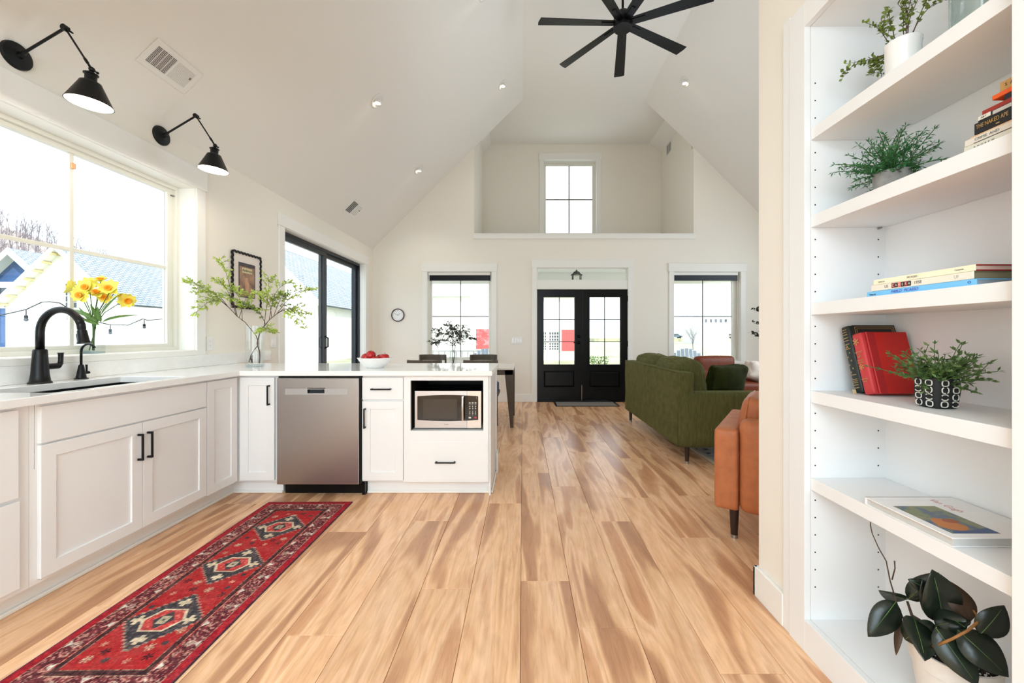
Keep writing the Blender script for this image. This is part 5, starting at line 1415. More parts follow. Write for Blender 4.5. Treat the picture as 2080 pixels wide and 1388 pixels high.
for i, (s_, zc, sz_) in enumerate((('HISTORY', 0.146, 0.0075), ('OF', 0.138, 0.006), ('ART', 0.130, 0.0085), ('PAINTING', 0.117, 0.006), ('DRAWING', 0.109, 0.006), ('OXFORD', 0.052, 0.0065), ('PRESS', 0.044, 0.0065))):
    text('lettering', s_, sz_, 'gold', b, Mx(0.020, zc), yd, zd, 0.0003, 'CENTER')
b, m = leaning('black and gilt hardback leaning against the bookcase side', 0.165, 0.240, 0.036, 1.3785, rot, pmc('black_leather', (20, 20, 20)), pmc('dark_green_spine', (22, 32, 28)))
mk('cover_border', MB().frame(0.020, 0.160, 0.006, 0.234, 0.0015, -0.0006, 0.0, 'y').frame(0.027, 0.153, 0.013, 0.227, 0.001, -0.0006, 0.0, 'y'), 'gold', b)
for zc in [0.225, 0.216, 0.207, 0.195, 0.185, 0.172, 0.155, 0.062, 0.046, 0.040, 0.034, 0.026, 0.016]:
    mk('gilt_band', MB().box(-0.0058, -0.0045, 0.007, 0.029, zc, zc + 0.0016), 'gold', b)
yd = (m.to_3x3() @ Vector((0, -1, 0))); zd = (m.to_3x3() @ Vector((0, 0, 1)))
for k, zc in enumerate((0.142, 0.128, 0.114, 0.100, 0.086, 0.074)):
    text('gilt_ornament', 'x', 0.012, 'gold', b, m @ Vector((-0.0062, 0.024 if k % 2 else 0.013, zc)), yd, zd, 0.0003, 'CENTER')
text('lettering', 'A', 0.016, 'gold', b, m @ Vector((-0.0062, 0.018, 0.163)), yd, zd, 0.0003, 'CENTER')
mk('ribbon_marker', MB().box(-0.028, 0.02, 0.022, 0.032, -0.004, -0.0032).box(-0.012, -0.006, 0.022, 0.030, -0.004, 0.012), pmc('beige_ribbon', (202, 178, 140)), b)

# shelf E: big white art book
z = ZE
b = thing('book', 'large white art book with a colourful painting, lying on the lowest shelf', 'book', (1.19, 1.125, z))
x0_, x1_, y0_, y1_ = 1.068, 1.338, 0.998, 1.253
wcv = pmc('white_jacket', (238, 236, 234))
mk('page_block', MB().box(x0_ + .005, x1_ - .002, y0_ + .004, y1_ - .004, z + .003, z + .021), pmc('pale_pages', (200, 198, 194)), b, world=True)
mk('cover', MB().box(x0_, x1_, y0_, y1_, z, z + .003).box(x0_, x1_, y0_, y1_, z + .021, z + .024), wcv, b, world=True, bevel=0.0008)
mk('spine', MB().box(x0_, x1_, y1_ - 0.003, y1_, z, z + .024), wcv, b, world=True)
pim = bpy.data.materials.new('abstract_painting'); pim.use_nodes = True
n_, l_ = pim.node_tree.nodes, pim.node_tree.links
tc = n_.new('ShaderNodeTexCoord'); no = n_.new('ShaderNodeTexNoise'); no.inputs['Scale'].default_value = 26; no.inputs['Detail'].default_value = 3; no.inputs['Distortion'].default_value = 0.8
cr = n_.new('ShaderNodeValToRGB'); e = cr.color_ramp.elements
e[0].position = 0.32; e[0].color = lin((52, 74, 112)); e[1].position = 0.72; e[1].color = lin((160, 132, 84))
for p_, c_ in ((0.42, (76, 90, 110)), (0.5, (96, 116, 74)), (0.57, (128, 120, 96)), (0.64, (108, 124, 76))):
    k_ = e.new(p_); k_.color = lin(c_)
l_.new(tc.outputs['Object'], no.inputs['Vector']); l_.new(no.outputs['Fac'], cr.inputs['Fac']); l_.new(cr.outputs[0], n_['Principled BSDF'].inputs['Base Color'])
n_['Principled BSDF'].inputs['Roughness'].default_value = 0.4
mk('painting', MB().box(1.092, 1.215, 1.020, 1.184, z + .024, z + .0244), pim, b, world=True)
el = [(1.135 + 0.030 * math.cos(a) * (1.25 if math.sin(a) < 0 else 1), 1.070 + 0.036 * math.sin(a)) for a in [i * PI / 14 for i in range(28)]]
mk('orange_shape', MB().prism(el, z + .0244, z + .0247, 'z'), pmc('orange_paint', (186, 112, 44)), b, world=True)
el2 = [(1.160 + 0.020 * math.cos(a), 1.088 + 0.013 * math.sin(a)) for a in [i * PI / 10 for i in range(20)]]
mk('brown_shape', MB().prism(el2, z + .0247, z + .0249, 'z'), pmc('rust_paint', (150, 72, 30)), b, world=True)
mk('blue_strip', MB().prism([(1.094, 1.021), (1.214, 1.021), (1.214, 1.050), (1.15, 1.034), (1.11, 1.035)], z + .0244, z + .0246, 'z'), pmc('blue_paint', (50, 78, 124)), b, world=True)
text('lettering', 'Van Gogh', 0.030, pmc('pink_ink', (206, 150, 146)), b, (1.252, 1.232, z + .0243), (0, -1, 0), (1, 0, 0), 0.0002, 'LEFT', 0.75)

# ---------------------------------------------------------------- potted plants on the shelves
def rand_dir(rg, zmin=-0.3, zmax=1.0):
    a = rg.uniform(0, 2 * PI); z_ = rg.uniform(zmin, zmax); r_ = math.sqrt(max(0.01, 1 - z_ * z_))
    return Vector((r_ * math.cos(a), r_ * math.sin(a), z_))
# black patterned pot with wiry greenery
px_, py_ = 1.178, 1.142
pt = thing('potted_plant', 'wiry green plant in a black pot with white chain pattern', 'plant', (px_, py_, ZD), group='small potted plants in the bookcase')
pot = mk('pot', MB().lathe([(0.027, 0), (0.032, 0.002), (0.0345, 0.012), (0.038, 0.045), (0.0375, 0.075), (0.036, 0.085), (0.033, 0.085), (0.032, 0.06), (0.0, 0.06)], n=40, sq=5), pm('matte_black_pot', (22, 22, 24), 0.7, noise=0.05), pt, auto=45)
for side in range(4):
    mr_ = Matrix.Rotation(side * PI / 2 + R(0), 4, 'Z')
    for c_ in range(2):
        for r_ in range(4):
            y_ = (c_ - 0.5) * 0.030; z_ = 0.013 + r_ * 0.0195
            brk = (c_ + r_ + side) % 3
            ring = []
            for i in range(17):
                a = 2 * PI * i / 16
                yy = y_ + 0.0088 * math.copysign(abs(math.cos(a)) ** 0.7, math.cos(a)); zz = z_ + 0.0078 * math.copysign(abs(math.sin(a)) ** 0.7, math.sin(a))
                xx = 0.0350 + 0.0032 * min(1, z_ / 0.05) + 0.0004 - 1.6 * yy * yy
                ring.append(mr_ @ Vector((xx, yy, zz)))
            segs = [ring] if brk == 0 else ([ring[1:8], ring[9:16]] if brk == 1 else [ring[5:13] , ring[13:17] + ring[1:4]])
            mbk = MB()
            for sg in segs: mbk.tube(sg, 0.0014, 5)
            mk('chain_mark', mbk, 'whiteink', pot)
mk('soil', MB().lathe([(0.031, 0.0605), (0.0, 0.066)], n=20), 'soil', pt, smooth=True)
rg_ = random.Random(21); st = MB(); fo = MB()
for i in range(84):
    a = rg_.uniform(0, 2 * PI); el_ = rg_.uniform(0.1, 1.35); L_ = rg_.uniform(0.07, 0.15) * (1.0 if el_ < 0.9 else 0.85)
    d = Vector((math.cos(a) * math.cos(el_), math.sin(a) * math.cos(el_), math.sin(el_)))
    if d.x > 0.75: L_ *= 0.75
    p = Vector((rg_.uniform(-.02, .02), rg_.uniform(-.02, .02), 0.065)); pts = [p]
    for k in range(5):
        d = (d + Vector((rg_.uniform(-.35, .35), rg_.uniform(-.35, .35), rg_.uniform(-.25, .15)))).normalized()
        p = p + d * L_ / 5; pts.append(p.copy())
        if p.z < 0.03: p.z = 0.03
        for _ in range(5 if k < 3 else 3):
            dd = (d + rand_dir(rg_, -.6, .8) * 0.9).normalized()
            fo.leaf(p, dd, rand_dir(rg_, 0.2, 1), rg_.uniform(0.012, 0.020), rg_.uniform(0.005, 0.008), n=2)
    st.tube(pts, [0.0011] * 6, 4, cap=False)
mk('stems', st, 'stem', pt, smooth=True, kind='stuff'); mk('foliage', fo, 'leaf_small', pt, kind='stuff')

# fern in a concrete pot
pt = thing('potted_fern', 'feathery green fern in a grey concrete pot', 'plant', (1.195, 1.300, ZB), group='small potted plants in the bookcase')
mk('pot', MB().lathe([(0.034, 0), (0.042, 0.004), (0.048, 0.07), (0.048, 0.082), (0.043, 0.082), (0.041, 0.06), (0, 0.06)], n=28), 'concrete', pt, auto=45)
rg_ = random.Random(5); st = MB(); fo = MB()
for i in range(74):
    a = rg_.uniform(0, 2 * PI); el_ = rg_.uniform(0.15, 1.45); L_ = rg_.uniform(0.10, 0.165)
    d = Vector((math.cos(a) * math.cos(el_), math.sin(a) * math.cos(el_), math.sin(el_)))
    if d.x > 0.6: L_ *= 0.7
    p = Vector((rg_.uniform(-.025, .025), rg_.uniform(-.025, .025), 0.07)); pts = [p]
    for k in range(9):
        d = (d + Vector((rg_.uniform(-.12, .12), rg_.uniform(-.12, .12), -0.07))).normalized()
        p = p + d * L_ / 9; pts.append(p.copy())
        for q_ in range(5):
            dd = (d * 0.8 + rand_dir(rg_, -.8, .8)).normalized()
            fo.leaf(p, dd, rand_dir(rg_, 0.2, 1), rg_.uniform(0.014, 0.021), 0.0034, n=2, bend=0.1)
    st.tube(pts, 0.0012, 4, cap=False)
mk('stems', st, 'stem', pt, smooth=True, kind='stuff'); mk('foliage', fo, 'leaf_fern', pt, kind='stuff')

# maidenhair in a white pot on the top shelf
pt = thing('potted_plant', 'round-leaved sprig plant in a white pot on the top shelf', 'plant', (1.17, 1.235, ZA), group='small potted plants in the bookcase')
mk('pot', MB().lathe([(0.038, 0), (0.042, 0.003), (0.0435, 0.12), (0.045, 0.124), (0.045, 0.132), (0.041, 0.132), (0.040, 0.10), (0, 0.10)], n=36), 'ceramic', pt, auto=45)
mk('soil', MB().lathe([(0.0395, 0.1005), (0.0, 0.104)], n=20), 'soil', pt, smooth=True)
rg_ = random.Random(17); st = MB(); fo = MB()
dirs = [(0.1, 0.75, 0.55), (-0.2, 0.65, 0.45), (0.1, 0.5, 0.7), (0, 0.15, 0.95), (0.0, -0.15, 0.9), (0, -0.3, 0.9), (0.2, 0.2, 0.8), (-0.2, 0.4, 0.6), (0.1, -0.1, 0.9), (0.0, 0.6, 0.4), (0.1, 0.8, 0.45), (0.1, -0.2, 0.8), (0.1, 0.7, 0.35), (0.0, 0.3, 0.8)]
for dr_ in dirs:
    d = Vector(dr_).normalized(); L_ = rg_.uniform(0.13, 0.19); p = Vector((rg_.uniform(-.015, .015), rg_.uniform(-.02, .02), 0.11)); pts = [p]
    for k in range(10):
        d = (d + Vector((rg_.uniform(-.16, .16), rg_.uniform(-.16, .16), rg_.uniform(-.16, .08)))).normalized()
        p = p + d * L_ / 10; p.x = min(p.x, 0.15); p.z = max(p.z, 0.10); pts.append(p.copy())
        if k > 2:
            for s_ in (-1, 1):
                sd2 = d.cross(Vector((0, 0, 1)) + rand_dir(rg_) * .3).normalized() * s_
                tl = 0.012 * (1 - k / 14)
                fo.leaf(p, (sd2 + d * .4 + rand_dir(rg_) * 0.3), rand_dir(rg_, .2, 1) + Vector((-.6, -.4, 0)), rg_.uniform(0.011, 0.016), rg_.uniform(0.009, 0.013), n=3, bend=0.05)
            if k in (5, 8):
                d2 = (d + rand_dir(rg_, -.4, .8) * 0.9).normalized(); p2 = p.copy(); pp = [p2]
                for j in range(4):
                    p2 = p2 + d2 * 0.013; pp.append(p2.copy())
                    for s_ in (-1, 1): fo.leaf(p2, d2.cross(rand_dir(rg_)).normalized() * s_ + d2 * .3, rand_dir(rg_, .1, 1) + Vector((-.6, -.4, 0)), rg_.uniform(0.010, 0.014), 0.010, n=3, bend=0.05)
                st.tube(pp, 0.0007, 4, cap=False)
    st.tube(pts, [0.0018 - 0.00012 * i for i in range(11)], 5, cap=False)
mk('stems', st, 'stalk', pt, smooth=True); mk('foliage', fo, 'leaf_olive', pt, kind='stuff')

# seeded glass vase top right
gv = thing('glass_vase', 'tall bubbly clear glass cylinder vase at the right end of the top shelf', 'vase', (1.195, 1.05, ZA))
mk('vessel', MB().lathe([(0.052, 0), (0.056, 0.004), (0.056, 0.30), (0.052, 0.30), (0.051, 0.012), (0, 0.012)], n=36), pane_mat('seeded_glass', (0.88, 0.93, 0.93), 0.45), gv, auto=45)
bb = MB(); rg_ = random.Random(3)
for i in range(90):
    a = rg_.uniform(0, 2 * PI); bb.ball((0.054 * math.cos(a), 0.054 * math.sin(a), rg_.uniform(0.02, 0.28)), rg_.uniform(0.0008, 0.002), 6)
mk('bubbles', bb, 'ceramic', gv, kind='stuff', smooth=True)

# rubber plant in the bottom bay
RPX, RPY = 1.188, 1.108
pt = thing('rubber_plant', 'dark-leaved rubber plant in a white pot in the bottom bay', 'plant', (RPX, RPY, 0.1206))
mk('pot', MB().lathe([(0.062, 0), (0.068, 0.004), (0.084, 0.135), (0.090, 0.138), (0.094, 0.185), (0.088, 0.185), (0.083, 0.14), (0.080, 0.168), (0.0, 0.168)], n=44), pm('white_planter', (226, 220, 212), 0.5, noise=0.02), pt, auto=40)
mk('soil', MB().lathe([(0.087, 0.169), (0.05, 0.175), (0.0, 0.173)], n=30), 'soil', pt, smooth=True)
sl = MB(); rg_ = random.Random(2)
for i in range(130):
    a = rg_.uniform(0, 2 * PI); rr_ = 0.083 * math.sqrt(rg_.random()); sl.ball((rr_ * math.cos(a), rr_ * math.sin(a), 0.175), rg_.uniform(0.001, 0.003), 5)
mk('perlite', sl, 'whiteink', pt, kind='stuff')
def W2(px, py, Y): return ray(px, py, Y) - Vector((RPX, RPY, 0.1206))
main = [Vector((0.0, 0.02, 0.17)), W2(1870, 1262, 1.16), W2(1852, 1250, 1.18), W2(1843, 1222, 1.19)]
mk('stem', MB().tube(main, [0.006, 0.005, 0.004, 0.003], 8), 'stalk', pt, smooth=True)
mk('stem', MB().tube([Vector((0.0, 0.0, 0.17)), W2(1912, 1275, 1.10), W2(1917, 1255, 1.12)], [0.007, 0.006, 0.004], 8), 'stalk', pt, smooth=True)
tg = [W2(1835, 1258, 1.16), W2(1822, 1228, 1.18), W2(1808, 1180, 1.20), W2(1800, 1140, 1.21), W2(1784, 1112, 1.215), W2(1772, 1085, 1.22), W2(1768, 1068, 1.215), W2(1768, 1061, 1.21)]
mk('bare_twig', MB().tube(tg, [0.0022, 0.002, 0.0018, 0.0016, 0.0014, 0.0013, 0.0015, 0.0012], 7).tube([W2(1812, 1178, 1.20), W2(1818, 1155, 1.20), W2(1817, 1140, 1.2)], [0.0018, 0.0016, 0.002], 7), 'stalk', pt, smooth=True)
mk('bare_twig', MB().tube([W2(1895, 1315, 1.05), W2(1935, 1298, 1.02), W2(1965, 1282, 1.01), W2(1984, 1266, 1.02), W2(1984, 1250, 1.03), W2(1977, 1240, 1.04)], [0.0035, 0.003, 0.003, 0.003, 0.0028, 0.002], 8), 'twig', pt, smooth=True)
# leaves: base px, tip px, depth base, depth tip, width m, material, facing
leaves = [((1842, 1218), (1787, 1205), 1.19, 1.20, 0.056, 'leaf_dark', (-.2, -.6, -.5)),
          ((1820, 1222), (1768, 1296), 1.18, 1.16, 0.066, 'leaf_dark', (-.4, -1, .3)),
          ((1844, 1218), (1906, 1166), 1.18, 1.14, 0.050, 'leaf_dark', (-.5, -.7, .4)),
          ((1908, 1262), (1880, 1185), 1.13, 1.12, 0.060, 'leaf_dark', (-.3, -1, .1)),
          ((1915, 1262), (1905, 1168), 1.12, 1.08, 0.098, 'leaf_dark', (-.2, -1, .2)),
          ((1972, 1262), (1925, 1178), 1.08, 1.12, 0.060, 'leaf_brown', (-.2, -1, .2)),
          ((1855, 1253), (1884, 1338), 1.12, 1.02, 0.070, 'leaf_dark', (-.3, -1, .4)),
          ((1832, 1260), (1816, 1330), 1.16, 1.14, 0.020, 'leaf_brown', (-.9, -.3, .2)),
          ((1838, 1300), (1880, 1268), 1.13, 1.10, 0.050, 'leaf_dark', (-.3, -.6, .8)),
          ((1900, 1275), (1990, 1395), 1.06, 0.98, 0.074, 'leaf_dark', (-.4, -1, .5)),
          ((1945, 1280), (2052, 1375), 1.04, 0.96, 0.082, 'leaf_dark', (-.3, -1, .6)),
          ((1900, 1272), (1965, 1258), 1.10, 1.06, 0.060, 'leaf_dark', (-.2, -.7, .8)),
          ((1890, 1200), (1846, 1178), 1.15, 1.17, 0.034, 'leaf_dark', (-.2, -1, .2)),
          ((1960, 1275), (1925, 1250), 1.05, 1.10, 0.055, 'leaf_dark', (-.2, -.8, .5)),
          ((1862, 1262), (1905, 1300), 1.11, 1.07, 0.050, 'leaf_dark', (-.3, -.8, .6)),
          ((1990, 1290), (2045, 1235), 1.02, 1.00, 0.060, 'leaf_dark', (-.3, -1, .3))]
for i, (b0, b1, ya, yb, w_, mt_, fc_) in enumerate(leaves):
    A, B_ = W2(*b0, ya), W2(*b1, yb)
    lo = mk('leaf', MB().leaf(A, B_ - A, Vector(fc_), (B_ - A).length, w_ * 1.05, bend=0.10, n=10, fold=0.16), mt_, pt, smooth=True, solid=0.0008)
    mk('midrib', MB().tube([A.lerp(B_, t_) - (Vector(fc_).normalized() * (0.10 * (B_ - A).length * t_ * t_)) * 1.0 + Vector(fc_).normalized() * 0.0006 for t_ in (0, .3, .6, .9)], [0.0012, 0.001, 0.0008, 0.0004], 5), 'leaf_small' if mt_ == 'leaf_dark' else 'stalk', lo, smooth=True)
# ---------------------------------------------------------------- things on the worktop and sill
ZW = 0.9193
vs_ = thing('glass_vase', 'tall clear cylinder vase on the white worktop corner', 'vase', (-2.202, 3.299, ZW))
mk('vessel', MB().lathe([(0.060, 0.0), (0.068, 0.003), (0.068, 0.335), (0.0655, 0.335), (0.0650, 0.022), (0.055, 0.016), (0, 0.016)], n=44), 'vaseglass', vs_, auto=45)
mk('vessel_base', MB().lathe([(0.064, 0.0035), (0.064, 0.0135), (0, 0.0135)], n=36), pane_mat('thick_glass', (0.82, 0.90, 0.92), 0.3), vs_, auto=45)
VB = Vector((-2.202, 3.299, ZW + 0.018))
def P3(px, py, Y=3.3): return ray(px, py, Y)
def branch(label, name, path, sprays, seed, shade='leaf_lime'):
    b = thing(name, label, 'branch', tuple(VB), group='leafy branches in the cylinder vase')
    rg_ = random.Random(seed)
    mk('stem', MB().tube(path, [0.0052 - 0.003 * i / len(path) for i in range(len(path))], 8), 'stalk', b, world=True, smooth=True)
    for (o, tip, n_) in sprays:
        tw_ = MB(); fo = MB()
        o, tip = Vector(o), Vector(tip)
        sag = Vector((rg_.uniform(-.02, .02), rg_.uniform(-.02, .02), 0.06 * (tip - o).length / 0.3))
        K = 14; pts = [o.lerp(tip, t_ / K) + sag * math.sin(PI * t_ / K) for t_ in range(K + 1)]
        tw_.tube(pts, [0.0026 - 0.0018 * i / K for i in range(K + 1)], 5, cap=False)
        ax = (tip - o).normalized()
        for k in range(3, K + 1, 1):
            side = ax.cross(Vector((0, 0, 1)) + rand_dir(rg_) * .4).normalized() * (1 if k % 2 else -1)
            L_ = rg_.uniform(0.06, 0.12) * (1.1 - k / (K * 1.6))
            dr_ = (side * .8 + ax * .7 + Vector((0, 0, rg_.uniform(-.35, .35)))).normalized()
            q = pts[k]; pp = [q.copy()]
            m_ = int(L_ / 0.017) + 2
            for j in range(m_):
                dr_ = (dr_ + Vector((0, 0, -0.05)) + rand_dir(rg_) * .1).normalized()
                q = q + dr_ * (L_ / m_); pp.append(q.copy())
                for s_ in (-1, 1):
                    ld = dr_.cross(rand_dir(rg_, .2, 1)).normalized() * s_ * .8 + dr_ * .7
                    fo.leaf(q, ld, rand_dir(rg_, -0.2, 1) + Vector((0.2, -.7, 0)), rg_.uniform(0.019, 0.028), rg_.uniform(0.009, 0.012), n=3, bend=0.15)
            fo.leaf(q, dr_, rand_dir(rg_, -.2, 1) + Vector((0.2, -.7, 0)), 0.024, 0.010, n=3)
            tw_.tube(pp, 0.0009, 4, cap=False)
        tb_ = mk('twig', tw_, 'stalk', b, world=True, smooth=True)
        mk('foliage', fo, shade if rg_.random() > .35 else 'leaf_olive', tb_, world=True, kind='stuff')
    return b
loopA = [P3(513, 738), P3(509, 728), P3(513, 722), P3(512, 737), P3(506, 736), P3(510, 722), P3(517, 710), P3(524, 702), P3(524, 694)]
pathL = loopA + [P3(520, 682), P3(512, 672), P3(498, 655), P3(482, 643), P3(468, 628), P3(452, 614)]
branch('leafy green branch reaching left out of the cylinder vase', 'leafy_branch', pathL,
       [(P3(468, 628), P3(380, 576, 3.07), 1), (P3(452, 614), P3(398, 636, 3.05), 1), (P3(482, 643), P3(448, 528, 3.2), 1), (P3(462, 622), P3(405, 595, 3.12), 1), (P3(492, 652), P3(470, 590, 3.2), 1), (P3(486, 645), P3(505, 600, 3.45), 1), (P3(480, 642), P3(440, 570, 3.1), 1)], 31)
pathR = [P3(527, 738), P3(528, 726), P3(527, 714), P3(522, 698), P3(525, 686), P3(530, 672), P3(536, 664), P3(547, 650), P3(562, 638), P3(576, 628)]
branch('leafy green branch reaching right out of the cylinder vase', 'leafy_branch', pathR,
       [(P3(562, 638), P3(634, 590, 3.3), 1), (P3(576, 628), P3(606, 664, 3.2), 1), (P3(547, 650), P3(590, 574, 3.4), 1), (P3(536, 664), P3(545, 562, 3.45), 1), (P3(552, 646), P3(528, 600, 3.15), 1), (P3(562, 638), P3(622, 640, 3.5), 1), (P3(540, 660), P3(500, 622, 3.3), 1), (P3(530, 672), P3(548, 676, 3.2), 1), (P3(556, 642), P3(575, 600, 3.2), 1)], 77)

bw = thing('fruit_bowl', 'shallow white bowl of red apples on the peninsula worktop', 'bowl', (-1.177, 3.197, ZW))
mk('vessel', MB().lathe([(0.0, 0.0), (0.062, 0.0), (0.068, 0.004), (0.112, 0.044), (0.130, 0.072), (0.136, 0.079), (0.130, 0.080), (0.106, 0.050), (0.062, 0.014), (0.0, 0.010)], n=48), 'ceramic', bw, smooth=True)
for i, (x, y, z, l) in enumerate(((-0.030, -0.012, 0.096, 'largest red apple, highest in the white bowl'), (-0.076, 0.012, 0.074, 'red apple at the left edge of the white bowl'), (0.074, 0.0, 0.074, 'red apple at the right edge of the white bowl'), (0.015, -0.045, 0.054, 'red apple low at the front of the white bowl'), (0.02, 0.06, 0.062, 'red apple at the back of the white bowl'))):
    ap = thing('apple', l, 'apple', (-1.177 + x, 3.197 + y, ZW + z), group='red apples in the white bowl')
    r_ = 0.038
    prof = [(0.0, -0.026), (0.012, -0.032), (0.024, -0.028), (0.034, -0.012), (0.038, 0.006), (0.034, 0.022), (0.022, 0.033), (0.011, 0.033), (0.0, 0.024)]
    mk('skin', MB().lathe(prof, n=20, mat=Matrix.Rotation(R(20 * (i - 2)), 4, 'X')), 'apple', ap, smooth=True)
    mk('stalk', MB().tube([(0, 0, 0.022), (0.003, 0, 0.045)], 0.0014, 5, mi=0), 'stalk', ap)

# daffodils on the window sill
vz = thing('glass_vase', 'small square clear glass vase on the kitchen window sill', 'vase', (-2.730, 2.552, 1.0596))
mk('vessel', MB().lathe([(0.040, 0), (0.042, 0.002), (0.050, 0.155), (0.047, 0.155), (0.040, 0.014), (0, 0.014)], n=32, sq=6), 'vaseglass', vz, auto=40)
mk('vessel_base', MB().lathe([(0.041, 0.0025), (0.041, 0.0125), (0, 0.0125)], n=32, sq=6), pane_mat('sill_glass', (0.80, 0.90, 0.93), 0.3), vz, auto=45)
DB = Vector((-2.730, 2.552, 1.0756))
bq = thing('daffodil_bouquet', 'bunch of yellow and orange artificial daffodils in the sill vase', 'flowers', tuple(DB))
YS = 2.52
heads = [((196, 596), (.3, -.6, .7), 0.044, 2.53, 1), ((215, 604), (.3, -.8, -.1), 0.042, 2.56, 1), ((612 // 3 - 0, 571), (0.1, -.2, 1.0), 0.042, 2.55, 1.3), ((148, 585), (-.9, -.4, .35), 0.045, 2.50, 1), ((176, 585), (.2, -1, .25), 0.052, 2.46, 1), ((165, 601), (.1, -1, .1), 0.045, 2.44, 1),
         ((222, 587), (.4, -.9, .35), 0.050, 2.50, 1), ((257, 610), (.9, -.5, -.3), 0.045, 2.50, 1), ((240, 598), (.3, .3, -.6), 0.040, 2.58, 1), ((182, 578), (-.3, .4, .5), 0.042, 2.56, 1)]
stm = MB()
for i, ((px, py), fc_, r_, Y, _) in enumerate(heads):
    c_ = ray(px, py, Y); f = Vector(fc_).normalized(); rg_ = random.Random(i + 40)
    fl_ = mk('flower', MB().ball(c_ - f * 0.004, 0.006, 8), 'petal', bq, world=True, smooth=True)
    a1 = f.orthogonal().normalized(); a2 = f.cross(a1)
    for k in range(9):
        th = k * PI * 2 / 9 + i; d = (a1 * math.cos(th) + a2 * math.sin(th) + f * rg_.uniform(0.0, 0.6)).normalized()
        mk('petal', MB().leaf(c_ - f * .002, d, f, r_ * rg_.uniform(1.0, 1.3), r_ * 0.95, bend=-0.15 + rg_.uniform(-.2, .2), n=5, fold=0.25), 'petal', fl_, world=True, smooth=True)
    q = Vector((0, 0, 1)).rotation_difference(f).to_matrix().to_4x4()
    mk('trumpet', MB().lathe([(0.006, 0), (0.012, 0.008), (0.0125, 0.016), (0.019, 0.021), (0.0175, 0.022), (0.010, 0.016), (0.008, 0.008), (0, 0.004)], n=20, mat=Matrix.Translation(c_) @ q), 'trumpet', fl_, world=True, smooth=True)
    nd = c_ - f * 0.02; mid_ = DB + Vector((0, 0, 0.20)) + (nd - DB - Vector((0, 0, 0.2))) * 0.35
    foot = DB + Vector((rg_.uniform(-.015, .015), rg_.uniform(-.015, .015), 0.004))
    stm.tube([c_ - f * .004, nd, nd.lerp(mid_, 0.4) , mid_, DB + Vector((rg_.uniform(-.008, .008), rg_.uniform(-.008, .008), 0.15)), foot], [0.0035, 0.003, 0.0022, 0.0025, 0.003, 0.003], 6)
mk('stems', stm, 'stem', bq, world=True, smooth=True)
for (b0, b1, w_, bd) in (((196, 650), (128, 622), .026, .5), ((200, 655), (160, 632), .026, .3), ((203, 660), (165, 646), .022, -.2), ((205, 655), (196, 625), .024, .1), ((208, 655), (240, 640), .020, .7), ((196, 665), (150, 622), .016, .4), ((205, 640), (228, 602), .018, .2), ((200, 650), (186, 618), .022, -.1)):
    A, B_ = ray(*b0, 2.54), ray(*b1, 2.50)
    mk('leaf', MB().leaf(A, B_ - A + Vector((0, 0, bd * .05)), Vector((0.3, -.8, .5)), (B_ - A).length * 1.05, w_, bend=bd, n=8, fold=.3), pm('daffodil_leaf', (88, 122, 52), 0.5, noise=0.2), bq, world=True, smooth=True, solid=0.0006)

# ---------------------------------------------------------------- tall plant beside the wall in the living corner
tp_ = thing('potted_tree', 'tall dark green leafy potted tree in the far living corner, mostly hidden by the wall', 'plant', (4.35, 6.62, 0.0006))
mk('pot', MB().lathe([(0.13, 0), (0.15, 0.01), (0.18, 0.30), (0.17, 0.30), (0.16, 0.26), (0, 0.26)], n=28), 'ceramic', tp_, auto=45)
mk('trunk', MB().tube([(0, 0, 0.26), (0.02, 0, 0.8), (-0.02, 0.01, 1.3), (-0.05, 0, 1.85)], [0.02, 0.016, 0.012, 0.007], 8), 'stalk', tp_, smooth=True)
rg_ = random.Random(6)
for (tx, tz, oz) in ((-0.52, 1.60, 1.35), (-0.50, 1.38, 1.2), (-0.42, 1.20, 1.0), (-0.55, 1.20, 1.0), (-0.40, 1.72, 1.5), (-0.46, 1.10, .95), (0.2, 1.9, 1.6), (0.1, 2.0, 1.7), (-0.2, 1.95, 1.7), (0.3, 1.5, 1.3), (-0.36, 1.5, 1.2)):
    o = Vector((0, 0, oz)); t_ = Vector((tx, rg_.uniform(-.2, .1), tz)); tw_ = MB().tube([o, o.lerp(t_, .5) + Vector((0, 0, .04)), t_], [0.005, 0.004, 0.002], 5); fo = MB()
    for k in range(9):
        q = o.lerp(t_, 0.45 + 0.55 * k / 8) + Vector((0, 0, .03))
        for _ in range(3): fo.leaf(q, rand_dir(rg_, -.6, .8), rand_dir(rg_, 0, 1), rg_.uniform(.05, .08), rg_.uniform(.03, .045), n=3)
    t2 = mk('twig', tw_, 'stalk', tp_, smooth=True); mk('foliage', fo, pm('deep_green_leaf', (34, 48, 30), 0.5, noise=0.25), t2, kind='stuff')

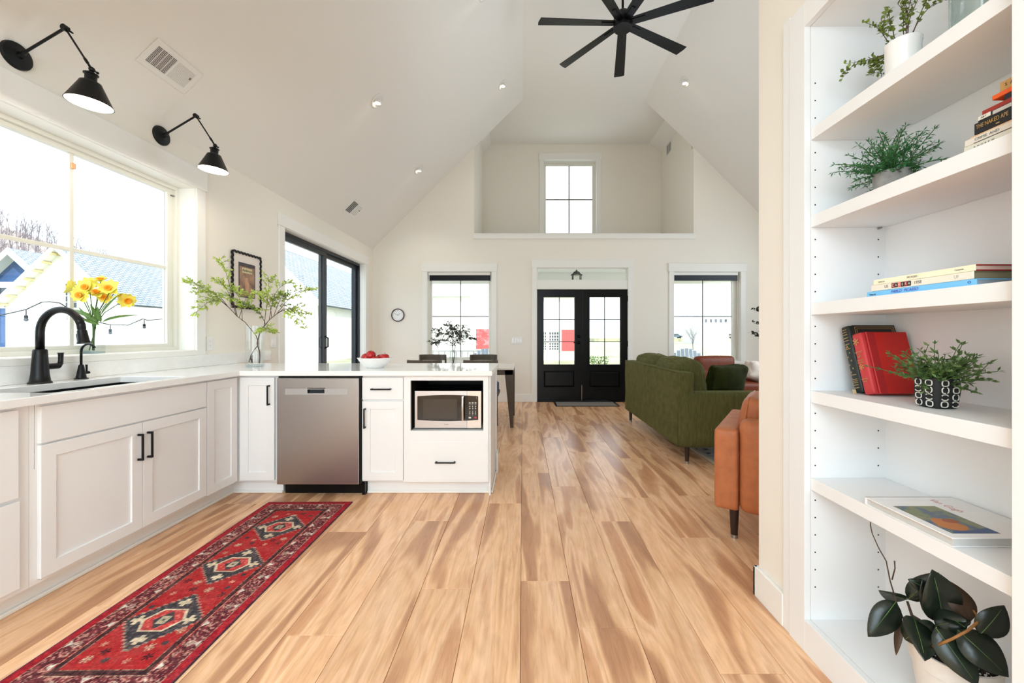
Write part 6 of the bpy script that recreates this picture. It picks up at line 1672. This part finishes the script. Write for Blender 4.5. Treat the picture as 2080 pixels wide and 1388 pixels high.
# ---------------------------------------------------------------- outdoors
M['siding'] = pm('white_siding', (236, 236, 232), 0.7, noise=0.02)
M['bluesiding'] = pm('blue_siding', (60, 92, 142), 0.7, noise=0.06, nscale=3)
M['lawn'] = pm('lawn', (172, 172, 140), 0.95, noise=0.3, nscale=0.6)
M['concrete_path'] = pm('pale_concrete', (206, 202, 196), 0.9, noise=0.06, nscale=2)
def shingle_mat():
    m = bpy.data.materials.new('grey_shingles'); m.use_nodes = True
    n, l = m.node_tree.nodes, m.node_tree.links
    tc = n.new('ShaderNodeTexCoord'); br_ = n.new('ShaderNodeTexBrick')
    br_.inputs['Color1'].default_value = lin((144, 154, 166)); br_.inputs['Color2'].default_value = lin((166, 175, 184)); br_.inputs['Mortar'].default_value = lin((92, 102, 114))
    br_.inputs['Scale'].default_value = 1.0; br_.inputs['Brick Width'].default_value = 0.45; br_.inputs['Row Height'].default_value = 0.2; br_.inputs['Mortar Size'].default_value = 0.025
    br_.inputs['Bias'].default_value = 0.1
    mp = n.new('ShaderNodeMapping'); 
    l.new(tc.outputs['UV'], br_.inputs['Vector']); l.new(br_.outputs['Color'], n['Principled BSDF'].inputs['Base Color'])
    n['Principled BSDF'].inputs['Roughness'].default_value = 0.85
    return m
M['shingle'] = shingle_mat()
struct('ground', MB().box(-140, 120, -60, 160, -0.6, -0.5), 'lawn')
struct('pavement', MB().box(-3.6, 8, YF + 0.16, 9.6, -0.5, -0.12).box(-12, 14, 12.5, 19, -0.5, -0.47), 'concrete_path')
struct('pavement', MB().box(-12.0, -2.9, -3, 12, -0.5, -0.46), 'concrete_path')

def roof_plane(parent, p00, p10, p11, p01):
    me = bpy.data.meshes.new('roof_slope'); P_ = [Vector(p) for p in (p00, p10, p11, p01)]
    nrm = (P_[1] - P_[0]).cross(P_[3] - P_[0]).normalized() * 0.12
    V = P_ + [p - nrm for p in P_]
    me.from_pydata([tuple(p) for p in V], [], [(0, 1, 2, 3), (7, 6, 5, 4), (0, 4, 5, 1), (1, 5, 6, 2), (2, 6, 7, 3), (3, 7, 4, 0)])
    uv = me.uv_layers.new(name='UVMap'); w = (P_[1] - P_[0]).length; h = (P_[3] - P_[0]).length
    co = [(0, 0), (w, 0), (w, h), (0, h)] * 2
    for lp in me.loops: uv.data[lp.index].uv = co[lp.vertex_index]
    me.materials.append(M['shingle']); me.update()
    o = bpy.data.objects.new('roof_slope', me); C.objects.link(o); o.parent = parent
    o.matrix_local = WM[parent].inverted(); WM[o] = WM[parent]; return o
def gable_house(label, xr, zr, y0, y1, hw, drop, wall, over=0.5, brackets=False, wf=0.86, name='house', trim_w=0.30, flip=False):
    """gable ends face -Y; ridge along Y at x=xr, z=zr"""
    h = thing(name, label, 'house', (xr, (y0 + y1) / 2, -0.5), group='neighbouring houses')
    ze = zr - drop
    s_ = drop / hw
    mk('wall', MB().prism([(xr - hw * wf, -0.5), (xr + hw * wf, -0.5), (xr + hw * wf, ze + drop * (1 - wf) - .05), (xr, zr - 0.15), (xr - hw * wf, ze + drop * (1 - wf) - .05)], y0 + over, y1, 'y'), wall, h, world=True)
    roof_plane(h, (xr + hw, y0, ze), (xr + hw, y1, ze), (xr, y1, zr), (xr, y0, zr))
    roof_plane(h, (xr - hw, y1, ze), (xr - hw, y0, ze), (xr, y0, zr), (xr, y1, zr))
    for sg in (-1, 1):
        mk('rake_board', MB().prism([(xr, zr + 0.03), (xr + sg * (hw + .02), ze + 0.03), (xr + sg * (hw + .02), ze - trim_w), (xr, zr - trim_w)], y0 - 0.05, y0 + 0.02, 'y'), 'siding', h, world=True)
        mk('soffit', MB().prism([(xr, zr - 0.14), (xr + sg * hw, ze - 0.14), (xr + sg * hw, ze - 0.2), (xr, zr - 0.2)], y0, y0 + over, 'y'), 'siding', h, world=True)
        if brackets:
            for k in range(7):
                t_ = (k + 0.5) / 7; x = xr + sg * hw * t_; z_ = zr - drop * t_ - 0.3
                mk('bracket', MB().box(x - 0.06, x + 0.06, y0 + 0.02, y0 + over, z_ - 0.06, z_ + 0.06), pm('cream_bracket', (206, 190, 140), 0.7, noise=0.03), h, world=True)
    return h
def grid_window(parent, axis, c, w, h_, nx, nz, depth=0.06, sgn=-1, glass='darkpane'):
    cx_, cy_, cz_ = c
    f = MB(); a0 = (cy_ if axis == 'y' else cx_)
    A, B_ = sorted((a0, a0 + sgn * depth))
    u = cx_ if axis == 'y' else cy_
    wn_ = mk('window', MB().frame(u - w / 2 - .08, u + w / 2 + .08, cz_ - h_ / 2 - .08, cz_ + h_ / 2 + .08, 0.08, A, B_, axis), 'siding', parent, world=True)
    for i in range(nx):
        for j in range(nz):
            pw, ph_ = w / nx, h_ / nz; g = 0.03
            u0, u1, z0_, z1_ = u - w / 2 + i * pw + g, u - w / 2 + (i + 1) * pw - g, cz_ - h_ / 2 + j * ph_ + g, cz_ - h_ / 2 + (j + 1) * ph_ - g
            q0, q1 = sorted((a0 + sgn * 0.005, a0 + sgn * 0.02))
            mk('pane', MB().box(u0, u1, q0, q1, z0_, z1_) if axis == 'y' else MB().box(q0, q1, u0, u1, z0_, z1_), glass, wn_, world=True)
    return wn_
M['darkpane'] = pm('dark_far_pane', (60, 68, 76), 0.3, noise=0.05)
H1 = gable_house('white gabled house with shingle roof seen through the kitchen window', -28.0, 6.65, 24.0, 36.0, 3.7, 3.55, 'siding', brackets=True, wf=0.97)
grid_window(H1, 'y', (-27.55, 24.5, 3.35 + .25), 0.75, 1.5, 3, 4)
H2 = gable_house('white gabled house with grey roof seen through the sliding door', -16.0, 6.95, 24.2, 38.0, 3.9, 3.9, 'siding')
H3 = gable_house('blue sided house with white gable trim at the left edge of the kitchen window', -38.5, 7.75, 30.0, 38.0, 4.6, 4.2, 'bluesiding', over=0.9, trim_w=0.5)
mk('belt_trim', MB().box(-43, -34, 30.86, 30.9, 4.95, 5.30), 'siding', H3, world=True)
grid_window(H3, 'y', (-39.9, 30.88, 4.1), 1.5, 1.5, 3, 3)
for k in range(22): mk('siding_course', MB().prism([(-42.2, 2.2 + .22 * k), (-34.8, 2.2 + .22 * k), (-34.8, 2.22 + .22 * k), (-42.2, 2.22 + .22 * k)], 30.885, 30.9, 'y'), 'bluesiding', H3, world=True) if 2.2 + .22 * k < 4.9 else None

# hillside with bare trees
def hill_h(x, y):
    return 0
hv = []; hf = []; NX, NY = 40, 8
hp = [(-5, 452), (40, 470), (90, 490), (140, 512), (200, 540), (280, 570), (360, 610), (450, 650), (560, 672)]
rgh = random.Random(9)
top = []
for i in range(NX + 1):
    px = -500 + (1060) * i / NX
    if px < 0: py = 452 + px * 0.42
    else:
        py = np.interp(px, [p[0] for p in hp], [p[1] for p in hp])
    top.append(ray(px, py, 82.0) if True else None)
for j in range(NY + 1):
    t_ = j / NY
    for i in range(NX + 1):
        a = top[i]; b = Vector((a.x * 0.72, 58.0, -0.5)); p = b.lerp(a, t_); p.z = -0.5 + (a.z + 0.5) * (t_ ** 0.8) + rgh.uniform(-.3, .3); hv.append(p)
for j in range(NY):
    for i in range(NX): hf.append((j * (NX + 1) + i, j * (NX + 1) + i + 1, (j + 1) * (NX + 1) + i + 1, (j + 1) * (NX + 1) + i))
struct('hillside', MB().add(hv, hf), pm('leaf_litter_hill', (178, 166, 160), 0.95, noise=0.3, nscale=0.5), smooth=True)
tr_ = MB(); 
def stick(p, d, L_, r_, dep):
    q = p + d * L_
    s_ = d.orthogonal().normalized() * r_; s2 = d.cross(s_).normalized() * r_
    tr_.add([p + s_, p - s_ * .5 + s2 * .8, p - s_ * .5 - s2 * .8, q], [(0, 1, 3), (1, 2, 3), (2, 0, 3)])
    if dep < 3:
        for _ in range(3):
            nd = (d + Vector((rgh.uniform(-1, 1), rgh.uniform(-.6, .6), rgh.uniform(-.2, .6))) * .8).normalized()
            stick(p.lerp(q, rgh.uniform(.4, .95)), nd, L_ * rgh.uniform(.45, .65), r_ * .6, dep + 1)
for i in range(1150):
    u = rgh.random(); t_ = rgh.random() ** 0.6
    k = u * NX; i0 = int(k); a = top[i0].lerp(top[min(NX, i0 + 1)], k - i0); b = Vector((a.x * 0.72, 58.0, -0.5)); p = b.lerp(a, t_)
    if not (-128 < p.x < -28): continue
    p.z = -0.5 + (a.z + 0.5) * (t_ ** 0.8) - .2
    stick(p, Vector((rgh.uniform(-.1, .1), 0, 1)).normalized(), rgh.uniform(2.0, 3.4), 0.085, 0)
wd = mk('bare_woods', tr_, pm('bare_bark', (128, 120, 124), 0.9, noise=0.2, nscale=1)); props(wd, 'leafless woods covering the hillside behind the houses', 'woods', None, 'stuff')

# patio string lights outside the kitchen window
sl_ = thing('string_lights', 'dark cable of patio string lights outside the kitchen window', 'string lights', (-4.5, 3.6, 1.4))
wp = [ray(px, py, 4.5 * FPX / (CX - px)) for px, py in ((-40, 648), (0, 641), (53, 629), (85, 614), (100, 613), (122, 616), (140, 628), (175, 650), (205, 656), (224, 660), (260, 661), (290, 648), (300, 651), (335, 648), (420, 660))]
mk('cable', MB().tube(wp, 0.005, 6), 'black', sl_, world=True, smooth=True)
for px, py in ((53, 630), (140, 630), (224, 660), (293, 650)):
    c_ = ray(px, py, 4.5 * FPX / (CX - px))
    bu = mk('socket', MB().tube([c_, c_ + Vector((0, 0, -0.05))], 0.004, 6).lathe([(0.0, -0.045), (0.012, -0.048), (0.014, -0.075), (0, -0.078)], c=tuple(c_), n=10), 'black', sl_, world=True, smooth=True)
    mk('bulb', MB().ball(c_ + Vector((0, 0, -0.088)), 0.016, 10), 'darkpane', bu, world=True, smooth=True)

# front porch: floor is in the pavement slab; ceiling, posts, railing, lantern, chairs
pc = struct('ceiling_porch', MB().box(-3.4, 6.8, YF + 0.16, 9.4, 2.62, 2.70), 'siding'); WM[pc] = Matrix.Identity(4)
mk('fascia_beam', MB().box(-3.4, 6.8, 9.12, 9.28, 2.36, 2.6199), 'siding', pc)
for k in range(14): 
    o_ = mk('board', MB().box(-3.4, 6.8, YF + 0.17 + k * .155, YF + 0.315 + k * .155, 2.608, 2.6199), 'siding', pc)
for x, l in ((-3.3, 'leftmost white porch post'), (-0.55, 'white porch post left of the front door'), (2.45, 'white porch post right of the front door'), (6.5, 'rightmost white porch post')):
    po = thing('porch_post', l, 'post', (x, 9.2, -0.12), group='porch posts')
    mk('shaft', MB().box(-.07, .07, -.07, .07, 0, 2.4795), 'siding', po, bevel=0.006); mk('base', MB().box(-.10, .10, -.10, .10, 0, .2), 'siding', po, bevel=0.006)
for (x0_, x1_, l) in ((-3.19, -0.66, 'white porch railing seen through the left window'), (2.56, 6.39, 'white porch railing seen through the right window')):
    ra = thing('porch_railing', l, 'railing', ((x0_ + x1_) / 2, 9.2, 0), group='porch railings')
    mk('top_rail', MB().box(x0_, x1_, 9.16, 9.24, 0.80, 0.84), 'siding', ra, world=True, bevel=0.006)
    mk('bottom_rail', MB().box(x0_, x1_, 9.175, 9.225, 0.02, 0.06), 'siding', ra, world=True)
    n_b = int((x1_ - x0_) / 0.13)
    for k in range(n_b):
        x = x0_ + 0.07 + k * (x1_ - x0_ - .14) / (n_b - 1); mk('baluster', MB().box(x - .017, x + .017, 9.183, 9.217, 0.06, 0.80), 'siding', ra, world=True)
ln = thing('porch_lantern', 'black lantern with glass sides hanging outside the transom window', 'lantern', (1.125, 8.4, 2.372))
mk('roof', MB().lathe([(0.012, 0.185), (0.014, 0.16), (0.04, 0.148), (0.06, 0.135), (0.085, 0.10), (0.125, 0.072), (0.125, 0.062), (0, 0.062)], n=4), 'black', ln)
mk('frame', MB().box(-.085, .085, -.085, .085, -.16, -.148).box(-.09, -.074, -.09, -.074, -.16, .07).box(.074, .09, -.09, -.074, -.16, .07).box(-.09, -.074, .074, .09, -.16, .07).box(.074, .09, .074, .09, -.16, .07), 'black', ln)
mk('stem', MB().tube([(0, 0, .18), (0, 0, .236)], .008, 8), 'black', ln); mk('candle_bulb', MB().tube([(0, 0, -.15), (0, 0, -.05), (0, 0, 0)], [.014, .014, .004], 10), 'whiteink', ln)
def adirondack(x, y, rz, label):
    a = thing('adirondack_chair', label, 'garden chair', (x, y, -0.12), rz, group='pale blue porch chairs')
    mt = pm('pale_blue_plastic', (186, 206, 230), 0.5, noise=0.03) if 'pale_blue_plastic' not in bpy.data.materials else bpy.data.materials['pale_blue_plastic']
    for k in range(7):
        t_ = k - 3; xx = t_ * 0.078; hh = 1.02 - 0.011 * t_ * t_
        mk('back_slat', MB().prism([(-.02, 0.32), (0.0, 0.32), (0.30, hh), (0.28, hh)], xx - .035 + t_ * .004, xx + .035 + t_ * .004, 'x'), mt, a, bevel=0.005)
    for k in range(5): mk('seat_slat', MB().box(-.27, .27, -.42 + k * .09, -.34 + k * .09, .37 - k * .012, .39 - k * .012), mt, a)
    for s_ in (-1, 1):
        mk('arm', MB().box(s_ * .36 - .06, s_ * .36 + .06, -.45, .22, .56, .58), mt, a, bevel=0.005)
        mk('leg', MB().box(s_ * .31 - .015, s_ * .31 + .015, -.42, -.33, 0, .56), mt, a); mk('leg', MB().box(s_ * .31 - .015, s_ * .31 + .015, .10, .2, 0, .56), mt, a)
adirondack(-0.72, 8.35, R(12), 'pale blue slatted porch chair seen through the left window')
adirondack(3.45, 8.35, R(-14), 'pale blue slatted porch chair seen through the right window')
# across the street
YH = 27.0
def X_(px, Y=YH): return (px - CX) * Y / FPX
def Z_(py, Y=YH): return EYE + (CY - py) * Y / FPX
hs = thing('house', 'white house across the street with red doors and grid windows', 'house', (X_(1050), YH, -0.5), group='neighbouring houses')
mk('wall', MB().box(X_(800), X_(1190), YH, YH + 8, -0.5, Z_(600)), 'siding', hs, world=True)
mk('roof', MB().prism([(YH - .4, Z_(600) - .1), (YH + 4, Z_(600) + 3.0), (YH + 8.4, Z_(600) - .1)], X_(790), X_(1200), 'x'), pm('pale_roof', (206, 208, 212), 0.8, noise=0.05), hs, world=True)
redd = pm('barn_red', (196, 84, 84), 0.6, noise=0.06)
for (a, b_, c_, d_) in ((967, 999, 669, 709), (1141, 1170, 670, 713)):
    dd_ = mk('door', MB().box(X_(a), X_(b_), YH - .06, YH, Z_(d_), Z_(c_)), redd, hs, world=True)
    for k in range(1, 6): xx = X_(a) + (X_(b_) - X_(a)) * k / 6; mk('board_joint', MB().box(xx - .01, xx + .01, YH - .07, YH - .06, Z_(d_), Z_(c_)), redd, dd_, world=True)
for (pxc, pyc, w_, h_) in ((1125, 684, .66, .62), (1125, 704, .66, .5), (1102, 684, .5, .62), (1102, 704, .5, .5), (940, 681, .4, .4), (1010, 690, .5, .9)):
    grid_window(hs, 'y', (X_(pxc), YH, Z_(pyc)), w_, h_, 4, 3)
# street lawn strip, shrub, parked car
struct('lawn_strip', MB().box(X_(1090, 17.5), X_(1300, 17.5), 15.4, 22.5, -0.5, -0.40), pm('spring_grass', (196, 204, 120), 0.95, noise=0.2, nscale=2))
sh_ = MB(); rg_ = random.Random(44)
for _ in range(260): sh_.leaf(Vector((rg_.uniform(-.45, .45), rg_.uniform(-.3, .3), rg_.uniform(.05, .5))), rand_dir(rg_, -.2, 1), rand_dir(rg_), .12, .05, n=2)
sb = thing('shrub', 'small dark shrub on the lawn seen through the right door leaf', 'shrub', (X_(1216, 20), 20, -0.4)); mk('foliage', sh_, 'leaf_small', sb, kind='stuff'); mk('stem', MB().tube([(0, 0, 0), (0, 0, .3)], .03, 6), 'stalk', sb)
def car(x, y, rz, col, label):
    c_ = thing('car', label, 'car', (x, y, 0.36), rz, group='parked cars')
    body = [(-2.1, .35), (-2.1, .8), (-1.6, .92), (-.9, 1.35), (.7, 1.38), (1.3, .95), (2.0, .85), (2.15, .6), (2.1, .35)]
    mk('body', MB().prism(body, -.85, .85, 'y'), pm('car_paint', col, 0.25, noise=0.02), c_, bevel=0.06)
    mk('glass', MB().prism([(-1.4, .95), (-.85, 1.28), (.62, 1.30), (1.08, .97)], -.862, .862, 'y'), 'darkpane', c_)
    for sx in (-1.3, 1.35):
        for sy in (-.8, .8): mk('wheel', MB().tube([(sx, sy - .09, .33), (sx, sy + .09, .33)], .33, 18), 'blackdoor', c_, auto=40)
fp = thing('flower_pot', 'pot of crimson flowers on the porch behind the right door leaf', 'flower pot', (2.02, 8.75, -0.12))
mk('pot', MB().lathe([(.11, 0), (.12, .01), (.17, .42), (.15, .42), (.14, .38), (0, .38)], n=24), 'concrete', fp, auto=45)
fb = MB(); rg_ = random.Random(61)
for _ in range(240): fb.leaf(Vector((0, 0, .42)) + rand_dir(rg_, -.2, 1) * rg_.uniform(.05, .2), rand_dir(rg_, -.2, 1), rand_dir(rg_), .07, .05, n=2)
mk('blossoms', fb, pm('crimson_blossom', (176, 20, 70), 0.6, noise=0.2), fp, kind='stuff')
struct('street_bank', MB().box(20, 110, 112, 150, -0.5, 0.35), 'lawn')
for i, (px, col) in enumerate(((1370, (90, 110, 120)), (1406, (120, 120, 124)), (1442, (70, 74, 80)), (1478, (140, 136, 130)))):
    car(X_(px, 118), 118, 0.04 * i, col, ['leftmost', 'second from the left', 'third from the left', 'rightmost'][i] + ' of the four far parked cars seen through the right window')
hb = thing('house', 'distant pale building on the hill seen through the right window', 'house', (X_(1450, 80), 80, -0.5), group='neighbouring houses')
mk('wall', MB().box(X_(1428, 80), X_(1480, 80), 80, 90, -0.5, Z_(642, 80)), pm('pale_facade', (214, 214, 214), 0.8, noise=0.03), hb, world=True)
for k in range(5): grid_window(hb, 'y', (X_(1434 + k * 10, 80), 80, Z_(652, 80)), .5, .7, 1, 1)
# flowering tree outside
te = thing('garden_tree', 'thin leafless street tree seen through the right window', 'tree', (X_(1408, 40), 40, -0.5))
tr_ = MB()
for _ in range(3): stick(Vector((0, 0, 0)), Vector((rgh.uniform(-.1, .1), 0, 1)), 1.7, .05, 0)
mk('branches', tr_, bpy.data.materials['bare_bark'], te)
